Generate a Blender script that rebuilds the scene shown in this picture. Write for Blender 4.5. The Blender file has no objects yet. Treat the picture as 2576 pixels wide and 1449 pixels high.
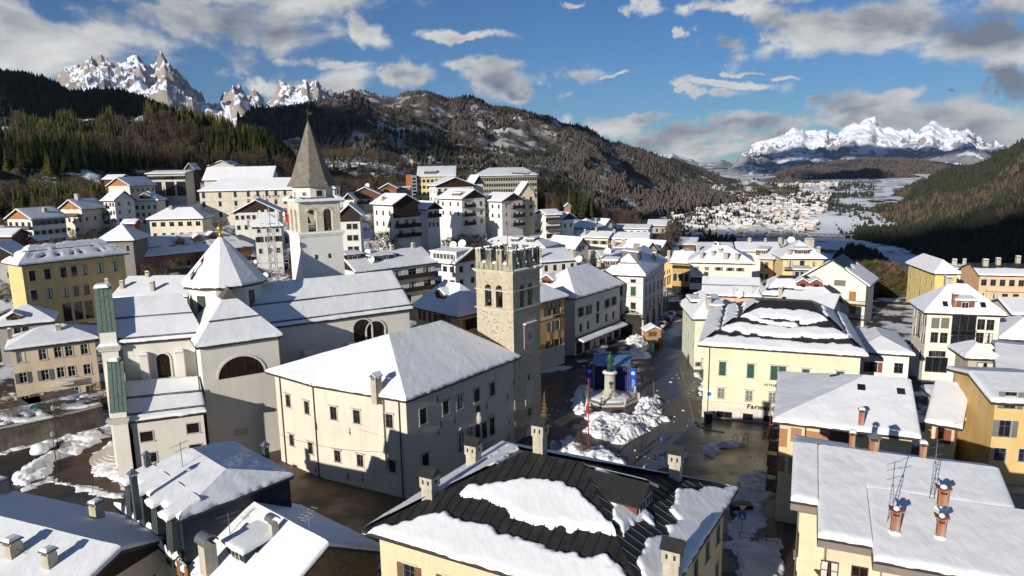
import bpy, math, random
from math import cos, sin, pi, atan2
import numpy as np
from mathutils import Vector, Matrix
R = math.radians
NL = np.linalg.norm
AR = np.array
random.seed(7); np.random.seed(7)
SC = bpy.context.scene
COL = SC.collection
# ---------------------------------------------------------------- camera
W0, H0, FOC = 2576., 1449., 1718.
CAMH, PITCH, ROLL = 40., R(10.1), R(-1.05)
cd = bpy.data.cameras.new('camera'); cam = bpy.data.objects.new('camera', cd); COL.objects.link(cam)
cd.sensor_width = 36.; cd.lens = 36. * FOC / W0; cd.clip_start = 0.5; cd.clip_end = 60000
_cp, _sp, _cr, _sr = cos(PITCH), sin(PITCH), cos(ROLL), sin(ROLL)
CM = AR([[_cr, -_sr, 0], [_sr, _cr, 0], [0, 0, 1]]) @ AR([[1, 0, 0], [0, -_sp, -_cp], [0, _cp, -_sp]])
rx, ry, rz_ = CM[0], CM[1], CM[2]
cam.matrix_world = Matrix(((rx[0], -ry[0], -rz_[0], 0), (rx[1], -ry[1], -rz_[1], 0), (rx[2], -ry[2], -rz_[2], CAMH), (0, 0, 0, 1)))
SC.camera = cam
SC.render.resolution_x = 1024; SC.render.resolution_y = 576
def ray(x, y):
 return CM.T @ AR([x - W0/2, y - H0/2, FOC])
def atz(x, y, z):
 d = ray(x, y); t = (z - CAMH) / d[2]; return AR([d[0]*t, d[1]*t, z])
def aty(x, y, Y):
 d = ray(x, y); t = Y / d[1]; return AR([d[0]*t, Y, CAMH + d[2]*t])
def proj(p):
 v = CM @ (AR(p, float) - AR([0, 0, CAMH])); return W0/2 + FOC*v[0]/v[2], H0/2 + FOC*v[1]/v[2]
# ---------------------------------------------------------------- sun, sky, exposure
SUN_AZ, SUN_EL = R(233.6), R(15.5)        # angle from +X of the direction TOWARDS the sun
sv = Vector((cos(SUN_AZ)*cos(SUN_EL), sin(SUN_AZ)*cos(SUN_EL), sin(SUN_EL)))
sl = bpy.data.lights.new('sun', 'SUN'); sl.energy = 5.0; sl.angle = R(0.5); sl.color = (1.0, 0.93, 0.83)
so = bpy.data.objects.new('sun', sl); COL.objects.link(so)
so.rotation_euler = sv.to_track_quat('Z', 'Y').to_euler(); so.location = (0, 0, 900)
vs = SC.view_settings; vs.view_transform = 'Standard'; vs.look = 'None'; vs.exposure = 0.22; vs.gamma = 1; vs.use_curve_mapping = False
SC.cycles.max_bounces = 5; SC.cycles.diffuse_bounces = 3; SC.cycles.glossy_bounces = 2; SC.cycles.transmission_bounces = 2
SC.cycles.transparent_max_bounces = 4; SC.cycles.volume_bounces = 0; SC.cycles.use_denoising = True
SC.cycles.caustics_reflective = False; SC.cycles.caustics_refractive = False
w = bpy.data.worlds.new('World'); SC.world = w; w.use_nodes = True
def mk(nt, typ, **kw):
 n = nt.nodes.new(typ)
 for k, v in kw.items():
  if k.startswith('i_'): n.inputs[int(k[2:]) if k[2:].isdigit() else k[2:]].default_value = v
  else: setattr(n, k, v)
 return n
def M_(nt, op, a=None, b=None, c=None, clamp=False):
 n = nt.nodes.new('ShaderNodeMath'); n.operation = op; n.use_clamp = clamp
 for i, v in enumerate((a, b, c)):
  if v is None: continue
  if isinstance(v, (int, float)): n.inputs[i].default_value = v
  else: nt.links.new(v, n.inputs[i])
 return n.outputs[0]
def sky_world():
 nt = w.node_tree; nt.nodes.clear(); L = nt.links.new
 out = mk(nt, 'ShaderNodeOutputWorld'); bg = mk(nt, 'ShaderNodeBackground'); bg.inputs[1].default_value = 0.06
 sky = mk(nt, 'ShaderNodeTexSky'); sky.sky_type = 'NISHITA'; sky.sun_disc = False
 sky.sun_elevation = SUN_EL; sky.sun_rotation = atan2(sv.x, sv.y); sky.altitude = 900; sky.air_density = 1.0; sky.dust_density = 0.1; sky.ozone_density = 3.0
 tc = mk(nt, 'ShaderNodeTexCoord'); sep = mk(nt, 'ShaderNodeSeparateXYZ')
 L(tc.outputs['Generated'], sep.inputs[0])
 az = M_(nt, 'ARCTAN2', sep.outputs[0], sep.outputs[1]); el = M_(nt, 'ARCSINE', sep.outputs[2])
 cmb = mk(nt, 'ShaderNodeCombineXYZ'); L(az, cmb.inputs[0]); L(el, cmb.inputs[1])
 mp = mk(nt, 'ShaderNodeMapping'); mp.inputs['Scale'].default_value = (7., 15., 1); L(cmb.outputs[0], mp.inputs[0])
 n1 = mk(nt, 'ShaderNodeTexNoise', i_Scale=1.0, i_Detail=6.0, i_Roughness=0.55, i_Distortion=0.35); L(mp.outputs[0], n1.inputs['Vector'])
 mp2 = mk(nt, 'ShaderNodeMapping'); mp2.inputs['Scale'].default_value = (7., 15., 1); mp2.inputs['Location'].default_value = (0.16, -0.42, 0); L(cmb.outputs[0], mp2.inputs[0])
 n2 = mk(nt, 'ShaderNodeTexNoise', i_Scale=1.0, i_Detail=6.0, i_Roughness=0.55, i_Distortion=0.35); L(mp2.outputs[0], n2.inputs['Vector'])
 wn = mk(nt, 'ShaderNodeTexNoise', i_Scale=14.0, i_Detail=5.0, i_Roughness=0.62); L(cmb.outputs[0], wn.inputs['Vector'])
 ws = mk(nt, 'ShaderNodeVectorMath', operation='SUBTRACT'); L(wn.outputs['Color'], ws.inputs[0]); ws.inputs[1].default_value = (.5, .5, .5)
 wm = mk(nt, 'ShaderNodeVectorMath', operation='MULTIPLY_ADD'); L(ws.outputs[0], wm.inputs[0]); wm.inputs[1].default_value = (.13, .05, 0); L(cmb.outputs[0], wm.inputs[2])
 BL = [(150,110,330,95,-8,0),(560,45,330,75,0,.6),(700,85,150,60,-8,.9),(850,10,90,35,0,0),(480,-40,500,70,0,.3),(60,60,200,60,20,0),(910,70,70,30,25,-.6),
          (810,158,150,20,-2,0),(840,205,150,48,-5,0),(760,225,90,35,0,.3),(1040,190,75,45,0,.5),(1170,90,150,15,2,0),(1220,160,150,22,3,0),(1240,205,120,50,0,.7),
          (1300,235,60,26,0,1),(1440,188,140,32,2,.4),(1560,185,50,8,0,0),(1405,244,35,12,0,.3),(1610,15,50,28,0,.2),(1450,2,50,8,0,0),(1530,320,120,40,8,.1),(1660,345,120,32,0,.3),
          (1820,96,60,22,0,.2),(1930,88,60,20,10,0),(1990,60,130,45,12,.1),(2250,60,380,70,0,.35),(2480,90,180,65,0,1.),(1900,5,180,22,0,0),(2500,10,200,50,0,.3),
          (2560,200,60,52,0,1.6),(1800,212,150,12,6,0),(1790,238,70,14,0,.3),(1720,230,30,10,0,.1),(1980,198,60,7,6,0),(1880,180,40,6,5,0),(1715,90,25,14,0,0),
          (2060,235,45,16,0,.1),(2150,260,150,38,12,.3),(2230,240,100,18,-12,.1),(2130,300,150,30,0,.4),(2330,290,170,55,5,.5),(2480,320,160,55,0,.4),(1900,310,190,30,0,.6),
          (1850,345,220,30,0,.2),(1760,325,140,26,0,.5),(1620,300,110,14,-3,.1),(1580,380,140,30,0,.1),(1800,380,200,30,0,.1),(2380,220,22,7,0,1.2),(2570,380,160,50,0,.3),(1000,262,300,10,0,.1),(2000,350,60,40,0,.3)]
 acc = None; dark = None
 for (px, py, hw, hh, tilt, dk) in BL:
  d = ray(px, py); d = d/NL(d); a0 = atan2(d[0], d[1]); e0 = math.asin(d[2])
  sx = hw/FOC*1.08; sy = hh/FOC*1.15
  m = mk(nt, 'ShaderNodeMapping'); m.vector_type = 'TEXTURE'
  m.inputs['Location'].default_value = (a0, e0, 0); m.inputs['Rotation'].default_value = (0, 0, R(-tilt)); m.inputs['Scale'].default_value = (sx, sy, 1)
  L(wm.outputs[0], m.inputs[0])
  v = mk(nt, 'ShaderNodeVectorMath', operation='LENGTH'); L(m.outputs[0], v.inputs[0])
  f = M_(nt, 'SUBTRACT', 1.0, v.outputs['Value'])
  acc = f if acc is None else M_(nt, 'MAXIMUM', acc, f)
  if dk > 0:
   g = M_(nt, 'MULTIPLY', M_(nt, 'MAXIMUM', f, 0.0), dk)
   dark = g if dark is None else M_(nt, 'MAXIMUM', dark, g)
 n3 = mk(nt, 'ShaderNodeTexNoise', i_Scale=2.1, i_Detail=3.0, i_Roughness=0.5); L(tc.outputs['Generated'], n3.inputs['Vector'])
 aabs = M_(nt, 'ABSOLUTE', az)
 off = M_(nt, 'MAXIMUM', M_(nt, 'MULTIPLY', M_(nt, 'SUBTRACT', aabs, 0.85), 6.0, clamp=True), M_(nt, 'MULTIPLY', M_(nt, 'SUBTRACT', el, 0.42), 6.0, clamp=True))
 gen = M_(nt, 'MULTIPLY', M_(nt, 'SUBTRACT', n3.outputs[0], 0.55), 3.0)
 gen = M_(nt, 'ADD', M_(nt, 'MULTIPLY', gen, off), M_(nt, 'MULTIPLY', M_(nt, 'SUBTRACT', off, 1.0), 2.0))
 acc = M_(nt, 'MAXIMUM', acc, gen)
 dens = M_(nt, 'ADD', M_(nt, 'MULTIPLY', acc, 1.05), M_(nt, 'ADD', M_(nt, 'MULTIPLY', M_(nt, 'SUBTRACT', n1.outputs[0], 0.52), 2.2), M_(nt, 'MULTIPLY', M_(nt, 'SUBTRACT', wn.outputs[0], 0.54), 1.8)))
 ss = mk(nt, 'ShaderNodeMapRange', interpolation_type='SMOOTHSTEP', i_1=0.02, i_2=0.62); L(dens, ss.inputs[0])
 lit = M_(nt, 'ADD', 0.74, M_(nt, 'MULTIPLY', M_(nt, 'SUBTRACT', n1.outputs[0], n2.outputs[0]), 2.2))
 thick = mk(nt, 'ShaderNodeMapRange', i_1=0.45, i_2=1.5, i_3=0.0, i_4=0.32); L(dens, thick.inputs[0])
 lit = M_(nt, 'SUBTRACT', lit, thick.outputs[0]); lit = M_(nt, 'SUBTRACT', lit, M_(nt, 'MULTIPLY', dark, 0.75), clamp=True)
 cr = mk(nt, 'ShaderNodeValToRGB'); L(lit, cr.inputs[0])
 cr.color_ramp.elements[0].color = (2.6, 3.0, 3.9, 1); cr.color_ramp.elements[1].color = (11.0, 11.0, 10.8, 1)
 e = cr.color_ramp.elements.new(0.30); e.color = (4.6, 5.0, 5.6, 1); e = cr.color_ramp.elements.new(0.62); e.color = (8.2, 8.3, 8.3, 1)
 mix = mk(nt, 'ShaderNodeMix', data_type='RGBA'); L(M_(nt, 'MULTIPLY', ss.outputs[0], 0.96), mix.inputs[0]); L(cr.outputs[0], mix.inputs[7])
 tint = mk(nt, 'ShaderNodeMix', data_type='RGBA', blend_type='MULTIPLY'); tint.inputs[0].default_value = 1; tint.inputs[7].default_value = (SKYT[0], SKYT[1], SKYT[2], 1)
 L(sky.outputs[0], tint.inputs[6]); L(tint.outputs[2], mix.inputs[6])
 L(mix.outputs[2], bg.inputs[0]); L(bg.outputs[0], out.inputs[0])
SKYT = (0.52, 0.80, 1.12)
sky_world()
# ---------------------------------------------------------------- noise
def _h(ix, iy, s):
 n = (ix.astype(np.int64)*374761393 + iy.astype(np.int64)*668265263 + s*1442695041) & 0xffffffff
 n = ((n ^ (n >> 13))*1274126177) & 0xffffffff
 return ((n ^ (n >> 16)) & 0xffff)/65535.
def vn(x, y, s=0):
 x = np.asarray(x, float); y = np.asarray(y, float)
 ix = np.floor(x); iy = np.floor(y); fx = x-ix; fy = y-iy
 fx = fx*fx*fx*(fx*(fx*6-15)+10); fy = fy*fy*fy*(fy*(fy*6-15)+10)
 a = _h(ix, iy, s); b = _h(ix+1, iy, s); c = _h(ix, iy+1, s); d = _h(ix+1, iy+1, s)
 return (a*(1-fx)+b*fx)*(1-fy)+(c*(1-fx)+d*fx)*fy
def fbm(x, y, o=4, s=0, g=.5):
 t = 0; a = 1; n = 0
 x = np.asarray(x, float); y = np.asarray(y, float)
 for i in range(o):
  t = t + a*(vn(x, y, s+i*17)-.5); n += a*.5; a *= g
  x, y = x*1.62+y*1.21+3.1, -x*1.21+y*1.62+7.7
 return t/n
def ridged(x, y, o=5, s=0, g=.55):
 t = 0; a = 1; n = 0; w_ = 1
 x = np.asarray(x, float); y = np.asarray(y, float)
 for i in range(o):
  v = 1-np.abs(vn(x, y, s+i*31)*2-1); v = v*v*w_; w_ = np.clip(v*1.6, 0, 1)
  t = t + a*v; n += a; a *= g
  x, y = x*1.62+y*1.21+1.3, -x*1.21+y*1.62+5.1
 return t/n
def sst(a, b, x):
 t = np.clip((x-a)/(b-a), 0, 1); return t*t*(3-2*t)
# ---------------------------------------------------------------- mesh building
class MB:
 def __init__(s): s.v = []; s.f = []; s.m = []
 def add(s, vs_, fs, mi=0):
  o = len(s.v); s.v += [tuple(map(float, p)) for p in vs_]; s.f += [tuple(o+i for i in f) for f in fs]; s.m += [mi]*len(fs)
 def box(s, c, size, rz=0, mi=0, taper=1.0):
  cx, cy, cz = c; a, b, h = size[0]/2, size[1]/2, size[2]; co, si = cos(rz), sin(rz)
  vs_ = []
  for k in (0, 1):
   q = 1 if k == 0 else taper
   for (x, y) in ((-a, -b), (a, -b), (a, b), (-a, b)):
    x *= q; y *= q
    vs_.append((cx+x*co-y*si, cy+x*si+y*co, cz+k*h))
  s.add(vs_, [(3,2,1,0),(4,5,6,7),(0,1,5,4),(1,2,6,5),(2,3,7,6),(3,0,4,7)], mi)
 def quad(s, a, b, c, d, mi=0): s.add([a, b, c, d], [(0,1,2,3)], mi)
 def tube(s, p, q, r, n=6, mi=0, r2=None):
  p = Vector(p); q = Vector(q); d = (q-p); 
  if d.length < 1e-6: return
  d.normalize(); a = d.orthogonal().normalized(); b = d.cross(a); r2 = r if r2 is None else r2
  vs_ = [p+(a*cos(t)+b*sin(t))*r for t in [2*pi*i/n for i in range(n)]] + [q+(a*cos(t)+b*sin(t))*r2 for t in [2*pi*i/n for i in range(n)]]
  s.add(vs_, [(i, (i+1) % n, n+(i+1) % n, n+i) for i in range(n)]+[tuple(range(n-1, -1, -1)), tuple(range(n, 2*n))], mi)
 def lathe(s, c, prof, n=12, mi=0, rz=0, sx=1, sy=1):
  vs_ = []
  for (r, z) in prof:
   for i in range(n):
    t = 2*pi*(i+.5)/n+rz; vs_.append((c[0]+r*cos(t)*sx, c[1]+r*sin(t)*sy, c[2]+z))
  fs = []
  for k in range(len(prof)-1):
   for i in range(n):
    j = (i+1) % n; fs.append((k*n+i, k*n+j, (k+1)*n+j, (k+1)*n+i))
  fs.append(tuple(range(n-1, -1, -1))); fs.append(tuple(range((len(prof)-1)*n, len(prof)*n)))
  s.add(vs_, fs, mi)
 def prism(s, poly, z0, z1, mi=0):     # CCW polygon
  n = len(poly); vs_ = [(p[0], p[1], z0) for p in poly]+[(p[0], p[1], z1) for p in poly]
  s.add(vs_, [(i, (i+1) % n, n+(i+1) % n, n+i) for i in range(n)]+[tuple(range(n-1, -1, -1)), tuple(range(n, 2*n))], mi)
 def mesh(s, name, mats, smooth=False):
  me = bpy.data.meshes.new(name); me.from_pydata(s.v, [], s.f)
  for m in (mats if isinstance(mats, (list, tuple)) else [mats]): me.materials.append(m)
  if any(s.m): me.polygons.foreach_set('material_index', s.m)
  if smooth: me.polygons.foreach_set('use_smooth', [True]*len(s.f))
  me.update(); return me
 def build(s, name, mats, parent=None, loc=None, smooth=False):
  if loc is not None: s.v = [(a-loc[0], b-loc[1], c-loc[2]) for (a, b, c) in s.v]
  return link(name, s.mesh(name, mats, smooth), parent)
def link(name, me, parent=None, loc=None, rz=0):
 o = bpy.data.objects.new(name, me); COL.objects.link(o)
 if parent is not None: o.parent = parent
 if loc is not None: o.location = loc
 if rz: o.rotation_euler = (0, 0, rz)
 return o
def tag(o, label=None, cat=None, group=None, kind=None):
 if label: o['label'] = label
 if cat: o['category'] = cat
 if group: o['group'] = group
 if kind: o['kind'] = kind
 return o
def empty(name, loc, rz=0):
 o = bpy.data.objects.new(name, None); COL.objects.link(o); o.location = loc; o.rotation_euler = (0, 0, rz); return o
def gridmesh(name, P, mats, loc=(0, 0, 0), mask=None, smooth=True):
 n, m = P.shape[:2]; V = (P-AR(loc)).reshape(-1, 3)
 idx = np.arange(n*m).reshape(n, m)
 q = np.stack([idx[:-1, :-1], idx[:-1, 1:], idx[1:, 1:], idx[1:, :-1]], -1)
 if mask is not None: q = q[mask]
 q = q.reshape(-1, 4)
 me = bpy.data.meshes.new(name); me.vertices.add(len(V)); me.vertices.foreach_set('co', V.ravel())
 me.loops.add(q.size); me.loops.foreach_set('vertex_index', q.ravel().astype(np.int32))
 me.polygons.add(len(q)); me.polygons.foreach_set('loop_start', np.arange(0, q.size, 4, dtype=np.int32))
 try: me.polygons.foreach_set('loop_total', np.full(len(q), 4, dtype=np.int32))
 except Exception: pass
 for m_ in (mats if isinstance(mats, (list, tuple)) else [mats]): me.materials.append(m_)
 me.update(calc_edges=True); me.validate()
 if smooth: me.polygons.foreach_set('use_smooth', [True]*len(me.polygons))
 return me
# ---------------------------------------------------------------- materials
MC = {}
def mat(key, col, rough=.8, metal=0., var=.12, vscale=.6, bump=0., bscale=8., streak=0., spec=.3, dirt=None, stretch=None, coord='Object', emis=None):
 if key in MC: return MC[key]
 m = bpy.data.materials.new(key); m.use_nodes = True; nt = m.node_tree; L = nt.links.new
 b = nt.nodes['Principled BSDF']; b.inputs['Roughness'].default_value = rough; b.inputs['Metallic'].default_value = metal
 b.inputs['Specular IOR Level'].default_value = spec
 tc = mk(nt, 'ShaderNodeTexCoord'); 
 geo = mk(nt, 'ShaderNodeNewGeometry') if coord == 'World' else None
 src = geo.outputs['Position'] if geo else tc.outputs['Object']
 col4 = (col[0], col[1], col[2], 1)
 last = None
 n1 = mk(nt, 'ShaderNodeTexNoise', i_Scale=vscale, i_Detail=5.0, i_Roughness=.6)
 if stretch:
  mp = mk(nt, 'ShaderNodeMapping'); mp.inputs['Scale'].default_value = stretch; L(src, mp.inputs[0]); L(mp.outputs[0], n1.inputs['Vector'])
 else: L(src, n1.inputs['Vector'])
 r = mk(nt, 'ShaderNodeMapRange', i_1=.3, i_2=.7, i_3=1-var, i_4=1+var); L(n1.outputs[0], r.inputs[0])
 vm = mk(nt, 'ShaderNodeVectorMath', operation='SCALE'); vm.inputs[0].default_value = col[:3]; L(r.outputs[0], vm.inputs['Scale']); last = vm.outputs[0]
 if streak or dirt:
  mp = mk(nt, 'ShaderNodeMapping'); mp.inputs['Scale'].default_value = (1.4, 1.4, .18); L(src, mp.inputs[0])
  n2 = mk(nt, 'ShaderNodeTexNoise', i_Scale=1.0, i_Detail=6.0, i_Roughness=.65); L(mp.outputs[0], n2.inputs['Vector'])
  r2 = mk(nt, 'ShaderNodeMapRange', i_1=.50, i_2=.78, i_3=0, i_4=streak or .5); L(n2.outputs[0], r2.inputs[0])
  mx = mk(nt, 'ShaderNodeMix', data_type='RGBA'); L(r2.outputs[0], mx.inputs[0]); L(last, mx.inputs[6])
  dc = dirt or tuple(c*.55 for c in col); mx.inputs[7].default_value = (dc[0], dc[1], dc[2], 1); last = mx.outputs[2]
 L(last, b.inputs['Base Color'])
 if bump:
  n3 = mk(nt, 'ShaderNodeTexNoise', i_Scale=bscale, i_Detail=4.0, i_Roughness=.6); L(src, n3.inputs['Vector'])
  bp = mk(nt, 'ShaderNodeBump', i_Strength=bump, i_Distance=.05); L(n3.outputs[0], bp.inputs['Height']); L(bp.outputs[0], b.inputs['Normal'])
 if emis: b.inputs['Emission Color'].default_value = (*emis[:3], 1); b.inputs['Emission Strength'].default_value = emis[3]
 MC[key] = m; return m
def wallm(col, streak=.5, key=None):
 key = key or 'plaster_%02x%02x%02x' % tuple(int(c*255) for c in col[:3])
 return mat(key, col, .9, var=.10, vscale=.45, bump=.3, bscale=14, streak=streak, dirt=tuple(c*.66 for c in col), spec=.15)
def snowm(key, col=(.81, .82, .84), rip=.5, sc=1.6, dirt=0.):
 if key in MC: return MC[key]
 m = bpy.data.materials.new(key); m.use_nodes = True; nt = m.node_tree; L = nt.links.new; b = nt.nodes['Principled BSDF']
 b.inputs['Roughness'].default_value = .7; b.inputs['Specular IOR Level'].default_value = .25
 g = mk(nt, 'ShaderNodeNewGeometry')
 mp = mk(nt, 'ShaderNodeMapping'); mp.inputs['Scale'].default_value = (1.0, .38, 1.0); mp.inputs['Rotation'].default_value = (0, 0, R(20)); L(g.outputs['Position'], mp.inputs[0])
 n = mk(nt, 'ShaderNodeTexNoise', i_Scale=sc, i_Detail=5.0, i_Roughness=.6); L(mp.outputs[0], n.inputs['Vector'])
 bp = mk(nt, 'ShaderNodeBump', i_Strength=rip, i_Distance=.12); L(n.outputs[0], bp.inputs['Height']); L(bp.outputs[0], b.inputs['Normal'])
 n2 = mk(nt, 'ShaderNodeTexNoise', i_Scale=.25, i_Detail=6.0, i_Roughness=.7); L(g.outputs['Position'], n2.inputs['Vector'])
 cr = mk(nt, 'ShaderNodeMapRange', i_1=.35, i_2=.75, i_3=0., i_4=1.); L(n2.outputs[0], cr.inputs[0])
 mx = mk(nt, 'ShaderNodeMix', data_type='RGBA'); L(cr.outputs[0], mx.inputs[0]); mx.inputs[6].default_value = (*col, 1)
 k = 1-.11-dirt; mx.inputs[7].default_value = (col[0]*k, col[1]*k*(1-dirt*.1), col[2]*k*(1-dirt*.25), 1); L(mx.outputs[2], b.inputs['Base Color'])
 MC[key] = m; return m
SNOW = snowm('snow')
SNOWR = snowm('snow_rough', rip=.9, sc=3.0, dirt=.1)
SNOWD = snowm('snow_trodden', (.74, .74, .75), rip=1., sc=4.0, dirt=.35)
ROOFD = mat('roof_dark_metal', (.035, .036, .036), .45, metal=.3, var=.2, vscale=1.2)
ROOFG = mat('roof_grey', (.12, .12, .12), .6, var=.2)
ROOFGR = mat('roof_green_sheet', (.030, .045, .042), .5, metal=.2, var=.2)
COPPER = mat('verdigris_copper', (.125, .17, .14), .7, var=.25, vscale=1.5, streak=.5, dirt=(.07, .14, .11))
GUTTER = mat('gutter_brown', (.05, .04, .035), .5, var=.2)
WOODD = mat('dark_timber', (.032, .019, .013), .8, var=.3, vscale=3, stretch=(4, 4, .5))
WOODM = mat('timber', (.13, .065, .03), .8, var=.35, vscale=3, stretch=(4, 4, .5))
WOODG = mat('grey_timber', (.10, .085, .075), .85, var=.4, vscale=2, stretch=(6, 6, .4))
WOODO = mat('orange_timber', (.33, .15, .055), .75, var=.3, vscale=2, stretch=(5, 5, .5))
GLASS = mat('window_glass', (.012, .014, .018), .08, var=.3, spec=.7)
GLASSB = mat('window_glass_brown', (.018, .010, .008), .2, var=.6, vscale=1.5, spec=.5)
CURT = mat('curtain', (.55, .53, .48), .8, var=.1)
FRAMEW = mat('frame_white', (.62, .60, .56), .6, var=.05)
FRAMED = mat('frame_dark', (.10, .085, .07), .6, var=.1)
FRAMEB = mat('frame_brown', (.09, .045, .025), .6, var=.2)
STONE = mat('stone_trim', (.47, .44, .38), .85, var=.12, vscale=2, bump=.2)
METAL = mat('galvanised_metal', (.28, .29, .30), .4, metal=.7, var=.15)
IRON = mat('black_iron', (.02, .02, .02), .5, var=.2)
CONC = mat('concrete', (.30, .28, .25), .9, var=.15, vscale=1.5, streak=.4)
PLASTW = mat('white_plastic', (.72, .72, .70), .4, var=.05)
REDM = mat('red_paint', (.45, .02, .02), .5, var=.1)
BRICKM = mat('old_brick', (.23, .085, .05), .9, var=.25, vscale=3, streak=.8, dirt=(.5, .40, .28), bump=.4)
# ---------------------------------------------------------------- buildings
def nrm(v): return v/NL(v)
def hit(planes, px, py):
 o = AR([0, 0, CAMH]); d = nrm(ray(px, py)); best = None
 for pl in planes:
  P = pl[0]
  tris = [(P[0], P[1], P[2])] + ([(P[0], P[2], P[3])] if len(P) == 4 else [])
  for a, b, c in tris:
   n = np.cross(b-a, c-a); dn = n@d
   if abs(dn) < 1e-9: continue
   t = n@(a-o)/dn; p = o+d*t
   if t > 0 and all(np.cross(q2-q1, p-q1)@n >= -1e-6*(n@n) for q1, q2 in ((a, b), (b, c), (c, a))):
    if best is None or t < best[0]:
     nn = nrm(n); nn = nn if nn[2] > 0 else -nn
     best = (t, p, nn)
 if best is None:      # off the roof: nearest plane extended
  for pl in planes:
   P = pl[0]; n = np.cross(P[1]-P[0], P[2]-P[0]); t = n@(P[0]-o)/(n@d); p = o+d*t
   s = NL(p-sum(P)/len(P)); nn = nrm(n); nn = nn if nn[2] > 0 else -nn
   if t > 0 and (best is None or s < best[0]): best = (s, p, nn)
 return best[1], best[2]
def roofz(planes, x, y):
 best = None
 for pl in planes:
  P = pl[0]
  for T in ([(P[0], P[1], P[2])] + ([(P[0], P[2], P[3])] if len(P) == 4 else [])):
   a, b, c = T; dt = (b[1]-c[1])*(a[0]-c[0])+(c[0]-b[0])*(a[1]-c[1])
   if abs(dt) < 1e-9: continue
   u = ((b[1]-c[1])*(x-c[0])+(c[0]-b[0])*(y-c[1]))/dt; v = ((c[1]-a[1])*(x-c[0])+(a[0]-c[0])*(y-c[1]))/dt
   if u >= -1e-3 and v >= -1e-3 and u+v <= 1.001:
    z = u*a[2]+v*b[2]+(1-u-v)*c[2]; best = z if best is None else max(best, z)
 return best
def inset(E, ov):
 n = len(E); out = []
 for i in range(n):
  a, b, c = E[i-1][:2], E[i][:2], E[(i+1) % n][:2]
  d1 = nrm(b-a); d2 = nrm(c-b); n1 = AR([-d1[1], d1[0]]); n2 = AR([-d2[1], d2[0]])
  A = AR([n1, n2]); rhs = AR([n1@b+ov, n2@b+ov])
  out.append(np.linalg.solve(A, rhs) if abs(np.linalg.det(A)) > 1e-3 else b+n1*ov)
 return out
def wHt(a, d, px, py):
 n = AR([d[1], -d[0], 0]); r_ = ray(px, py); o = AR([0, 0, CAMH]); t = n@(AR([a[0], a[1], 0])-o)/(n@r_); return o+r_*t
def lenpx(p, d, px):
 lo, hi = 0., 60.; s0 = proj(p)[0] < px
 for _ in range(50):
  m = (lo+hi)/2
  if (proj(AR([p[0]+d[0]*m, p[1]+d[1]*m, p[2]]))[0] < px) == s0: lo = m
  else: hi = m
 return lo
def onplane(P, px, py):
 n = np.cross(P[1]-P[0], P[2]-P[0]); o = AR([0, 0, CAMH]); r_ = ray(px, py); return o+r_*(n@(P[0]-o)/(n@r_))
def cv(cx, cy, s): return lambda x, y: ((cx+x/s)/1.49068, (cy+y/s)/1.49068)
def slab(mb, P, t=.2, mi=0):
 P = [AR(p) for p in P]; n = len(P); v = P+[p-AR([0, 0, t]) for p in P]
 mb.add(v, [tuple(range(n)), tuple(range(2*n-1, n-1, -1))]+[(i, n+i, n+(i+1) % n, (i+1) % n) for i in range(n)], mi)
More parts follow.
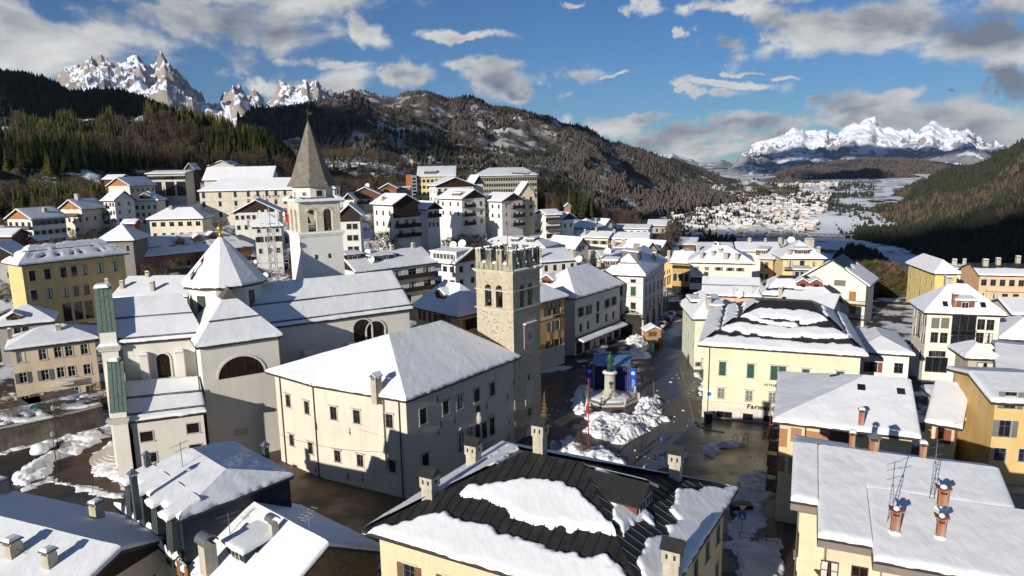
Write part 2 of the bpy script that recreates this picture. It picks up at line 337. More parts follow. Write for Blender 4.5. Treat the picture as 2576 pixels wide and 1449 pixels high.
def snow_plane(P, oL, oR, T, cell, mask=None, seed=0, lip=True, keepout=None, oT=False):
 P = [AR(p, float) for p in P]; P4 = P if len(P) == 4 else [P[0], P[1], P[2], P[2]]
 a, b, c, d = P4; we = NL(b-a); wr = NL(c-d); mid = (c+d)/2-(a+b)/2; sl_ = NL(mid)
 sw = max(we, wr)
 nu = max(4, int(sw/cell)); nv = max(3, int(sl_/cell)); nu = min(nu, 260); nv = min(nv, 200)
 u = np.linspace(0, 1, nu+1); v = np.linspace(0, 1, nv+1)
 e = .12/max(sw, .5); f = .12/max(sl_, .5)
 if oL: u = np.sort(np.r_[u, e, e*2.2])
 if oR: u = np.sort(np.r_[u, 1-e, 1-2.2*e])
 v = np.sort(np.r_[v, f, f*2.2])
 U, V = np.meshgrid(u, v)
 X = (a[None, None]*(1-U)[..., None]+b*U[..., None])*(1-V)[..., None]+(d*(1-U)[..., None]+c*U[..., None])*V[..., None]
 wv = we*(1-V)+wr*V
 de = V*sl_; big = 1e3
 dl = U*wv if oL else big+0*U; dr = (1-U)*wv if oR else big+0*U
 dt = (1-V)*sl_ if oT else big+0*U
 dist = np.minimum(np.minimum(de, dt), np.minimum(dl, dr))
 n = fbm(X[..., 0]*.35, X[..., 1]*.35, 3, 5)*.16+fbm(X[..., 0]*1.7, X[..., 1]*1.7, 2, 9)*.035
 wob = fbm(X[..., 0]*.9, X[..., 1]*.9, 3, 3+seed)
 th = T*(.62+.38*np.sqrt(np.clip(dist/.35, 0, 1)))*(1+n)
 if mask is not None:
  md = mask(U*wv+(we-wv)*.5, V*sl_, we, sl_, X)+wob*.5
  th = np.where(md > 0, th*np.sqrt(np.clip(md/.3, 0, 1)), np.maximum(md*1.5, -.16)-.02)
 Z = X.copy(); Z[..., 2] += th
 out = (a+b)/2-(c+d)/2; out[2] = 0; out = out/(NL(out)+1e-9)
 k = np.clip(1-de/.3, 0, 1)*(.02+.16*np.abs(wob)*(1 if sl_ > 2 else .3))
 Z[..., :2] += (k[..., None]*out[None, None, :2])
 rows = [Z]
 if lip:
  s0 = Z[0].copy(); s0[:, 2] = X[0][:, 2]-.06-.10*np.abs(wob[0]); s0[:, :2] -= out[:2]*.03
  Z = np.concatenate([s0[None], Z], 0)
  if oL:
   l0 = Z[:, :1].copy(); l0[:, 0, 2] = np.r_[X[:1, 0, 2], X[:, 0, 2]]-.05; Z = np.concatenate([l0, Z], 1)
  if oR:
   l0 = Z[:, -1:].copy(); l0[:, 0, 2] = np.r_[X[:1, -1, 2], X[:, -1, 2]]-.05; Z = np.concatenate([Z, l0], 1)
  if oT:
   l0 = Z[-1:].copy(); l0[0, :, 2] -= T+.2; Z = np.concatenate([Z, l0], 0)
 return Z
def join_grids(grids, loc, name, mats, smooth=True):
 vs_ = []; qs = []; o = 0
 for g in grids:
  n, m = g.shape[:2]; vs_.append((g-AR(loc)).reshape(-1, 3)); i = np.arange(n*m).reshape(n, m)+o
  qs.append(np.stack([i[:-1, :-1], i[:-1, 1:], i[1:, 1:], i[1:, :-1]], -1).reshape(-1, 4)); o += n*m
 V = np.concatenate(vs_); q = np.concatenate(qs)
 me = bpy.data.meshes.new(name); me.vertices.add(len(V)); me.vertices.foreach_set('co', V.ravel())
 me.loops.add(q.size); me.loops.foreach_set('vertex_index', q.ravel().astype(np.int32))
 me.polygons.add(len(q)); me.polygons.foreach_set('loop_start', np.arange(0, q.size, 4, dtype=np.int32))
 me.materials.append(mats); me.update(calc_edges=True); me.validate()
 if smooth: me.polygons.foreach_set('use_smooth', [True]*len(me.polygons))
 return me
WC = {}
def window_meshes(w_, h, st, fm, sm):
 key = (round(w_, 2), round(h, 2), st, fm.name, sm.name)
 if key in WC: return WC[key]
 mb = MB(); d = .14; t = .055
 if 'n' not in st:
  s = .14; p = -.05
  mb.box((-w_/2-s/2, p/2+.02, 0), (s, abs(p)+.04, h), mi=1); mb.box((w_/2+s/2, p/2+.02, 0), (s, abs(p)+.04, h), mi=1)
  mb.box((0, p/2+.02, h), (w_+2*s, abs(p)+.04, s), mi=1); mb.box((0, p/2-.02, -.12), (w_+2*s+.12, abs(p)+.12, .12), mi=1)
  if 'h' in st: mb.box((0, -.12, h+s), (w_+2*s+.3, .26, .1), mi=1)
  if 't' in st:
   mb.add([(-w_/2-.3, -.16, h+s+.1), (w_/2+.3, -.16, h+s+.1), (0, -.16, h+s+.6), (-w_/2-.3, .02, h+s+.1), (w_/2+.3, .02, h+s+.1), (0, .02, h+s+.6)], [(0,1,2),(1,4,5,2),(4,3,5),(3,0,2,5),(0,3,4,1)], 1)
 else:
  mb.box((0, -.03, -.06), (w_+.16, .12, .06), mi=1)
 mb.box((-w_/2+t/2, d-.03, 0), (t, .06, h)); mb.box((w_/2-t/2, d-.03, 0), (t, .06, h))
 mb.box((0, d-.03, h-t), (w_-2*t, .06, t)); mb.box((0, d-.03, 0), (w_-2*t, .06, t))
 if w_ > .75 and 'l' not in st: mb.box((0, d-.03, t), (.06, .06, h-2*t))
 if h > 1.2 and 'l' not in st: mb.box((-w_/4, d-.03, h*.62), (w_/2-t-.03, .05, .05)); mb.box((w_/4, d-.03, h*.62), (w_/2-t-.03, .05, .05))
 if 'l' in st:
  k = max(1, int(w_/1.1))
  for i in range(1, k): mb.box((-w_/2+w_*i/k, d-.03, t), (.05, .05, h-2*t))
 if 'g' in st:
  g = 5
  for i in range(-g, g+1):
   x0, x1 = -w_/2+w_*(i/g), -w_/2+w_*(i/g)+w_*1.0
   def cl(x, z, x2, z2):
    pts = []
    if x < -w_/2: z += (-w_/2-x)*(z2-z)/(x2-x); x = -w_/2
    if x2 > w_/2: z2 -= (x2-w_/2)*(z2-z)/(x2-x); x2 = w_/2
    return x, z, x2, z2
   if x1 <= -w_/2 or x0 >= w_/2: continue
   q = cl(x0, 0, x1, h); mb.tube((q[0], .03, q[1]), (q[2], .03, q[3]), .015, 4)
   mb.tube((-q[0], .035, q[1]), (-q[2], .035, q[3]), .015, 4)
 me = mb.mesh('window', [fm, sm])
 pb = MB(); pb.quad((-w_/2, d, 0), (w_/2, d, 0), (w_/2, d, h), (-w_/2, d, h)); pane = pb.mesh('pane', [PANEM[st] if st in PANEM else (GLASSB if fm is FRAMEB else GLASS)])
 shl = MB(); sw = w_/2
 for k in range(1): shl.box((0, -.04, 0), (sw, .05, h)); 
 for i in range(int(h/.16)): shl.box((0, -.075, .06+i*.16), (sw-.08, .02, .09))
 cur = MB(); cur.quad((-w_/2+t, d-.01+.03, h*.1), (-w_*.18, d+.02, h*.1), (-w_*.18, d+.02, h-t), (-w_/2+t, d+.02, h-t))
 fb = MB(); fb.v = list(mb.v); fb.f = list(mb.f); fb.m = list(mb.m); fb.quad((-w_/2, d, 0), (w_/2, d, 0), (w_/2, d, h), (-w_/2, d, h), 2)
 if 's' in st:
  for sx in (-1, 1): fb.box((sx*(w_/2+sw/2+.02), -.09, 0), (sw, .05, h), mi=3)
 WC[key] = (me, pane, shl, fb); return WC[key]
PANEM = {}
CUM = {}
def curtain_mesh(w_, h):
 k = (round(w_, 1), round(h, 1))
 if k not in CUM:
  b = MB(); q = .1
  for s_ in (-1, 1): b.quad((s_*w_/2*.9, .135, h*.06), (s_*w_*.16, .135, h*.06), (s_*w_*.10, .135, h*.94), (s_*w_/2*.9, .135, h*.94))
  CUM[k] = b.mesh('curtain', [CURT])
 return CUM[k]
SHM = {}
def shutter_mesh(w_, h, m):
 k = (round(w_, 2), round(h, 2), m.name)
 if k in SHM: return SHM[k]
 b = MB(); sw = w_/2
 b.box((-sw/2+.03, 0, 0), (.06, .05, h)); b.box((sw/2-.03, 0, 0), (.06, .05, h)); b.box((0, 0, 0), (sw-.12, .05, .08)); b.box((0, 0, h-.08), (sw-.12, .05, .08)); b.box((0, 0, h/2-.03), (sw-.12, .05, .06))
 b.add([(-sw/2+.06, .012, .08), (sw/2-.06, .012, .08), (sw/2-.06, .012, h-.08), (-sw/2+.06, .012, h-.08)], [(0,1,2,3)])
 b.add([(-sw/2+.06, .02, .08), (sw/2-.06, .02, .08), (sw/2-.06, .02, h-.08), (-sw/2+.06, .02, h-.08)], [(3,2,1,0)])
 for i in range(int((h-.2)/.14)): b.box((0, -.012, .12+i*.14), (sw-.12, .02, .06))
 SHM[k] = b.mesh('shutter', m); return SHM[k]
FARM = {}
def put_window(par, l0, p, ang, w_, h, st, fm, sm, shm, near):
 """p: bottom centre of the opening on the outer wall face (world)"""
 me, pane, _, fb = window_meshes(w_, h, st, fm, sm)
 l = (p[0]-l0[0], p[1]-l0[1], p[2]-l0[2])
 if near:
  o = link('window', me, par, l, ang)
  link('pane', pane, o)
  if st.find('c') < 0 and h > 1.2 and random.random() < .16: link('curtain', curtain_mesh(w_, h), o)
  s2 = shutter_mesh(w_, h, shm) if ('s' in st or 'c' in st) else None
  if 's' in st:
   for sx in (-1, 1): link('shutter', s2, o, (sx*(w_/2+w_/4+.04), -.09, 0), sx*random.uniform(.0, .12))
  if 'c' in st:
   for sx in (-1, 1): link('shutter', s2, o, (sx*w_/4, .04, 0))
 else:
  k = (id(fb), shm.name)
  if k not in FARM: FARM[k] = fb.mesh('window', [fm, sm, shm if 'c' in st else (GLASSB if fm is FRAMEB else GLASS), shm])
  o = link('window', FARM[k], par, l, ang)
 return o
def chimney(par, l0, p, w_, d_, h, kind, ang, m=None, bury=1.0):
 m = m or CHIMM; o = empty('x', (0, 0, 0)); bpy.data.objects.remove(o)
 mb = MB(); mb.box((0, 0, -bury), (w_, d_, bury+h)); 
 if kind == 'gab': mb.box((0, 0, h*.55), (w_+.12, d_+.12, .1))
 c = mb.build('chimney', [m], par); c.location = (p[0]-l0[0], p[1]-l0[1], p[2]-l0[2]); c.rotation_euler = (0, 0, ang)
 q = MB(); s = MB()
 if kind == 'gab':      # little house on top with openings and a pitched cap
  for (x, y) in ((-w_*.4, -d_*.4), (w_*.4, -d_*.4), (-w_*.4, d_*.4), (w_*.4, d_*.4)): mb2 = q.box((x, y, h), (w_*.2, d_*.2, .35), mi=1)
  a, b2, z = w_/2+.14, d_/2+.14, h+.35
  q.add([(-a, -b2, z), (a, -b2, z), (a, b2, z), (-a, b2, z), (0, -b2, z+w_*.45), (0, b2, z+w_*.45)], [(0,1,4),(1,2,5,4),(2,3,5),(3,0,4,5),(3,2,1,0)])
  q.build('chimney_cap', [ROOFG, m], c)
  s.add([(-a, -b2, z+.02), (0, -b2, z+w_*.45+.02), (0, b2, z+w_*.45+.02), (-a, b2, z+.02), (-a, -b2, z+.16), (0, -b2, z+w_*.45+.16), (0, b2, z+w_*.45+.16), (-a, b2, z+.16), (a, -b2, z+.02), (a, b2, z+.02), (a, -b2, z+.14), (a, b2, z+.14)],
              [(4,5,6,7),(0,1,5,4),(3,7,6,2),(0,4,7,3),(5,10,11,6),(8,9,11,10),(1,8,10,5),(2,6,11,9)])
  s.build('snow_cap', SNOW, c)
 elif kind == 'gabd':   # pitched dark cap without snow, round holes
  a, b2, z = w_/2+.2, d_/2+.2, h
  q.box((0, 0, h), (w_+.16, d_+.16, .9), mi=1)
  z = h+.9
  q.add([(-a, -b2, z), (a, -b2, z), (a, b2, z), (-a, b2, z), (-a, 0, z+.62), (a, 0, z+.62)], [(0,1,5,4),(1,2,5),(2,3,4,5),(3,0,4),(3,2,1,0)])
  q.build('chimney_cap', [ROOFD, m], c)
  hb = MB()
  for sx in (-1, 1):
   hb.lathe((0, 0, 0), [(.16, 0), (.16, .02)], 10); 
   vs_ = hb.v[-20:]; del hb.v[-20:]
   hb.v += [(sx*(w_/2+.09)+sx*zz, xx, h+.45+yy) for (xx, yy, zz) in vs_]
  for k in (-.25, .25): hb.box((k*w_, -(d_/2+.085), h+.3), (.14, .02, .32))
  hb.build('vent_hole', [IRON], c)
 elif kind == 'pyr':
  for (x, y) in ((-w_*.45, -d_*.45), (w_*.45, -d_*.45), (-w_*.45, d_*.45), (w_*.45, d_*.45)): q.box((x, y, h), (.07, .07, .3))
  q.add([(-w_/2-.15, -d_/2-.15, h+.3), (w_/2+.15, -d_/2-.15, h+.3), (w_/2+.15, d_/2+.15, h+.3), (-w_/2-.15, d_/2+.15, h+.3), (0, 0, h+.75)], [(0,1,4),(1,2,4),(2,3,4),(3,0,4),(3,2,1,0)])
  q.build('chimney_cap', [METAL], c)
 elif kind == 'barrel':
  n = 9; vs_ = []; r = w_/2+.16
  for i in range(n):
   t = pi*i/(n-1); 
   for y in (-d_/2-.2, d_/2+.2): vs_.append((-r*cos(t), y, h+.25+r*.95*sin(t)))
  for i in range(n):
   t = pi*i/(n-1)
   for y in (-d_/2-.2, d_/2+.2): vs_.append((-(r-.04)*cos(t), y, h+.25+(r*.95-.04)*sin(t)))
  fs = [(2*i, 2*i+2, 2*i+3, 2*i+1) for i in range(n-1)]+[(2*n+2*i, 2*n+2*i+1, 2*n+2*i+3, 2*n+2*i+2) for i in range(n-1)]+[(2*i, 2*n+2*i, 2*n+2*i+2, 2*i+2) for i in range(n-1)]+[(2*i+1, 2*i+3, 2*n+2*i+3, 2*n+2*i+1) for i in range(n-1)]
  q.add(vs_, fs); q.build('chimney_cap', [METAL], c)
 elif kind == 'slab2':  # two tilted tiles with a heap of snow
  a, z = w_/2+.2, h
  q.box((-w_*.45, 0, z), (.1, d_, .3), mi=1); q.box((w_*.45, 0, z), (.1, d_, .3), mi=1)
  b2 = d_/2+.15; z = h+.3
  q.add([(-a, -b2, z+.25), (0, -b2, z), (a, -b2, z+.25), (-a, b2, z+.25), (0, b2, z), (a, b2, z+.25), (-a, -b2, z+.15), (0, -b2, z-.1), (a, -b2, z+.15), (-a, b2, z+.15), (0, b2, z-.1), (a, b2, z+.15)],
              [(0,1,4,3),(1,2,5,4),(6,9,10,7),(7,10,11,8),(0,6,7,1),(1,7,8,2),(4,10,9,3),(5,11,10,4),(0,3,9,6),(2,8,11,5)])
  q.build('chimney_cap', [m, m], c)
  s.lathe((0, 0, z), [(.05, 0), (w_*.42, .16), (w_*.36, .3), (w_*.15, .38)], 8); s.build('snow_cap', SNOW, c, smooth=True)
 else:
  for (x, y) in ((-w_*.42, 0), (w_*.42, 0)): q.box((x, y, h), (w_*.16, d_*.8, .22), mi=1)
  q.box((0, 0, h+.22), (w_+.2, d_+.2, .07)); q.build('chimney_cap', [ROOFG, m], c)
  s.lathe((0, 0, h+.29), [((w_+.16)/2*1.2, 0), ((w_+.12)/2*1.25, .12), ((w_)/2*.9, .22)], 4); s.build('snow_cap', SNOW, c)
 return c
CHIMM = mat('chimney_plaster', (.42, .38, .30), .9, var=.15, vscale=2, streak=.6, dirt=(.2, .17, .12), bump=.3)
def dormer(par, l0, p, n, w_, h, kind, cell, wm, near):
 dv = AR([n[0], n[1]]); dv = dv/(NL(dv)+1e-9); slope = math.hypot(n[0], n[1])/n[2]; slope = max(slope, .25)
 ang = atan2(dv[1], dv[0])+pi/2      # local -y = downslope
 o = empty('dormer', (p[0]-l0[0], p[1]-l0[1], p[2]-l0[2]), ang); o.parent = par
 Lb = min(h/slope+.3, 7)
 mb = MB(); a = w_/2
 if kind in ('gable', 'gableh'):
  rh = w_*.30; Lt = min((h+rh)/slope+.3, 9)
  mb.add([(-a, 0, -.3), (a, 0, -.3), (a, 0, h), (0, 0, h+rh), (-a, 0, h), (-a, Lb, -.3+slope*Lb), (a, Lb, -.3+slope*Lb), (a, Lb, h), (-a, Lb, h), (0, Lt, h+rh)], [(0,1,2,3,4),(1,6,7,2),(0,4,8,5),(2,7,9,3),(4,3,9,8)])
  body = mb.build('dormer_wall', [wm], o)
  rf = MB(); e = .3; 
  s1 = [AR((-a-e, -e, h-e*rh/a)), AR((0, -e, h+rh)), AR((0, Lt, h+rh)), AR((-a-e, Lb, h-e*rh/a))]
  s2 = [AR((0, -e, h+rh)), AR((a+e, -e, h-e*rh/a)), AR((a+e, Lb, h-e*rh/a)), AR((0, Lt, h+rh))]
  slab(rf, [q+AR([0, 0, .1]) for q in s1], .1); slab(rf, [q+AR([0, 0, .1]) for q in s2], .1); rf.build('dormer_roof', [ROOFD], o)
  up = AR([0, 0, .1])
  g1 = snow_plane([s1[3]+up, s1[0]+up, s1[1]+up, s1[2]+up], False, True, .26, .35)
  g2 = snow_plane([s2[1]+up, s2[2]+up, s2[3]+up, s2[0]+up], True, False, .26, .35)
  link('dormer_snow', join_grids([g2] if kind == 'gableh' else [g1, g2], (0, 0, 0), 'dormer_snow', SNOW), o)
 else:
  L2 = Lb*1.25
  mb.add([(-a, 0, -.3), (a, 0, -.3), (a, 0, h), (-a, 0, h), (-a, L2, h+.35), (a, L2, h+.35), (-a, L2, -.3), (a, L2, -.3)], [(0,1,2,3),(1,7,5,2),(0,3,4,6)])
  mb.build('dormer_wall', [wm], o)
  e = .25; s1 = [AR((-a-e, -e, h+.1)), AR((a+e, -e, h+.1)), AR((a+e, L2, h+.45)), AR((-a-e, L2, h+.45))]
  rf = MB(); slab(rf, s1, .1); rf.build('dormer_roof', [ROOFD], o)
  link('dormer_snow', join_grids([snow_plane(s1, True, True, .28, .4)], (0, 0, 0), 'dormer_snow', SNOW), o)
 k = max(1, int(w_/1.5)); ww = min(w_*.7/k, 1.1)
 wb = MB()
 for i in range(k):
  x = (i-(k-1)/2)*(w_*.8/k)
  wb.box((x, -.03, h*.15), (ww, .04, h*.68)); wb.box((x, -.055, h*.15+.07), (ww-.14, .02, h*.68-.14), mi=1)
  wb.box((x, -.07, h*.15+.07), (.05, .02, h*.68-.14))
 wb.build('dormer_window', [FRAMEB if kind == 'gable' else FRAMEW, GLASS], o)
 return o
def antenna(par, l0, p, h, k=0):
 mb = MB(); mb.tube((0, 0, -.3), (0, 0, h), .035, 5); a = .4+k
 for zz, L_ in ((h*.95, .9), (h*.75, .6)):
  mb.tube((-L_*cos(a), -L_*sin(a), zz), (L_*cos(a), L_*sin(a), zz), .02, 4)
  for i in range(5):
   q = -L_+i*L_*.45; mb.tube((q*cos(a)+.3*sin(a), q*sin(a)-.3*cos(a), zz), (q*cos(a)-.3*sin(a), q*sin(a)+.3*cos(a), zz), .012, 3)
 mb.build('antenna', [METAL], par).location = (p[0]-l0[0], p[1]-l0[1], p[2]-l0[2])
def dish(par, l0, p, r, h=.8):
 mb = MB(); mb.tube((0, 0, -.3), (0, 0, h), .04, 5); n = 14
 d = Vector((-.3, -.9, .45)).normalized(); a = d.orthogonal().normalized(); b = d.cross(a); c = Vector((0, 0, h))+d*.1
 vs_ = [c-d*.12]; 
 for k, rr in ((1, .6), (2, 1.)):
  for i in range(n):
   t = 2*pi*i/n; vs_.append(c+(a*cos(t)+b*sin(t))*r*rr+d*(.12*rr*rr*r*1.5-.12))
 fs = [(0, 1+i, 1+(i+1) % n) for i in range(n)]+[(1+i, 1+n+i, 1+n+(i+1) % n, 1+(i+1) % n) for i in range(n)]
 mb.add(vs_, fs, 1); mb.tube(c, c+d*r*.9, .02, 4)
 mb.build('satellite_dish', [METAL, PLASTW], par).location = (p[0]-l0[0], p[1]-l0[1], p[2]-l0[2])
def skylight(par, l0, p, n, w_=.8, h=1.1):
 dv = nrm(AR([n[0], n[1], 0])+1e-9); s = np.cross(n, AR([0, 0, 1.])); s = nrm(s) if NL(s) > 1e-3 else AR([1., 0, 0]); up = np.cross(n, s)
 mb = MB(); q = lambda a, b, c: tuple(s*a+up*b+n*c)
 a, b = w_/2, h/2
 mb.add([q(-a,-b,-.2), q(a,-b,-.2), q(a,b,-.2), q(-a,b,-.2), q(-a,-b,.42), q(a,-b,.42), q(a,b,.42), q(-a,b,.42)], [(0,1,5,4),(1,2,6,5),(2,3,7,6),(3,0,4,7)])
 mb.add([q(-a,-b,.42), q(a,-b,.42), q(a,b,.42), q(-a,b,.42)], [(0,1,2,3)], 1)
 mb.build('skylight', [ROOFD, GLASS], par).location = (p[0]-l0[0], p[1]-l0[1], p[2]-l0[2])
ALLB = []
HT = None
def ground(x, y): return float(HT(AR([x]), AR([y]))[0]) if HT else 0.
def bld(name, label, E, planes, wall, cat='house', z0=None, roofm=None, ov=.7, T=.32, cell=None, gables=(), rows=None, chim=(), dorm=(), ant=(), dishes=(), sky=(), fm=None, sm=None, shm=None,
  near=None, group=None, roofname='roof', mask=None, bands=None, walltop=None, gut=True, extra=None, snow=True, lift=0., guard=(), rot=None, into=None, pxw=None, front=True):
 E = [AR(e, float) for e in E]; ce = sum(E)/len(E); ze = E[0][2]
 l0 = AR([ce[0], ce[1], 0.]); 
 if z0 is None: z0 = min(ground(e[0], e[1]) for e in E)-.5
 l0[2] = z0
 D = NL(ce[:2]); cell = cell or max(.35, D*.0045); near = (D < 175) if near is None else near
 wm = wall if isinstance(wall, bpy.types.Material) else wallm(wall); roofm = roofm or ROOFD
 fm = fm or FRAMED; sm = sm or STONE; shm = shm or WOODM
 if into is not None: rt, l0 = into[0], AR(into[1], float); z0 = z0 if z0 is not None else l0[2]
 else: rt = empty(name, l0); tag(rt, label, cat, group)
 I = inset(E, ov); n = len(E)
 zt = []
 for i in range(n):
  z = roofz(planes, I[i][0], I[i][1]); zt.append((z if z is not None else ze)-.32+lift if walltop is None else walltop)
 rows = rows or {}
 mb = MB(); wins = []
 for i in range(n):
  a = I[i]; b = I[(i+1) % n]; Lw = NL(b-a)
  if Lw < .1: continue
  d = (b-a)/Lw; nr = AR([d[1], -d[0]]); ang = atan2(d[1], d[0])
  top = min(zt[i], zt[(i+1) % n]); vis = nr@(-(a+b)/2) > 0
  ops = []
  if vis:
   for rw in rows.get(i, []):
    dz, h, w_, pos = rw[:4]; st = rw[4] if len(rw) > 4 else 'p'; sc_ = rw[5] if len(rw) > 5 else shm
    if isinstance(pos, int): pos = [(k+.5)/pos for k in range(pos)]
    for f in pos: ops.append([f*Lw-w_/2, f*Lw+w_/2, ze-dz-h, ze-dz, st, sc_])
   for (wx, wy, ww, wh, *rest) in (pxw or {}).get(i, []):
    q = wHt(a, d, wx, wy); u = (q[:2]-a)@d
    ops.append([u-ww/2, u+ww/2, q[2]-wh/2, q[2]+wh/2, rest[0] if rest else 'p', rest[1] if len(rest) > 1 else shm])
  inn = [o_ for o_ in ops if o_[3] < top-.05 and o_[0] > .02 and o_[1] < Lw-.02]
  xs = sorted({0., float(Lw)} | {float(v) for o_ in inn for v in o_[:2]}); zs = sorted({float(z0-1), float(top)} | {float(v) for o_ in inn for v in o_[2:4] if z0 < v < top})
  P = lambda u, z, k=0.: (a[0]+d[0]*u-nr[0]*k, a[1]+d[1]*u-nr[1]*k, z)
  for zi in range(len(zs)-1):
   zc = (zs[zi]+zs[zi+1])/2; run = None
   for xi in range(len(xs)-1):
    xc = (xs[xi]+xs[xi+1])/2; hole = any(o_[0] < xc < o_[1] and o_[2] < zc < o_[3] for o_ in inn)
    if hole:
     if run is not None: mb.quad(P(run, zs[zi]), P(xs[xi], zs[zi]), P(xs[xi], zs[zi+1]), P(run, zs[zi+1])); run = None
    elif run is None: run = xs[xi]
   if run is not None: mb.quad(P(run, zs[zi]), P(Lw, zs[zi]), P(Lw, zs[zi+1]), P(run, zs[zi+1]))
  for o_ in inn:
   u0, u1, q0, q1 = o_[:4]; k = .17
   mb.quad(P(u0, q0), P(u0, q1), P(u0, q1, k), P(u0, q0, k)); mb.quad(P(u1, q0, k), P(u1, q1, k), P(u1, q1), P(u1, q0))
   mb.quad(P(u0, q1), P(u1, q1), P(u1, q1, k), P(u0, q1, k)); mb.quad(P(u0, q0, k), P(u1, q0, k), P(u1, q0), P(u0, q0))
  if zt[i] != zt[(i+1) % n]: mb.add([P(0, top), P(Lw, top), P(Lw, zt[(i+1) % n]) if zt[(i+1) % n] > top else P(0, zt[i])], [(0,1,2)])
  for o_ in ops:
   cut = o_ in inn; kk = 0 if cut else -.16
   wins.append((P((o_[0]+o_[1])/2, o_[2], kk), ang, o_[1]-o_[0], o_[3]-o_[2], o_[4], o_[5]))
 for (e, rp, gm) in gables:
  a = I[e]; b = I[(e+1) % n]; d = nrm(b-a); nr = AR([d[1], -d[0]]); rp = AR(rp[:3], float)
  k = (rp[:2]-a)@nr; q = rp[:2]-nr*(k); zq = rp[2]-.34
  pa = (a[0], a[1], min(zt[e], zt[(e+1) % n])); pb_ = (b[0], b[1], min(zt[e], zt[(e+1) % n])); pq = (q[0], q[1], zq)
  if gm is None: mb.add([pa, pb_, pq], [(0, 1, 2)])
  else:
   g = MB(); off = lambda p_, k_: (p_[0]+nr[0]*k_, p_[1]+nr[1]*k_, p_[2])
   low = gm[1] if isinstance(gm, tuple) else 0.; gmm = gm[0] if isinstance(gm, tuple) else gm
   pa2 = (pa[0], pa[1], pa[2]-low); pb2 = (pb_[0], pb_[1], pb_[2]-low)
   vs_ = [off(pa2, .06), off(pb2, .06), off(pb_, .06), off(pq, .06), off(pa, .06), off(pa2, -.05), off(pb2, -.05), off(pb_, -.05), off(pq, -.05), off(pa, -.05)]
   g.add(vs_, [(0,1,2,3,4), (9,8,7,6,5), (0,5,6,1), (1,6,7,2), (2,7,8,3), (3,8,9,4), (4,9,5,0)]); g.build('gable_boards', [gmm], rt, l0)
   mb.add([pa, pb_, pq], [(0, 1, 2)])
 mb.build('wall', [wm], rt, l0)
 rb = MB()
 for pl in planes: slab(rb, pl[0], .3)
 if gut:
  for pl in planes:
   a, b = pl[0][0], pl[0][1]; rb.tube(a+AR([0, 0, -.1]), b+AR([0, 0, -.1]), .12, 6, 1)
 rf = rb.build(roofname, [roofm, GUTTER], rt, l0)
 if snow:
  gr = []
  for k, pl in enumerate(planes):
   mk_ = pl[3] if len(pl) > 3 else mask
   if mk_ == 'none': continue
   gr.append(snow_plane(pl[0], pl[1], pl[2], T, cell, mk_, k, oT=(len(pl) > 4 and pl[4])))
  link('snow_cover', join_grids(gr, l0, 'snow_cover', SNOW), rt)
 for (k, t0) in guard:     # snow rails along a roof plane at t0 up the slope
  P = planes[k][0]; P4 = P if len(P) == 4 else [P[0], P[1], P[2], P[2]]
  a = P4[0]*(1-t0)+P4[3]*t0; b = P4[1]*(1-t0)+P4[2]*t0; g = MB(); up = AR([0, 0, 1.])
  for zz in (.15, .34, .5): g.tube(a+up*zz, b+up*zz, .05, 5)
  qn = nrm(np.cross(b-a, up)); g.add([a+qn*.05, b+qn*.05, b+qn*.05+up*.42, a+qn*.05+up*.42, a+qn*.12, b+qn*.12, b+qn*.12+up*.42, a+qn*.12+up*.42], [(0,1,2,3), (7,6,5,4), (0,3,7,4), (1,5,6,2), (3,2,6,7)])
  Lr = NL(b-a)
  for q in np.linspace(0, 1, max(2, int(Lr/1.2))): g.tube(a*(1-q)+b*q-up*.1, a*(1-q)+b*q+up*.55, .03, 4)
  g.build('snow_guard', [IRON], rt, l0)
 for (p, ang, w_, h, st, sc_) in wins: put_window(rt, l0, p, ang, w_, h, st, fm, sm, sc_, near)
 e0 = E[1]-E[0]; a0 = atan2(e0[1], e0[0]) if rot is None else rot
 for c in chim:
  p, nn = hit(planes, c[0], c[1]); chimney(rt, l0, p, c[2], c[3], c[4], c[5], a0+(c[7] if len(c) > 7 else 0), c[6] if len(c) > 6 else None)
 for c in dorm:
  p, nn = hit(planes, c[0], c[1]); dormer(rt, l0, p, nn, c[2], c[3], c[4], cell, c[5] if len(c) > 5 else WOODM, near)
 for c in ant: p, nn = hit(planes, c[0], c[1]); antenna(rt, l0, p, c[2], random.random())
 for c in dishes: p, nn = hit(planes, c[0], c[1]); dish(rt, l0, p, c[2])
 for c in sky: p, nn = hit(planes, c[0], c[1]); skylight(rt, l0, p, nn)
 ALLB.append((E, z0))
 if extra: extra(rt, l0, I, zt)
 return rt, l0, I
def rect(A, B, ze=None, depth=None, C=None):
 a = aty(*A) if len(A) == 3 else atz(A[0], A[1], ze); ze = a[2]
 b = aty(*B) if len(B) == 3 else atz(B[0], B[1], ze); b[2] = ze
 d = b-a; v = AR([-d[1], d[0], 0])/NL(d)
 if C is not None:
  c = aty(*C) if len(C) == 3 else atz(C[0], C[1], ze); depth = max(abs((c-b)@v), abs((c-a)@v))
 return [a, b, b+v*depth, a+v*depth]
def solve_rise(E, ry):
 m = sum(E)/4; lo, hi = .3, 14
 for _ in range(40):
  q = (lo+hi)/2
  if proj(m+AR([0, 0, q]))[1] < ry: hi = q
  else: lo = q
 return q
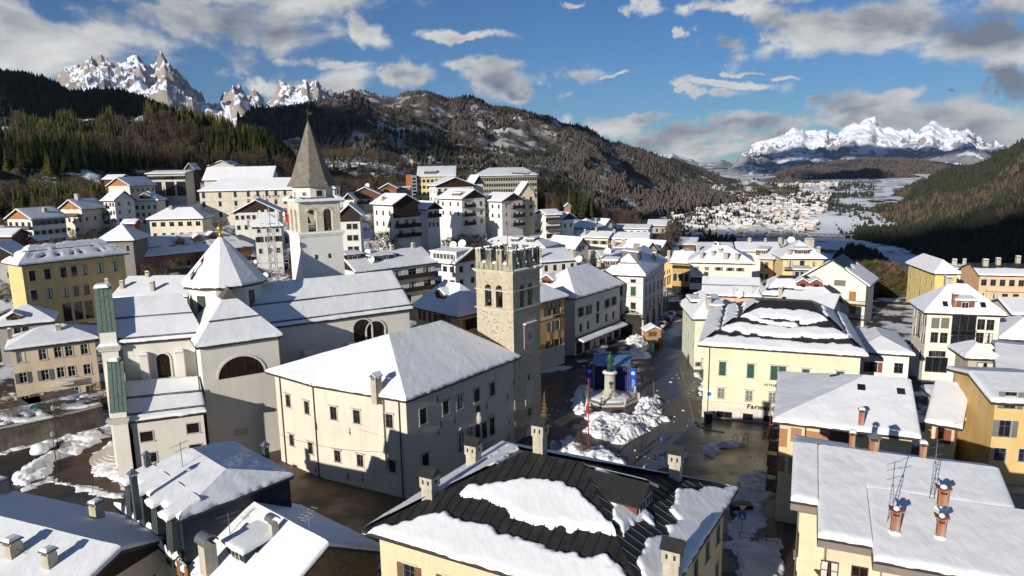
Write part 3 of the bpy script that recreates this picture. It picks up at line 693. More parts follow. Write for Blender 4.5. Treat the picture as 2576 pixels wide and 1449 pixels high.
def roof(E, kind, rise=None, ry=None, half=1.0):
 E = [AR(e) for e in E]; rise = solve_rise(E, ry) if ry is not None else rise
 up = AR([0, 0, rise]); L_ = NL(E[1]-E[0]); D = NL(E[2]-E[1]); u = (E[1]-E[0])/L_; v = (E[2]-E[1])/D
 m30, m12, m01, m23 = (E[3]+E[0])/2, (E[1]+E[2])/2, (E[0]+E[1])/2, (E[2]+E[3])/2
 if kind == 'hip':
  if L_ >= D:
   Ra, Rb = m30+u*D/2*half+up, m12-u*D/2*half+up
   return [([E[0], E[1], Rb, Ra], 0, 0), ([E[1], E[2], Rb], 0, 0), ([E[2], E[3], Ra, Rb], 0, 0), ([E[3], E[0], Ra], 0, 0)], []
  Ra, Rb = m01+v*L_/2*half+up, m23-v*L_/2*half+up
  return [([E[0], E[1], Ra], 0, 0), ([E[1], E[2], Rb, Ra], 0, 0), ([E[2], E[3], Rb], 0, 0), ([E[3], E[0], Ra, Rb], 0, 0)], []
 if kind == 'gx': return [([E[0], E[1], m12+up, m30+up], 1, 1), ([E[2], E[3], m30+up, m12+up], 1, 1)], [(1, m12+up, None), (3, m30+up, None)]
 if kind == 'gy': return [([E[1], E[2], m23+up, m01+up], 1, 1), ([E[3], E[0], m01+up, m23+up], 1, 1)], [(0, m01+up, None), (2, m23+up, None)]
 if kind == 'shed':
  return [([E[0], E[1], E[2]+up, E[3]+up], 1, 1, None, True)], []
 if kind == 'flat':
  up = AR([0, 0, .05]); return [([E[0], E[1], E[2]+up, E[3]+up], 1, 1, None, True)], []
def house(name, label, A, B, ze=None, depth=None, C=None, kind='hip', rise=None, ry=None, wall=(.6, .55, .45), half=1.0, gab=None, **kw):
 E = rect(A, B, ze, depth, C); pl, g = roof(E, kind, rise, ry, half)
 if gab is not None: g = [(e, p, gab) for e, p, _ in g]
 if 'mask' in kw and kw['mask'] is None: kw.pop('mask')
 return bld(name, label, E, pl, wall, gables=g, **kw)
def bandmask(*bands):
 """bare strips across the slope: (t0, t1) in fractions of the slope length"""
 def f(x, s, w_, L_, X):
  m = np.full(np.shape(s), 5.)
  for b in bands:
   c = (b[0]+b[1])/2*L_; h = (b[1]-b[0])/2*L_; m = np.minimum(m, np.abs(s-c)-h)
  return m
 return f
def polymask(*polys):
 """snow only inside polygons given in (fraction along eave, fraction up slope)"""
 def f(x, s, w_, L_, X):
  best = np.full(np.shape(s), -5.)
  for poly in polys:
   P = [(p[0]*w_, p[1]*L_) for p in poly]; ins = np.zeros(np.shape(s), bool); dd = np.full(np.shape(s), 1e9)
   for i in range(len(P)):
    (x0, y0), (x1, y1) = P[i], P[(i+1) % len(P)]
    ins ^= ((y0 > s) != (y1 > s)) & (x < (x1-x0)*(s-y0)/(y1-y0+1e-12)+x0)
    t = np.clip(((x-x0)*(x1-x0)+(s-y0)*(y1-y0))/((x1-x0)**2+(y1-y0)**2+1e-9), 0, 1)
    dd = np.minimum(dd, np.hypot(x-x0-t*(x1-x0), s-y0-t*(y1-y0)))
   best = np.maximum(best, np.where(ins, dd, -dd))
  return best
 return f
def pxmask(planeP, *polys):
 """snow patches given as world polygons traced on the roof plane"""
 tr = [[hit([(planeP,)], *q)[0][:2] for q in poly] for poly in polys]
 def f(x, s, w_, L_, X):
  best = np.full(np.shape(s), -5.); px, py = X[..., 0], X[..., 1]
  for P in tr:
   ins = np.zeros(px.shape, bool); dd = np.full(px.shape, 1e9)
   for i in range(len(P)):
    (x0, y0), (x1, y1) = P[i], P[(i+1) % len(P)]
    ins ^= ((y0 > py) != (y1 > py)) & (px < (x1-x0)*(py-y0)/(y1-y0+1e-12)+x0)
    t = np.clip(((px-x0)*(x1-x0)+(py-y0)*(y1-y0))/((x1-x0)**2+(y1-y0)**2+1e-9), 0, 1)
    dd = np.minimum(dd, np.hypot(px-x0-t*(x1-x0), py-y0-t*(y1-y0)))
   best = np.maximum(best, np.where(ins, dd, -dd))
  return best
 return f
# ---------------------------------------------------------------- terrain
_cp = []
for x in range(-160, 181, 40):
 for y in range(-40, 221, 40):
  if x < -110 and y > 150: continue
  _cp.append((x, y, 0))
def cpx(px, py, Y): p = aty(px, py, Y); _cp.append((p[0], p[1], p[2]))
for a in [(60,640,225),(200,640,230),(400,610,255),(600,575,310),(760,575,310),(700,620,240),(900,650,225),(1100,610,265),(1300,580,300),(1250,487,385),(1100,500,360),(1400,500,380),
          (1500,605,330),(1430,520,420),(1600,580,380),(100,505,330),(300,505,350),(30,590,260),(60,450,420),(250,450,440),(450,455,430),(900,520,330),(1000,470,470),(1340,455,520),(700,470,430),(850,480,440)]: cpx(*a)
cpx(1000,604,214)
for a in [(60,300,2),(110,350,0),(140,420,-30),(60,420,-6),(230,180,-10),(150,290,-20),(170,250,-16),(200,300,-45),(160,340,-38),(125,335,-16),(250,240,-50),(300,300,-90),(300,180,-60),(250,330,-85),(230,400,-92),(200,360,-70),(190,500,-80),(290,450,-97),(300,560,-92),(330,620,-97),(400,700,-97),(470,900,-97),(530,1150,-96),(620,700,-97),(360,450,-95),(330,330,-60),(300,640,-84),
          (230,700,-70),(330,900,-72),(430,1150,-74),(150,480,-40),(100,600,-55),(0,700,-50),(0,1000,-55),(200,1000,-68),(200,1500,-66),(600,1500,-66),(500,2000,-60),(900,2000,-60),(0,1500,-40),(700,2600,-50),(1400,2600,-50),
          (-300,600,60),(-500,700,90),(-600,400,70),(-200,900,60),(900,800,-97),(900,1300,-80),(420,330,-80),(500,100,-90),(400,-100,-90),(260,-100,-20),(-300,100,25),(-300,-100,20),(-400,250,60),(0,-200,10),(480,1300,-80),(700,1150,-97)]: _cp.append(a)
CPA = AR(_cp, float)
def HT(x, y):
 x = np.atleast_1d(np.asarray(x, float)); y = np.atleast_1d(np.asarray(y, float))
 d2 = (x[..., None]-CPA[:, 0])**2+(y[..., None]-CPA[:, 1])**2
 rr = 20+.05*np.hypot(x, y)[..., None]
 wgt = 1/(d2+rr**2)**1.9
 return (wgt*CPA[:, 2]).sum(-1)/wgt.sum(-1)
def mountm(key, base, base2, snow=(.84, .86, .9), thr=.5, soft=.12, nsc=.01, slope=0., vsc=.004, hz=None, bump=0., rock=None, rthr=.6, stretch=1.):
 m = bpy.data.materials.new(key); m.use_nodes = True; nt = m.node_tree; L = nt.links.new; b = nt.nodes['Principled BSDF']; b.inputs['Roughness'].default_value = .9; b.inputs['Specular IOR Level'].default_value = .1
 g = mk(nt, 'ShaderNodeNewGeometry'); sp = mk(nt, 'ShaderNodeSeparateXYZ'); L(g.outputs['Normal'], sp.inputs[0]); pz = mk(nt, 'ShaderNodeSeparateXYZ'); L(g.outputs['Position'], pz.inputs[0])
 mp = mk(nt, 'ShaderNodeMapping'); mp.inputs['Scale'].default_value = (1, 1, stretch); L(g.outputs['Position'], mp.inputs[0])
 n = mk(nt, 'ShaderNodeTexNoise', i_Scale=nsc, i_Detail=9.0, i_Roughness=.68); L(mp.outputs[0], n.inputs['Vector'])
 n2 = mk(nt, 'ShaderNodeTexNoise', i_Scale=vsc, i_Detail=6.0, i_Roughness=.6); L(mp.outputs[0], n2.inputs['Vector'])
 v = M_(nt, 'ADD', M_(nt, 'MULTIPLY', n.outputs[0], 1.0), M_(nt, 'MULTIPLY', M_(nt, 'SUBTRACT', sp.outputs[2], .7), slope))
 v = M_(nt, 'ADD', v, M_(nt, 'MULTIPLY', M_(nt, 'SUBTRACT', n2.outputs[0], .5), .5))
 if hz: 
  mr = mk(nt, 'ShaderNodeMapRange', i_1=hz[0], i_2=hz[1], i_3=hz[2], i_4=hz[3]); L(pz.outputs[2], mr.inputs[0]); v = M_(nt, 'ADD', v, mr.outputs[0])
 ms = mk(nt, 'ShaderNodeMapRange', interpolation_type='SMOOTHSTEP', i_1=thr-soft, i_2=thr+soft); L(v, ms.inputs[0])
 c1 = mk(nt, 'ShaderNodeMix', data_type='RGBA'); r = mk(nt, 'ShaderNodeMapRange', i_1=.35, i_2=.65); L(n2.outputs[0], r.inputs[0]); L(r.outputs[0], c1.inputs[0]); c1.inputs[6].default_value = (*base, 1); c1.inputs[7].default_value = (*base2, 1)
 last = c1.outputs[2]
 c2 = mk(nt, 'ShaderNodeMix', data_type='RGBA'); L(ms.outputs[0], c2.inputs[0]); L(last, c2.inputs[6]); c2.inputs[7].default_value = (*snow, 1); L(c2.outputs[2], b.inputs['Base Color'])
 if bump:
  bp = mk(nt, 'ShaderNodeBump', i_Strength=bump, i_Distance=.3/nsc*.02); L(n.outputs[0], bp.inputs['Height']); L(bp.outputs[0], b.inputs['Normal'])
 MC[key] = m; return m
GROUNDM = mountm('snowy_ground', (.08, .06, .042), (.12, .09, .06), thr=.43, soft=.05, nsc=.09, vsc=.02, slope=.3)
VALM = mountm('valley_ground', (.07, .065, .06), (.045, .045, .045), thr=.44, soft=.04, nsc=.022, vsc=.006, slope=.0)
TOWNM = mountm('town_ground', (.05, .042, .035), (.08, .065, .05), (.72, .73, .76), thr=.52, soft=.04, nsc=.12, vsc=.05)
def build_ground():
 ys = np.r_[np.linspace(-60, 240, 76), np.geomspace(243, 4200, 170)]; uu = np.linspace(-1, 1, 260)
 Yg, U = np.meshgrid(ys, uu, indexing='ij')
 half = np.maximum(170, 60+Yg*1.05); Xg = U*half
 Z = HT(Xg.ravel(), Yg.ravel()).reshape(Xg.shape)
 k = sst(160, 300, np.hypot(Xg, Yg))
 Z = Z + k*(fbm(Xg*.02, Yg*.02, 4, 3)*3.5) - (1-k)*.12
 P = np.stack([Xg, Yg, Z], -1)
 me = gridmesh('ground', P, [GROUNDM, VALM, TOWNM]); 
 zc = AR([p.center[1] for p in me.polygons]); me.polygons.foreach_set('material_index', np.where(zc > 520, 1, np.where(zc < 235, 2, 0)).astype(np.int32))
 o = link('ground', me); tag(o, kind='structure')
build_ground()
lm = MB(); lm.quad((120, -100, -90), (2600, -100, -90), (2600, 2100, -90), (120, 2100, -90))
LAKEM = mountm('lake_snow', (.45, .48, .52), (.55, .57, .6), (.80, .83, .87), thr=.42, soft=.12, nsc=.006, vsc=.002)
tag(lm.build('frozen_lake', LAKEM), kind='structure')
# ---------------------------------------------------------------- hills and mountains
def ridge(name, sky, footY, footz, m, nu=260, nv=90, amp=40, nsc=.004, prof=1.0, back=.35, jag=0., jsc=.01, seed=1, rid=True, fine=0., dz_back=.5, loc_smooth=True, warp=0.):
 px = AR([s[0] for s in sky], float); py = AR([s[1] for s in sky], float); YY = AR([s[2] for s in sky], float)
 s = np.linspace(px[0], px[-1], nu); pyi = np.interp(s, px, py); Yi = np.interp(s, px, YY)
 top = AR([aty(a, b, c) for a, b, c in zip(s, pyi, Yi)])
 fY = footY(s) if callable(footY) else np.interp(s, [q[0] for q in footY], [q[1] for q in footY]) if isinstance(footY, list) else np.full(nu, footY)
 fz = np.interp(s, [q[0] for q in footz], [q[1] for q in footz]) if isinstance(footz, list) else np.full(nu, footz)
 kx = top[:, 0]/top[:, 1]; foot = np.stack([kx*fY, fY, fz], -1)
 t = np.r_[np.linspace(0, 1, nv), 1+np.linspace(.04, 1, 10)*back]
 T, S = np.meshgrid(t, np.arange(nu), indexing='ij')
 F = foot[S]; P0 = top[S]; tt = np.minimum(T, 1)
 XY = F[..., :2]+(P0[..., :2]-F[..., :2])*T[..., None]
 z = F[..., 2]+(P0[..., 2]-F[..., 2])*tt**prof
 hgt = np.maximum(P0[..., 2]-F[..., 2], 10)
 z = np.where(T > 1, P0[..., 2]-hgt*dz_back*(T-1)/back, z)
 wgt = np.clip(np.sin(np.clip(tt, 0, 1)*pi), 0, 1)**.6
 X, Y = XY[..., 0], XY[..., 1]
 nz = (ridged(X*nsc, Y*nsc, 6, seed)-.45) if rid else fbm(X*nsc, Y*nsc, 5, seed)
 z = z+amp*nz*wgt*2*(1-tt)**.35
 if fine: z = z+fine*fbm(X*nsc*9, Y*nsc*9, 4, seed+5)*np.clip(tt*6, 0, 1)
 if jag: z = z+jag*(ridged(X*jsc, Y*jsc, 5, seed+3)-.55)*np.clip((tt-.35)*2, 0, 1)
 P = np.stack([X, Y, z], -1)
 o = link(name, gridmesh(name, P, m, smooth=loc_smooth)); tag(o, kind='structure')
 return P, o
RX = lambda L, Y: [(a, b, Y) for a, b in L]
DOLO = mountm('dolomite_rock', (.33, .28, .235), (.19, .185, .19), (.80, .83, .90), thr=.46, soft=.05, nsc=.006, slope=1.1, vsc=.0016, stretch=.45, bump=.5)
PALE = mountm('pale_limestone', (.30, .29, .29), (.17, .18, .21), (.82, .84, .9), thr=.47, soft=.07, nsc=.005, slope=.8, vsc=.0012, hz=(0, 420, -.30, .22), bump=.4)
FARB = mountm('far_hill', (.085, .078, .072), (.05, .052, .058), (.55, .57, .62), thr=.66, soft=.08, nsc=.004, vsc=.001)
FORM = mountm('forest_floor', (.085, .070, .06), (.06, .054, .05), (.50, .49, .49), thr=.55, soft=.08, nsc=.011, vsc=.003, hz=(230, 420, 0, .10))
DARKM = mountm('dark_forest_floor', (.022, .024, .02), (.03, .028, .022), (.55, .57, .6), thr=.80, soft=.05, nsc=.012, vsc=.004)
SLOPEM = mountm('valley_slope_floor', (.06, .052, .036), (.035, .036, .028), (.7, .72, .75), thr=.73, soft=.05, nsc=.012, vsc=.004)
NEARM = mountm('near_hill_floor', (.075, .055, .038), (.05, .042, .03), (.85, .87, .9), thr=.58, soft=.05, nsc=.03, vsc=.012)
ridge('mountain_far', RX([(1640,400),(1668,386),(1690,382),(1705,390),(1722,396),(1760,408),(1785,402),(1800,404),(1815,401),(1830,408),(1850,412),(1900,420)], 14000), 12000, -60, PALE, 120, 30, amp=80, nsc=.001, jag=60, jsc=.002)
ridge('mountain_snowy', RX([(1800,470),(1832,445),(1845,420),(1860,400),(1875,385),(1895,365),(1920,354),(1940,350),(1960,342),(1970,340),(1985,332),(1998,322),(2020,320),(2032,330),(2050,332),(2066,325),(2075,323),(2088,333),(2105,335),(2120,322),(2132,312),(2140,305),(2150,303),(2165,303),(2178,297),(2190,295),(2200,300),(2210,312),(2225,318),(2240,316),(2260,323),(2290,328),(2312,326),(2322,315),(2335,305),(2350,308),(2362,314),(2380,325),(2395,330),(2412,332),(2425,326),(2436,323),(2448,332),(2460,345),(2475,352),(2495,362),(2505,358),(2520,368),(2540,376),(2600,392),(2700,400)], 8500),
      5200, -60, PALE, 420, 150, amp=150, nsc=.0011, prof=1.25, jag=110, jsc=.0042, fine=30, seed=4, loc_smooth=False)
ridge('mountain_rocky', RX([(60,260),(110,225),(140,205),(150,190),(160,170),(178,160),(198,152),(212,140),(232,143),(243,150),(252,137),(268,141),(280,152),(292,160),(302,148),(325,141),(345,139),(358,148),(372,162),(384,155),(393,143),(402,132),(410,129),(420,143),(428,156),(440,168),(452,185),(462,196),(480,212),(492,224),(505,238),(525,240),(545,243),(562,236),(575,232),(586,220),(600,212),(610,222),(625,238),(634,226),(648,228),(662,244),(676,240),(690,222),(702,213),(722,210),(742,208),(754,203),(762,195),(770,196),(777,209),(786,212),(793,196),(800,200),(808,213),(825,224),(840,236),(860,252),(900,285),(960,300)], 6500),
      4300, 150, DOLO, 460, 130, amp=170, nsc=.0015, prof=1.1, jag=120, jsc=.0055, fine=35, seed=9, loc_smooth=False)
PFH, _ = ridge('hill_far', RX([(1850,480),(1890,470),(1930,452),(1960,440),(2010,424),(2050,415),(2100,403),(2200,399),(2300,400),(2390,410),(2440,420),(2500,440),(2600,450)], 4800), 2700, -62, FARB, 160, 50, amp=60, nsc=.002, seed=6, fine=10)
ridge('hill_small', RX([(1955,486),(1975,472),(2005,462),(2040,462),(2070,470),(2100,485)], 2700), 2450, -60, FARB, 60, 24, amp=10, nsc=.004, seed=8)
M3S = [(600,335),(640,300),(670,288),(700,275),(745,262),(800,258),(830,250),(850,240),(890,228),(910,226),(930,235),(960,243),(1000,240),(1030,228),(1050,226),(1075,225),(1100,234),(1130,240),(1160,236),(1190,244),(1210,250),(1235,265),(1260,268),(1290,272),(1320,278),(1380,290),(1410,305),(1450,310),(1480,318),(1510,338),(1540,358),(1580,368),(1620,375),(1680,395),(1760,420),(1850,452),(1900,473),(1960,488),(2010,500)]
P3, _ = ridge('mountain_forested', [(a, b+3, 2500+max(0, a-1500)*1.0) for a, b in M3S], [(600, 620), (1300, 720), (1500, 950), (1700, 1500), (2010, 2100)], [(600, 55), (900, 20), (1300, 0), (1500, -40), (1700, -62), (2010, -62)], FORM, 420, 150, amp=75, nsc=.0022, prof=1.15, seed=21, fine=14)
P3b, _ = ridge('mountain_spur', [(1560, 545, 1500), (1600, 520, 1550), (1650, 480, 1700), (1720, 470, 1900), (1800, 480, 2000), (1880, 490, 2100), (1960, 508, 2150), (1990, 520, 2100)], [(1560, 1200), (1700, 1450), (1990, 1900)], -64, FORM, 140, 40, amp=12, nsc=.006, seed=23, fine=4)
M5S = [(-260,162),(-60,172),(0,180),(60,190),(110,202),(150,218),(175,228),(215,224),(260,221),(310,226),(350,236),(390,254),(420,270),(450,290),(480,306),(520,340)]
P5, _ = ridge('hill_dark', RX([(a, b+(8 if a > 150 else 0)) for a, b in M5S], 1500), 620, [(-200, 60), (500, 50)], DARKM, 220, 60, amp=35, nsc=.004, seed=31, fine=8)
M4S = [(-320,300),(-100,310),(0,325),(40,300),(90,285),(150,292),(200,290),(260,280),(330,268),(370,262),(420,260),(460,268),(500,280),(540,290),(600,306),(650,325),(690,345),(720,370),(750,405),(780,450),(800,480)]
P4, _ = ridge('hill_wooded', RX([(a, b+12+14*min(1, max(0, (a-200)/150))*(1 if a < 640 else .5)) for a, b in M4S], 600), [(-300, 330), (100, 350), (300, 400), (550, 440), (800, 480)], [(-300, 55), (60, 33), (300, 32), (800, 26)], NEARM, 260, 70, amp=11, nsc=.012, seed=41, prof=.9, fine=3, dz_back=.9)
M6S = [(2060,562,2600),(2100,548,2500),(2140,530,2400),(2180,512,2300),(2260,482,2100),(2330,452,1900),(2400,425,1750),(2440,415,1700),(2500,395,1600),(2540,375,1500),(2576,358,1450),(2700,320,1350),(2900,250,1200),(3200,150,1100)]
P6, _ = ridge('hill_slope', M6S, [(2060, 1500), (2130, 1150), (2190, 1090), (2250, 1020), (2290, 975), (2350, 890), (2400, 830), (2600, 730), (2900, 600), (3200, 520)], -93, SLOPEM, 260, 80, amp=26, nsc=.004, seed=51, fine=8)
PI_, _ = ridge('island_hill', [(2095,668,905),(2112,650,905),(2130,640,900),(2150,634,900),(2175,642,900),(2200,652,890),(2225,672,880),(2240,690,870)], [(2095, 860), (2240, 800)], -94, DARKM, 60, 20, amp=2, nsc=.02, seed=57, back=.12, dz_back=1.4)
# ---------------------------------------------------------------- unseen clouds behind the camera, added only to shade slopes, valley and lake
CLM = mat('shade_cloud_white', (.8, .8, .8), 1., var=.02)
def shade_cloud(name, target, a, b, rot, alt=1900, seed=0, thick=160):
 """a flat bottomed cloud at height alt, out of view, added so its shadow falls on target"""
 t = AR(target, float); s = AR(sv); c = t+s*((alt-t[2])/s[2]); nu, nv_ = 56, 20
 th, ph = np.meshgrid(np.linspace(0, 2*pi, nu+1), np.linspace(-.5*pi, .5*pi, nv_+1)); r = 1+.34*fbm(np.cos(th)*2.2+seed*7, np.sin(th)*2.2, 4, seed)*np.cos(ph)+.10*fbm(np.cos(th)*7+seed, np.sin(th)*7+ph*2, 3, seed+3)
 x = a*r*np.cos(ph)*np.cos(th); y = b*r*np.cos(ph)*np.sin(th); z = thick*r*np.sin(ph)*np.where(ph > 0, 1, .3); cr_, sr_ = cos(R(rot)), sin(R(rot))
 P = np.stack([x*cr_-y*sr_, x*sr_+y*cr_, z], -1); o = link(name, gridmesh(name, P, CLM), None, tuple(c)); tag(o, kind='structure'); return o
shade_cloud('shade_cloud', (620, 850, -85), 420, 240, 15, seed=1, thick=50)
shade_cloud('shade_cloud', (900, 830, -60), 380, 200, 30, seed=2, thick=50)
shade_cloud('shade_cloud', (340, 960, -70), 290, 150, 15, seed=12, thick=30)
shade_cloud('shade_cloud', (-290, 425, 45), 210, 26, 3, alt=900, seed=15, thick=8)
shade_cloud('shade_cloud', (-880, 1180, 190), 520, 470, 0, seed=3, thick=50)
shade_cloud('shade_cloud', (1500, 3300, -20), 500, 250, 30, seed=6, thick=60)
shade_cloud('shade_cloud', (3700, 6900, 120), 1400, 520, -15, alt=2600, seed=4)
shade_cloud('shade_cloud', (2500, 6000, 20), 700, 400, 20, alt=2600, seed=5)
shade_cloud('shade_cloud', (80, 2250, 240), 330, 90, 50, seed=7, thick=40)
# ---------------------------------------------------------------- trees
def treemat(key, col, var=.35):
 m = bpy.data.materials.new(key); m.use_nodes = True; nt = m.node_tree; b = nt.nodes['Principled BSDF']; b.inputs['Roughness'].default_value = .85; b.inputs['Specular IOR Level'].default_value = .1
 oi = mk(nt, 'ShaderNodeObjectInfo'); g = mk(nt, 'ShaderNodeNewGeometry'); n = mk(nt, 'ShaderNodeTexNoise', i_Scale=.9, i_Detail=2.0); nt.links.new(g.outputs['Position'], n.inputs['Vector'])
 v = M_(nt, 'ADD', M_(nt, 'MULTIPLY', oi.outputs['Random'], var*1.4), M_(nt, 'MULTIPLY', n.outputs[0], var*1.4)); v = M_(nt, 'ADD', v, 1-var*1.3)
 s = mk(nt, 'ShaderNodeVectorMath', operation='SCALE'); s.inputs[0].default_value = col; nt.links.new(v, s.inputs['Scale']); nt.links.new(s.outputs[0], b.inputs['Base Color'])
 return m
CONM = treemat('conifer_needles', (.040, .052, .018)); CONY = treemat('conifer_yellow_green', (.085, .085, .02)); LARM = treemat('bare_larch', (.088, .066, .045)); TWIGM = treemat('bare_twigs', (.105, .078, .055)); BARK = treemat('bark', (.07, .05, .038), .2)
DCON = treemat('dark_conifer', (.032, .036, .022)); GREYT = treemat('grey_brown_tree', (.085, .070, .062))
BUSHM = treemat('brown_bush', (.13, .085, .045)); BUSHG = treemat('green_bush', (.06, .07, .02))
def crown_conifer(h, r, seed, tiers=10, fans=9, droop=.35):
 rd = random.Random(seed); mb = MB()
 for k in range(tiers):
  f = k/(tiers-1); z = h*(.10+.86*f); rr = r*(1-f)**.85*(.85+.3*rd.random())+.12; hh = h/tiers*1.5
  for i in range(fans):
   a = 2*pi*(i+rd.random()*.8)/fans+k; q = rr*(.65+.5*rd.random()); wd = .42*q+.1
   tip = (q*cos(a), q*sin(a), z-droop*q*rd.uniform(.6, 1.2)); ca, sa = cos(a), sin(a)
   mb.add([(0, 0, z+hh*.5), (q*.6*ca-wd*sa, q*.6*sa+wd*ca, z-droop*q*.35), tip, (q*.6*ca+wd*sa, q*.6*sa-wd*ca, z-droop*q*.35)], [(0, 1, 2, 3)])
 mb.add([(0, 0, h), (.15, 0, h*.93), (-.08, .13, h*.93), (-.08, -.13, h*.93)], [(0,1,2),(0,2,3),(0,3,1)])
 return mb
def crown_bare(h, r, seed, n=150, spread=1.0, low=.25):
 rd = random.Random(seed); mb = MB()
 for i in range(n):
  a = rd.random()*6.283; f = rd.random(); z0 = h*(low+(1-low)*f); rr = r*sin(pi*min(.95, .18+f*.75))*rd.random()**.5
  x, y = rr*cos(a), rr*sin(a); b = a+rd.uniform(-.7, .7); L_ = rd.uniform(.5, 1.1)*r*.5*spread; t = rd.uniform(.04, .09)*max(.7, r*.28)
  e = (x+L_*cos(b), y+L_*sin(b), z0+L_*rd.uniform(.3, 1.3)); c = rd.uniform(0, 3)
  mb.add([(x, y, z0), (x+t*cos(c), y+t*sin(c), z0+t*2), e], [(0, 1, 2)])
  c += 1.5; L2 = L_*.7; e2 = (x+L2*cos(b+1), y+L2*sin(b+1), z0+L2*rd.uniform(.4, 1.2))
  mb.add([(x, y, z0), (x+t*cos(c), y+t*sin(c), z0-t), e2], [(0, 1, 2)])
 return mb
def trunk_mb(h, r, seed, limbs=6, sp=1.0, cr=2.):
 rd = random.Random(seed); mb = MB(); mb.tube((0, 0, -.8), (0, 0, h*.45), r, 7, 0, r*.7); mb.tube((0, 0, h*.45), (rd.uniform(-.2, .2), rd.uniform(-.2, .2), h*.9), r*.7, 6, 0, r*.15)
 for i in range(limbs):
  a = 6.283*i/max(1, limbs)+rd.random(); z = h*rd.uniform(.25, .6); q = cr*rd.uniform(.4, .8)*sp; zz = z+q*rd.uniform(.6, 1.3)
  p = (q*.55*cos(a), q*.55*sin(a), (z+zz)/2); mb.tube((0, 0, z), p, r*.45, 5, 0, r*.28); mb.tube(p, (q*cos(a+.3), q*sin(a+.3), zz+.4), r*.28, 4, 0, r*.07)
  mb.tube(p, (q*.9*cos(a-.5), q*.9*sin(a-.5), zz+.8), r*.22, 4, 0, r*.06)
 return mb
TM = {}
def tree(name, label, p, h, kind='conifer', v=0, group=None, cat='tree', mats=None):
 key = (kind, v, mats.name if mats else '')
 if key not in TM:
  if kind == 'conifer': TM[key] = (crown_conifer(10, 2.3, v).mesh('crown', mats or CONM), trunk_mb(9, .16, v, 0).mesh('trunk', BARK))
  elif kind == 'spruce': TM[key] = (crown_conifer(10, 1.7, v, 14, 10).mesh('crown', mats or CONM), trunk_mb(9, .14, v, 0).mesh('trunk', BARK))
  elif kind == 'larch': TM[key] = (crown_conifer(10, 1.5, v, 13, 7, .1).mesh('crown', mats or LARM), trunk_mb(9, .12, v, 0).mesh('trunk', BARK))
  elif kind == 'bare': TM[key] = (crown_bare(10, 3.6, v, 420, .8).mesh('crown', mats or TWIGM), trunk_mb(9, .2, v, 9, 1.2, 3.4).mesh('trunk', BARK))
  elif kind == 'bush': TM[key] = (crown_bare(10, 5.5, v, 520, .6, .0).mesh('crown', mats or BUSHM), trunk_mb(6, .2, v, 5, 1., 3).mesh('trunk', BARK))
 c, t = TM[key]; s = h/10
 r = empty(name, p, random.random()*6); r.scale = (s, s, s); link('crown', c, r); link('trunk', t, r); tag(r, label, cat, group)
 return r
def gn_scatter(name, pts, scl, kind, mats, objs=None, ratio=.3):
 me = bpy.data.meshes.new(name); me.vertices.add(len(pts)); me.vertices.foreach_set('co', np.asarray(pts, float).ravel())
 a = me.attributes.new('scl', 'FLOAT', 'POINT'); a.data.foreach_set('value', np.asarray(scl, float))
 a = me.attributes.new('rot', 'FLOAT', 'POINT'); a.data.foreach_set('value', np.random.rand(len(pts))*6.28)
 a = me.attributes.new('pick', 'INT', 'POINT'); a.data.foreach_set('value', np.random.randint(0, max(1, len(objs or [1])), len(pts)).astype(np.int32))
 o = link(name, me); tag(o, kind='stuff')
 nt = bpy.data.node_groups.new(name, 'GeometryNodeTree'); nt.interface.new_socket('Geometry', in_out='INPUT', socket_type='NodeSocketGeometry'); nt.interface.new_socket('Geometry', in_out='OUTPUT', socket_type='NodeSocketGeometry')
 gi = nt.nodes.new('NodeGroupInput'); go = nt.nodes.new('NodeGroupOutput'); L = nt.links.new
 iop = nt.nodes.new('GeometryNodeInstanceOnPoints'); L(gi.outputs[0], iop.inputs['Points'])
 def att(n_, t): q = nt.nodes.new('GeometryNodeInputNamedAttribute'); q.data_type = t; q.inputs['Name'].default_value = n_; return q.outputs[0]
 cx = nt.nodes.new('ShaderNodeCombineXYZ'); L(att('rot', 'FLOAT'), cx.inputs[2]); L(cx.outputs[0], iop.inputs['Rotation']); L(att('scl', 'FLOAT'), iop.inputs['Scale'])
 if objs:
  jn = nt.nodes.new('GeometryNodeJoinGeometry')
  for ob in reversed(objs):
   oi = nt.nodes.new('GeometryNodeObjectInfo'); oi.inputs['Object'].default_value = ob; oi.inputs['As Instance'].default_value = True; L(oi.outputs['Geometry'], jn.inputs[0])
  L(jn.outputs[0], iop.inputs['Instance']); iop.inputs['Pick Instance'].default_value = True; L(att('pick', 'INT'), iop.inputs['Instance Index'])
 else:
  jn = nt.nodes.new('GeometryNodeJoinGeometry')
  for (z, r_, h_) in ((0.1, ratio, .62), (.42, ratio*.68, .58)):
   c = nt.nodes.new('GeometryNodeMeshCone'); c.inputs['Vertices'].default_value = 6; c.inputs['Radius Top'].default_value = 0; c.inputs['Radius Bottom'].default_value = r_; c.inputs['Depth'].default_value = h_
   tr = nt.nodes.new('GeometryNodeTransform'); tr.inputs['Translation'].default_value = (0, 0, z); L(c.outputs['Mesh'], tr.inputs[0]); L(tr.outputs[0], jn.inputs[0])
  sm_ = nt.nodes.new('GeometryNodeSetMaterial'); sm_.inputs['Material'].default_value = mats; L(jn.outputs[0], sm_.inputs[0]); L(sm_.outputs[0], iop.inputs['Instance'])
 L(iop.outputs[0], go.inputs[0])
 md = o.modifiers.new('scatter', 'NODES'); md.node_group = nt
 return o
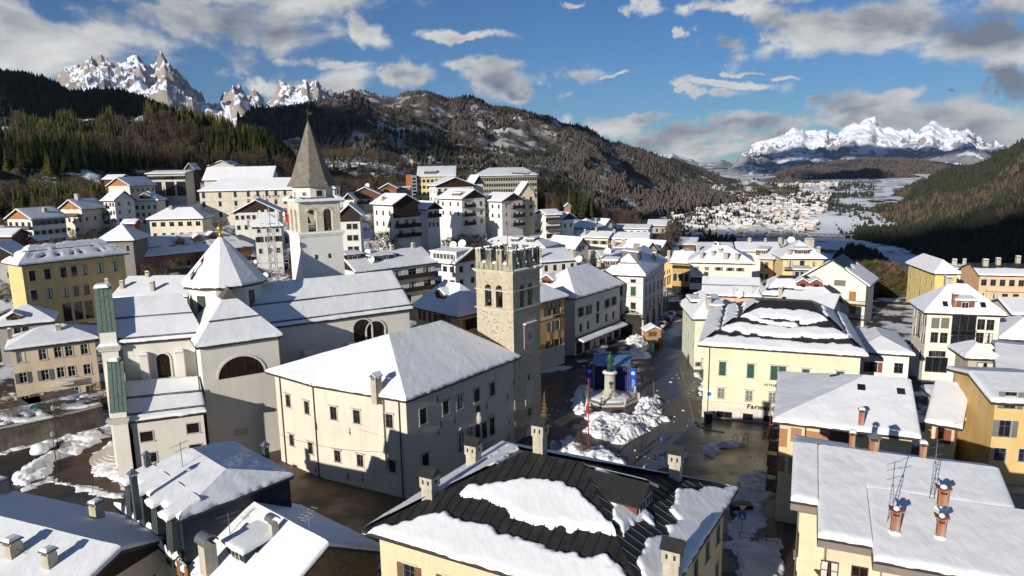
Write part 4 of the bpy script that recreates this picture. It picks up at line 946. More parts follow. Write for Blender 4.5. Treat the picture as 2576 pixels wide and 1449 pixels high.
def sample_grid(P, N, vmax=None, seed=0, tmin=0., tmax=1.02):
 rg = np.random.RandomState(seed); n, m = P.shape[:2]
 i0, i1 = int(tmin*(n-11)), int(min(tmax, 1.1)*(n-11)); i = rg.rand(N)*(i1-i0-1)+i0; j = rg.rand(N)*(m-2)
 a = i.astype(int); b = j.astype(int); fi = (i-a)[:, None]; fj = (j-b)[:, None]
 p = (P[a, b]*(1-fi)+P[a+1, b]*fi)*(1-fj)+(P[a, b+1]*(1-fi)+P[a+1, b+1]*fi)*fj
 return p
def forest(name, P, N, h, m, ratio=.28, seed=0, thr=-.25, nsc=.01, tmin=0., tmax=1.02, clear=None):
 p = sample_grid(P, N, seed=seed, tmin=tmin, tmax=tmax); k = fbm(p[:, 0]*nsc, p[:, 1]*nsc, 4, seed+70) > thr
 if clear is not None: k &= clear(p)
 p = p[k]; s = h*(.6+.8*np.random.rand(len(p)))
 return gn_scatter(name, p, s, 'cone', m, ratio=ratio)
forest('mountain_forest', P3, 85000, 8.5, GREYT, .34, 1, thr=-.06, nsc=.009)
forest('mountain_conifer_forest', P3, 22000, 9.5, DCON, .26, 2, thr=.02, nsc=.006)
forest('spur_forest', P3b, 2600, 14, GREYT, .3, 3, thr=-.3)
forest('dark_hill_forest', P5, 14000, 10, DCON, .28, 4, thr=-.4)
forest('valley_slope_forest', P6, 26000, 11, DCON, .30, 5, thr=-.45)
forest('valley_slope_larches', P6, 16000, 11, LARM, .30, 6, thr=-.15, nsc=.004, tmin=.3)
forest('far_hill_forest', PFH, 16000, 15, GREYT, .4, 9, thr=-.05, nsc=.003)
forest('island_forest', PI_, 900, 13, DCON, .3, 7, thr=-.9)
def gz(px, py, Y): p = aty(px, py, Y); return (p[0], p[1], ground(p[0], p[1])-.2)
k = 0
for (px, Y, h, kd) in [(1432,400,17,'spruce'),(1446,395,20,'spruce'),(1458,405,21,'spruce'),(1470,398,19,'spruce'),(1481,404,16,'spruce'),(1492,410,17,'spruce'),(1500,402,15,'spruce'),(1440,410,16,'conifer'),(1464,390,14,'conifer'),(1488,395,13,'conifer')]:
 tree('spruce_tree', 'dark green spruce in the tall clump on the snowy knoll behind the white house', gz(px, 520, Y), h, kd, k % 4, group='spruces of the clump on the knoll', mats=CONY if k % 3 == 0 else None); k += 1
for (px, Y, h, kd, lb) in [(1560,350,12,'bare','brown bare tree beside the white houses, left of the brown thicket'),(1587,352,13,'bare','taller brown bare tree between two roofs at the far town edge'),(1602,345,9,'conifer','small yellow green conifer among bare trees behind the long white roofs'),
     (1690,300,13,'bare','wide reddish brown bare tree at the valley edge right of the long roofs'),(1672,292,10,'bare','smaller brown bare tree leaning over the last low roof before the valley'),
     (963,205,14,'bare','black bare tree with forked trunk left of the timber gabled chalet'),(948,210,12,'bare','thin bare tree standing on the snow left of the chalets'),
     (693,440,16,'conifer','yellow green conifer between the barracks roof and the church spire'),(735,432,12,'larch','rusty brown larch right behind the church spire'),(716,445,13,'larch','slim brown larch between the yellow green conifer and the spire'),(858,420,10,'bare','brown bare tree above the roofs right of the church spire')]:
 tree('conifer_tree' if kd == 'conifer' else 'larch_tree' if kd == 'larch' else 'bare_tree', lb, gz(px, 560, Y), h, kd, k % 3, mats=CONY if kd == 'conifer' else None); k += 1
for (px, py, Y, h, kd) in [(1120,600,236,6,'bush'),(1150,600,232,7,'bush'),(1180,605,228,7,'bush'),(1210,600,230,7.5,'bush'),(1100,610,225,5,'bush'),(1240,600,235,6,'bush'),(1165,590,245,7,'bush'),(1195,590,246,7,'bush'),(1130,585,250,5,'bush'),(1060,620,215,5,'bush'),(1330,590,275,7,'bush'),(1352,588,280,6,'bush'),(1366,600,285,5,'bush'),(1225,620,222,4,'bush')]:
 tree('bush', 'leafless brown bush in the thicket below the hillside chalets', gz(px, py, Y), h, kd, k % 3, group='bushes of the thicket below the chalets', cat='bush', mats=BUSHG if k % 4 == 1 else None); k += 1
MODEL = [o for o in bpy.data.objects if o.name.startswith('crown')]
mods = {}
for o in MODEL:
 mods.setdefault(o.data.name, o)
def modset(kind, mname):
 out = []
 for (kd, v, mn), (c, t) in TM.items():
  if kd in kind and mn == mname:
   out.append(next(o for o in bpy.data.objects if o.data == c))
 return out
CL = [((105,300),48,26),((225,310),42,16),((330,300),42,20),((20,330),24,22),((520,340),18,12),((120,405),30,10),((30,380),22,10)]
def clear4(p):
 q = (p-AR([0, 0, CAMH]))@CM.T; X = W0/2+FOC*q[:, 0]/q[:, 2]; Y = H0/2+FOC*q[:, 1]/q[:, 2]
 k = np.ones(len(p), bool)
 for (c, a, b) in CL: k &= ((X-c[0])/a)**2+((Y-c[1])/b)**2 > 1
 return k
p = sample_grid(P4, 5200, seed=11, tmin=.12, tmax=1.05); p = p[clear4(p)]; nn = fbm(p[:, 0]*.02, p[:, 1]*.02, 3, 5)+.25*sst(520, 400, p[:, 1])
pc = p[nn > .0]; pb_ = p[nn <= .0]
SRC1 = modset(('conifer', 'spruce'), '')+modset(('conifer', 'spruce'), CONY.name)
SRC2 = modset(('larch',), '')*3+modset(('bare',), '')[:1]
cs = gn_scatter('hill_conifer_wood', pc-AR([0, 0, .5]), .8+.6*np.random.rand(len(pc)), 'o', None, SRC1)
gn_scatter('hill_bare_wood', pb_-AR([0, 0, .5]), .7+.6*np.random.rand(len(pb_)), 'o', None, SRC2)
# ---------------------------------------------------------------- the large buildings
A_ = cv(960,1240,2.131); B_ = cv(1480,1120,2.264); C_ = cv(1740,900,4.262); D_ = cv(380,1700,3.15); Q4 = cv(1280,1440,2.0125); N_ = cv(2000,1560,2.415)
G_ = cv(360,1080,2.07); H_ = cv(1000,400,2.13); PH = cv(2600,1120,2.786); E_ = cv(2040,960,2.683); J_ = cv(3280,900,2.684); K_ = cv(2720,1300,2.8985); LE = cv(0,880,2.13)
def px4(fn, l, w_, h, st='p', *r): return [(*fn(*p), w_, h, st, *r) for p in l]
CREAM = (.62, .57, .47)
# --- palace with the hipped roof
PZ = 13.
FL, KK, CC, EE = atz(668,935,PZ), atz(785,969,PZ), atz(1022,1009,PZ), atz(1311,897,PZ)
BB = EE+AR([-.80, .60, 0])*19; R1, R2 = atz(978,846,18), atz(1114,810,18)
palw = mat('palace_plaster', (.60, .55, .455), .92, var=.08, vscale=.3, bump=.3, bscale=10, streak=.55, dirt=(.42, .38, .31), spec=.1)
pw = {1: px4(A_, [(620,660),(805,688)], 1.05, 1.75, 'ph')+px4(A_, [(1066,722)], 1.05, 1.75, 'ph')+px4(A_, [(652,1003),(833,1038)], 1.0, 1.6, 'ph')+px4(A_, [(1090,1085)], 1.0, 1.6, 'ph')+px4(A_, [(676,1275),(856,1313)], 1.0, 1.5, 'p'),
      0: px4(A_, [(258,560),(407,615)], 1.0, 1.75, 'ph')+px4(A_, [(287,875),(437,938)], 1.0, 1.6, 'ph')+px4(A_, [(465,1212)], 1.0, 1.5, 'p')+px4(A_, [(316,1110)], 1.0, 1.4, 'p'),
      2: px4(B_, [(243,1000)], 1.15, 2.0, 'p')+px4(B_, [(434,925),(552,880),(697,823),(828,768)], 1.1, 1.8, 'ph')+px4(B_, [(562,1217),(828,1085)], 1.1, 2.5, 'pt')+px4(B_, [(637,1165),(703,1135),(762,1120)], 1.1, 2.4, 'p')+px4(B_, [(262,1370)], 1.15, 1.7, 'ph')+px4(B_, [(1016,710)], .5, .6, 'n')}
def palace_extra(rt, l0, I, zt):
 g = MB()
 def pipe(a, b, px, py, r=.07):
  q = wHt(a, nrm(b-a), px, py); g.tube((q[0], q[1], PZ-.4), (q[0], q[1], 0), r, 6); return q
 for (i, x, y) in ((0, 205, 600), (0, 470, 700), (1, 1150, 800)):
  d = nrm(I[i+1]-I[i]); n = AR([d[1], -d[0]]); q = wHt(I[i]+n*.12, d, *A_(x, y)); g.tube((q[0], q[1], PZ+.1), (q[0], q[1], -1), .075, 6)
 g.build('drainpipe', [GUTTER], rt, l0)
 d = nrm(I[2]-I[1]); n = AR([d[1], -d[0]]); q = wHt(I[1]+n*.1, d, *A_(1018, 900)); f = MB(); f.box((q[0], q[1], 3.6), (.75, .5, PZ-3.4), atan2(d[1], d[0])); f.build('flue', [palw], rt, l0)
 k = MB()
 for (i, x, y) in [(1,735,1160),(1,855,1178),(1,752,805),(0,487,765),(0,480,1110)]+[(2, *p) for p in ()]:
  d = nrm(I[i+1]-I[i]); q = wHt(I[i], d, *A_(x, y)); k.box((q[0], q[1], q[2]-.5), (.08, .12, 1.), atan2(d[1], d[0])); k.box((q[0], q[1], q[2]-.2), (.36, .12, .08), atan2(d[1], d[0])+.4)
 for (x, y) in [(393,1070),(960,838),(966,1185),(372,1130),(975,1050),(510,1027),(783,910),(363,855)]:
  d = nrm(I[3]-I[2]); q = wHt(I[2], d, *B_(x, y)); k.box((q[0], q[1], q[2]-.5), (.09, .12, 1.), atan2(d[1], d[0])); k.box((q[0], q[1], q[2]-.1), (.3, .12, .08), atan2(d[1], d[0]))
 k.build('wall_tie', [IRON], rt, l0)
 d = nrm(I[3]-I[2]); n = AR([d[1], -d[0]]); q = wHt(I[2], d, *B_(706, 1015)); s = MB(); c = (q[0]+n[0]*.08, q[1]+n[1]*.08, q[2]-.8)
 s.lathe(c, [(.15, 0), (.42, .35), (.5, .9), (.3, 1.25), (.42, 1.5), (.1, 1.7)], 8, sy=.4, sx=.9); s.build('crest', [STONE], rt, l0)
 q = wHt(I[2], d, *B_(706, 935)); s = MB(); s.box((q[0]+n[0]*.05, q[1]+n[1]*.05, q[2]-.5), (.8, .08, .9), atan2(d[1], d[0])); s.build('crest_plaque', [IRON], rt, l0)
 q = wHt(I[2]+n*.9, d, *B_(755, 1250)); s = MB()
 s.box((q[0]-n[0]*.45, q[1]-n[1]*.45, q[2]-1.2), (4.6, .95, .22), atan2(d[1], d[0]), 1)
 for k_ in range(-10, 11): s.box((q[0]+d[0]*k_*.22, q[1]+d[1]*k_*.22, q[2]-1.), (.03, .03, 1.), 0)
 s.box((q[0], q[1], q[2]-.02), (4.6, .06, .06), atan2(d[1], d[0])); s.build('balcony', [IRON, STONE], rt, l0)
 e = MB()
 for (a, b) in ((I[0], I[1]), (I[1], I[2]), (I[2], I[3])):     # rafter ends under the eaves
  Lw = NL(b-a); d = (b-a)/Lw; n = AR([d[1], -d[0]])
  for u in np.arange(.8, Lw-.5, 1.65): q = a+d*u+n*.3; e.box((q[0], q[1], PZ-.28), (.9, .65, .14), atan2(d[1], d[0]))
 e.build('rafter_end', [WOODD], rt, l0)
bld('palace', 'large cream stone palace with a broad snowy hipped roof beside the battlemented clock tower', [FL, KK, CC, EE, BB],
 [([FL, KK, R1], 0, 0), ([KK, CC, R1], 0, 0), ([CC, EE, R2, R1], 0, 1), ([EE, BB, R2], 1, 0), ([BB, FL, R1, R2], 0, 0)], palw, 'palace', z0=-1., ov=.75, pxw=pw, T=.34, cell=.33, fm=FRAMED, near=True,
 chim=[(*A_(965,515), .95, .95, 2.0, 'gab')], extra=palace_extra, lift=-.05)
# --- tower helper: square shaft, walls with arched openings
def tower_walls(mb, c, d, w_, z0, z1, ops, depth=.5, mi=0):
 """c front corner, d list of 4 unit dirs; ops {side: [(u, z, w, h, arch)]}; corners run CCW from c"""
 P = [AR(c[:2])]
 for k in range(3): P.append(P[-1]+AR(d[k])*w_)
 for k in range(4):
  a = P[k]; dd = AR(d[k]); nr = AR([dd[1], -dd[0]]); o = ops.get(k, [])
  F = lambda u, z, q=0.: (a[0]+dd[0]*u-nr[0]*q, a[1]+dd[1]*u-nr[1]*q, z)
  xs = sorted({0., w_} | {v for q in o for v in (q[0]-q[2]/2, q[0]+q[2]/2)}); zs = sorted({z0, z1} | {v for q in o for v in (q[1], q[1]+q[3])})
  for i in range(len(xs)-1):
   for j in range(len(zs)-1):
    xc, zc = (xs[i]+xs[i+1])/2, (zs[j]+zs[j+1])/2
    if any(abs(xc-q[0]) < q[2]/2 and q[1] < zc < q[1]+q[3] for q in o): continue
    mb.quad(F(xs[i], zs[j]), F(xs[i+1], zs[j]), F(xs[i+1], zs[j+1]), F(xs[i], zs[j+1]), mi)
    if o: mb.quad(F(xs[i], zs[j+1], depth), F(xs[i+1], zs[j+1], depth), F(xs[i+1], zs[j], depth), F(xs[i], zs[j], depth), mi)
  for q in o:
   u0, u1, b0, b1 = q[0]-q[2]/2, q[0]+q[2]/2, q[1], q[1]+q[3]
   mb.quad(F(u0, b0), F(u0, b1), F(u0, b1, depth), F(u0, b0, depth), mi); mb.quad(F(u1, b0, depth), F(u1, b1, depth), F(u1, b1), F(u1, b0), mi); mb.quad(F(u0, b0, depth), F(u1, b0, depth), F(u1, b0), F(u0, b0), mi)
   if q[4]:
    r = q[2]/2; n = 10; arc = [(q[0]-r*cos(pi*i/n), b1-r+r*sin(pi*i/n)) for i in range(n+1)]
    for i in range(n):
     (x0, y0), (x1, y1) = arc[i], arc[i+1]
     mb.quad(F(x0, y0), F(x1, y1), F(x1, b1), F(x0, b1), mi); mb.quad(F(x0, y0), F(x0, y0, depth), F(x1, y1, depth), F(x1, y1), mi); mb.quad(F(x0, b1, depth), F(x1, b1, depth), F(x1, y1, depth), F(x0, y0, depth), mi)
   else: mb.quad(F(u0, b1), F(u1, b1), F(u1, b1, depth), F(u0, b1, depth), mi)
 return P
def stonem(key, base, patch, sc=1.2, amt=.5, moss=0.):
 m = bpy.data.materials.new(key); m.use_nodes = True; nt = m.node_tree; L = nt.links.new; b = nt.nodes['Principled BSDF']; b.inputs['Roughness'].default_value = .92; b.inputs['Specular IOR Level'].default_value = .1
 g = mk(nt, 'ShaderNodeNewGeometry'); mp = mk(nt, 'ShaderNodeMapping'); mp.inputs['Scale'].default_value = (1, 1, 1.7); L(g.outputs['Position'], mp.inputs[0])
 v = mk(nt, 'ShaderNodeTexVoronoi', i_Scale=sc); v.inputs['Randomness'].default_value = 1; L(mp.outputs[0], v.inputs['Vector']); n = mk(nt, 'ShaderNodeTexNoise', i_Scale=.8, i_Detail=5.0); L(g.outputs['Position'], n.inputs['Vector'])
 n2 = mk(nt, 'ShaderNodeTexNoise', i_Scale=5., i_Detail=4.0); L(g.outputs['Position'], n2.inputs['Vector'])
 k = M_(nt, 'ADD', v.outputs['Distance'], M_(nt, 'MULTIPLY', M_(nt, 'SUBTRACT', n.outputs[0], .5), -1.2)); k = M_(nt, 'ADD', k, M_(nt, 'MULTIPLY', M_(nt, 'SUBTRACT', n2.outputs[0], .5), .5))
 r = mk(nt, 'ShaderNodeMapRange', i_1=.22, i_2=.34, i_3=amt, i_4=0); L(k, r.inputs[0])
 c0 = mk(nt, 'ShaderNodeVectorMath', operation='SCALE'); c0.inputs[0].default_value = base; rr = mk(nt, 'ShaderNodeMapRange', i_1=.3, i_2=.7, i_3=.88, i_4=1.08); L(n.outputs[0], rr.inputs[0]); L(rr.outputs[0], c0.inputs['Scale'])
 mx = mk(nt, 'ShaderNodeMix', data_type='RGBA'); L(r.outputs[0], mx.inputs[0]); L(c0.outputs[0], mx.inputs[6]); mx.inputs[7].default_value = (*patch, 1); last = mx.outputs[2]
 if moss:
  mp2 = mk(nt, 'ShaderNodeMapping'); mp2.inputs['Scale'].default_value = (2.2, 2.2, .35); L(g.outputs['Position'], mp2.inputs[0]); n3 = mk(nt, 'ShaderNodeTexNoise', i_Scale=1., i_Detail=5.0); L(mp2.outputs[0], n3.inputs['Vector'])
  r3 = mk(nt, 'ShaderNodeMapRange', i_1=.45, i_2=.6, i_3=0, i_4=moss); L(n3.outputs[0], r3.inputs[0]); m3 = mk(nt, 'ShaderNodeMix', data_type='RGBA'); L(r3.outputs[0], m3.inputs[0]); L(last, m3.inputs[6]); m3.inputs[7].default_value = (.05, .042, .022, 1); last = m3.outputs[2]
 L(last, b.inputs['Base Color']); bp = mk(nt, 'ShaderNodeBump', i_Strength=.5, i_Distance=.06); L(k, bp.inputs['Height']); L(bp.outputs[0], b.inputs['Normal'])
 return m
TW1 = stonem('tower_rubble_plaster', (.45, .395, .30), (.25, .21, .16), 1.5, .75); TW2 = stonem('tower_ashlar', (.46, .40, .30), (.26, .23, .17), 1.1, .5, .12); TW3 = stonem('tower_battlement', (.36, .33, .25), (.2, .18, .13), 1.5, .5, .85); TWS = mat('tower_smooth', (.50, .45, .35), .9, var=.12, vscale=.8, streak=.6, dirt=(.3, .27, .2), bump=.3)
# --- civic tower
ct = atz(*B_(1027,1222), 0); ct[:2] = ct[:2]
ang = R(53); dR = (cos(ang), sin(ang)); dL = (cos(ang+pi/2), sin(ang+pi/2))
cz = AR([ct[0], ct[1], 22.])
wR = lenpx(cz, dR, C_(1222, 700)[0]); wL = lenpx(cz, dL, C_(209, 700)[0]); print('tower widths', wR, wL)
TWD = (wR+wL)/2
dirs = [dR, dL, (-dR[0], -dR[1]), (-dL[0], -dL[1])]
ctr = AR(ct[:2])+AR(dR)*TWD/2+AR(dL)*TWD/2
rt = empty('clock_tower', (ctr[0], ctr[1], 0)); tag(rt, 'rough stone clock tower with swallowtail battlements standing at the corner of the piazza', 'tower'); tl = (ctr[0], ctr[1], 0)
mb = MB(); tower_walls(mb, ct, dirs, TWD, -1., 19.72, {}); mb.build('shaft', [TW1], rt, tl)
W_ = TWD; o2 = [(W_*.33, 19.95, W_*.18, 3.3, 1), (W_*.63, 19.95, W_*.18, 3.3, 1)]
mb = MB(); tower_walls(mb, ct, dirs, W_, 19.72, 22.45, {}) if False else None
tower_walls(mb, ct, dirs, W_, 19.72, 25.1, {0: o2, 1: [(W_-q[0], *q[1:]) for q in o2][::-1], 2: o2, 3: o2}, .7); mb.build('belfry_wall', [TW2], rt, tl)
mb = MB(); mb.box((ctr[0], ctr[1], 19.7), (W_-.2, W_-.2, .2), ang); mb.build('belfry_floor', [IRON], rt, tl)
mb = MB()       # timber bell frame seen through the openings
for s_ in (-1, 1):
 a = ctr+AR(dR)*s_*W_*.15; b2 = ctr+AR(dL)*W_*.25
 mb.tube((a[0]-dL[0]*1.6, a[1]-dL[1]*1.6, 19.9), (a[0]+dL[0]*1.2, a[1]+dL[1]*1.2, 22.9), .12, 5); mb.tube((a[0]+dL[0]*1.9, a[1]+dL[1]*1.9, 19.9), (a[0], a[1], 22.6), .12, 5)
 mb.tube((a[0]-dL[0]*2, a[1]-dL[1]*2, 21.6), (a[0]+dL[0]*2, a[1]+dL[1]*2, 21.6), .12, 5)
mb.build('bell_frame', [WOODG], rt, tl)
mb = MB(); mb.lathe((ctr[0], ctr[1], 20.6), [(.62, 0), (.5, .25), (.38, .7), (.2, .95), (.05, 1.1)], 12); mb.build('bell', [mat('bronze', (.09, .08, .05), .45, metal=.6)], rt, tl, smooth=True)
mb = MB()
for (z, p_, h, m_) in ((19.62, .22, .2, 0), (22.38, .16, .18, 0), (25.0, .18, .16, 0), (25.16, .3, .14, 0), (25.3, .42, .16, 0)): mb.box((ctr[0], ctr[1], z), (W_+2*p_, W_+2*p_, h), ang)
mb.v = [v for v in mb.v]; mb.build('cornice', [TWS], rt, tl)
mb = MB(); tower_walls(mb, (ct[0]+dR[0]*.0, ct[1]+dR[1]*.0), dirs, W_, 25.46, 26.35, {}, .4); mb.box((ctr[0], ctr[1], 25.4), (W_-.9, W_-.9, .5), ang, 1)
Pc = [AR(ct[:2])];
for k in range(3): Pc.append(Pc[-1]+AR(dirs[k])*W_)
for k in range(4):
 a = Pc[k]; dd = AR(dirs[k]); nr = AR([dd[1], -dd[0]]); b = a+dd*W_
 mb.quad((*(a-nr*.0), 26.35), (*(b), 26.35), (*(b-nr*.5-dd*.5), 26.35), (*(a-nr*.5+dd*.5), 26.35)); mb.quad((*(b-nr*.5-dd*.5), 25.7), (*(a-nr*.5+dd*.5), 25.7), (*(a-nr*.5+dd*.5), 26.35), (*(b-nr*.5-dd*.5), 26.35))
mb.build('parapet', [TW3, SNOW], rt, tl)
mr = MB(); mw = W_*.072; mh = 1.95
prof = [(-mw, 0), (mw, 0), (mw, mh), (mw*.75, mh-.02), (mw*.35, mh-.25), (0, mh-.75), (-mw*.35, mh-.25), (-mw*.75, mh-.02), (-mw, mh)]
mr.add([(x, -.25, z) for x, z in prof]+[(x, .25, z) for x, z in prof], [(0,1,2,3,4,5),(0,5,6,7,8),(14,13,12,11,10,9),(17,16,15,14,9)]+[(i, 9+i, 9+(i+1) % 9, (i+1) % 9) for i in range(9)])
merl = mr.mesh('merlon', [TW3]); ms = MB()
sp = [(-mw-.03, mh), (-mw*.7, mh+.16), (-mw*.25, mh-.08), (0, mh-.4), (mw*.25, mh-.08), (mw*.7, mh+.16), (mw+.03, mh)]
ms.add([(x, -.3, z+.02) for x, z in sp]+[(x, .3, z+.02) for x, z in sp]+[(-mw*.35, -.28, mh-.3), (0, -.28, mh-.75), (mw*.35, -.28, mh-.3)], [(7+i, i, i+1, 8+i) for i in range(6)]+[(0,7,8,1)][:0]+[(0, 1, 2), (4, 5, 6)]); msn = ms.mesh('merlon_snow', SNOW)
for k in range(4):
 a = Pc[k]; dd = AR(dirs[k]); nr = AR([dd[1], -dd[0]]); aa = atan2(dd[1], dd[0])
 for i in range(4):
  q = a+dd*(mw+i*(W_-2*mw)/3)-nr*.252
  o = link('merlon', merl, rt, (q[0]-tl[0], q[1]-tl[1], 26.34+.003*i), aa); link('merlon_snow', msn, o)
  if i < 3:
   s2 = MB(); q2 = a+dd*(mw+(i+.5)*(W_-2*mw)/3)-nr*.3; s2.lathe((q2[0], q2[1], 26.33), [(.42, 0), (.4, .16), (.25, .3), (.05, .36)], 9); s2.build('snow_heap', SNOW, rt, tl, smooth=True)
mb = MB(); mb.tube((ctr[0], ctr[1], 25.6), (ctr[0], ctr[1], 28.6), .07, 8, 1); mb.tube((ctr[0], ctr[1], 28.6), (ctr[0], ctr[1], 35.4), .05, 8, 0, .025); mb.build('flagpole', [REDM, PLASTW], rt, tl)
sg = [snow_plane([AR((*(Pc[k]+(-AR(dirs[k])*.42+AR([dirs[k][1], -dirs[k][0]])*.42)), 25.46)), AR((*(Pc[k]+AR(dirs[k])*(W_+.42)+AR([dirs[k][1], -dirs[k][0]])*.42), 25.46)),
      AR((*(Pc[k]+AR(dirs[k])*(W_)), 25.5)), AR((*(Pc[k]), 25.5))], False, False, .16, .3, lambda x, s, w__, L_, X: .3-.6*(fbm(X[..., 0]*.9, X[..., 1]*.9, 2, 77) < (-.05 if 1 else 0))) for k in (0, 1)]
link('ledge_snow', join_grids(sg, tl, 'ledge_snow', SNOW), rt)
dd = AR(dR); nr = AR([dd[1], -dd[0]]); aR = atan2(dd[1], dd[0])
def tside(px, py): return wHt(AR(ct[:2]), dd, px, py)
q = tside(*B_(1143,315)); base = AR([q[0]+nr[0]*.04, q[1]+nr[1]*.04, q[2]])
ck = empty('clock_face', tuple(base-AR([*tl[:2], 0])), aR); ck.parent = rt
mb = MB(); mb.box((0, -.0, -1.75), (2.7, .1, 3.5)); mb.box((0, -.2, 1.9), (3.1, .5, .12), 0, 1); mb.box((0, -.2, 2.02), (3.0, .5, .1), 0, 2); mb.build('clock_panel', [mat('faded_fresco', (.47, .36, .24), .9, var=.25, vscale=1.5), STONE, SNOW], ck)
n = 32; r_ = 1.28; mb = MB(); mb.add([(0, -.07, 0)]+[(r_*cos(6.2832*i/n), -.07, r_*1.05*sin(6.2832*i/n)) for i in range(n)], [(0, 1+(i+1) % n, 1+i) for i in range(n)]); mb.build('clock_dial', [mat('clock_dial', (.55, .52, .46), .8)], ck)
mb = MB(); mb.add([(0, -.08, 0)]+[(.7*cos(6.2832*i/n), -.08, .7*sin(6.2832*i/n)) for i in range(n)], [(0, 1+(i+1) % n, 1+i) for i in range(n)]); mb.build('clock_centre', [mat('clock_centre', (.36, .33, .28), .8)], ck)
mb = MB()
for i in range(12):
 a = 6.2832*i/12; c, s = cos(a), sin(a); mb.add([(c*.85-s*.05, -.09, s*.85+c*.05), (c*1.15-s*.07, -.09, s*1.15+c*.07), (c*1.15+s*.07, -.09, s*1.15-c*.07), (c*.85+s*.05, -.09, s*.85-c*.05)], [(3,2,1,0)])
mb.build('hour_mark', [WOODD], ck)
for (L_, a) in ((.85, -.5), (.6, -2.2)):
 mb = MB(); c, s = cos(a), sin(a); mb.add([(-s*.07, -.11, c*.07), (c*L_, -.11, s*L_), (s*.07, -.11, -c*.07), (-c*.25, -.11, -s*.25)], [(0,1,2,3)][::1]); mb.build('clock_hand', [IRON], ck)
for (x, y, w_, h, m_, nm) in ((1143, 795, 2.1, 3.7, STONE, 'plaque'), (1143, 1148, 2.3, 2.3, STONE, 'notice_board'), (1143, 1148, 1.8, 1.8, PLASTW, 'notice'), (1145, 958, .8, 1.1, IRON, 'opening'), (1140, 668, .25, .9, IRON, 'slit')):
 q = tside(*B_(x, y)); k = .06 if nm != 'notice' else .12; mb = MB(); mb.box((q[0]+nr[0]*k*.5, q[1]+nr[1]*k*.5, q[2]-h/2), (w_, k+.02, h), aR); mb.build(nm, [m_], rt, tl)
# --- parish church
UA = R(31.5); u_ = AR([cos(UA), sin(UA), 0]); v_ = AR([-sin(UA), cos(UA), 0]); up = AR([0, 0, 1.])
CHW = mat('church_plaster', (.66, .63, .56), .92, var=.06, vscale=.25, bump=.2, bscale=9, streak=.35, dirt=(.48, .45, .39), spec=.1)
TA, TB = atz(493,875,17), atz(711,844,17); AP = aty(572,737,98.)
RBk = AP+v_*7
bel = {0: []}
def ch_tr(rt, l0, I, zt):
 d = nrm(I[1]-I[0]); n = AR([d[1], -d[0]]); a = atan2(d[1], d[0])
 c = wHt(I[0], d, *G_(1133, 680)); Rr = 3.05; q = empty('lunette_window', tuple(c+AR([n[0], n[1], 0])*.02-l0), a); q.parent = rt; N = 20
 mb = MB(); arc = lambda r, y: [(r*cos(pi*i/N), y, r*.92*sin(pi*i/N)) for i in range(N+1)]
 mb.add(arc(Rr+.28, -.08)+arc(Rr-.02, -.08)+arc(Rr+.28, .02)+arc(Rr-.02, .02), [(i+1, i, N+1+i, N+2+i)[::-1] for i in range(N)]+[(i, i+1, 2*N+3+i, 2*N+2+i)[::-1] for i in range(N)]+[(N+1+i, N+2+i, 3*N+4+i, 3*N+3+i) for i in range(N)]); mb.build('surround', [CHW], q)
 mb = MB(); mb.add(arc(Rr, -.015), [tuple(range(N+1))[::-1]]); mb.build('pane', [GLASSB], q)
 mb = MB(); [mb.box((x, -.04, 0), (.07, .05, math.sqrt(max(0, Rr**2-x*x))*.92)) for x in (-1.9, -.65, .65, 1.9)]; mb.box((0, -.04, .0), (2*Rr, .08, .08)); mb.build('mullion', [WOODD], q)
 c = wHt(I[0], d, *G_(1128, 1115)); mb = MB(); mb.box((c[0], c[1], c[2]-.5), (1.7, .2, 1.0), a); mb.build('stone_tablet', [STONE], rt, l0)
 mb = MB()
 for (x, y) in ((785, 600), (1428, 470)): c = wHt(I[0]+n*.12, d, *G_(x, y)); mb.tube((c[0], c[1], 16.6), (c[0], c[1], 8 if x < 1000 else 0), .07, 6)
 mb.build('drainpipe', [GUTTER], rt, l0)
ch = bld('church', 'white parish church with a snow covered conical dome, long nave and green copper gable edge', [TA, TB, TB+v_*13, TA+v_*13],
 [([TA, TB, AP], 0, 0), ([TB, TB+v_*13, RBk, AP], 0, 0), ([TA+v_*13, TA, AP, RBk], 0, 0)], CHW, 'church', z0=-1., ov=.55, T=.4, cell=.4, roofm=ROOFD, extra=ch_tr, guard=[(0, .40)], lift=0.)
croot, cl0 = ch[0], ch[1]; IN = (croot, cl0)
NA, NB = atz(693,823,17), atz(1040,776,17); NA = NB-u_*31; E = [NA, NB, NB+v_*16.6, NA+v_*16.6]; pl, g = roof(E, 'gx', 5.1)
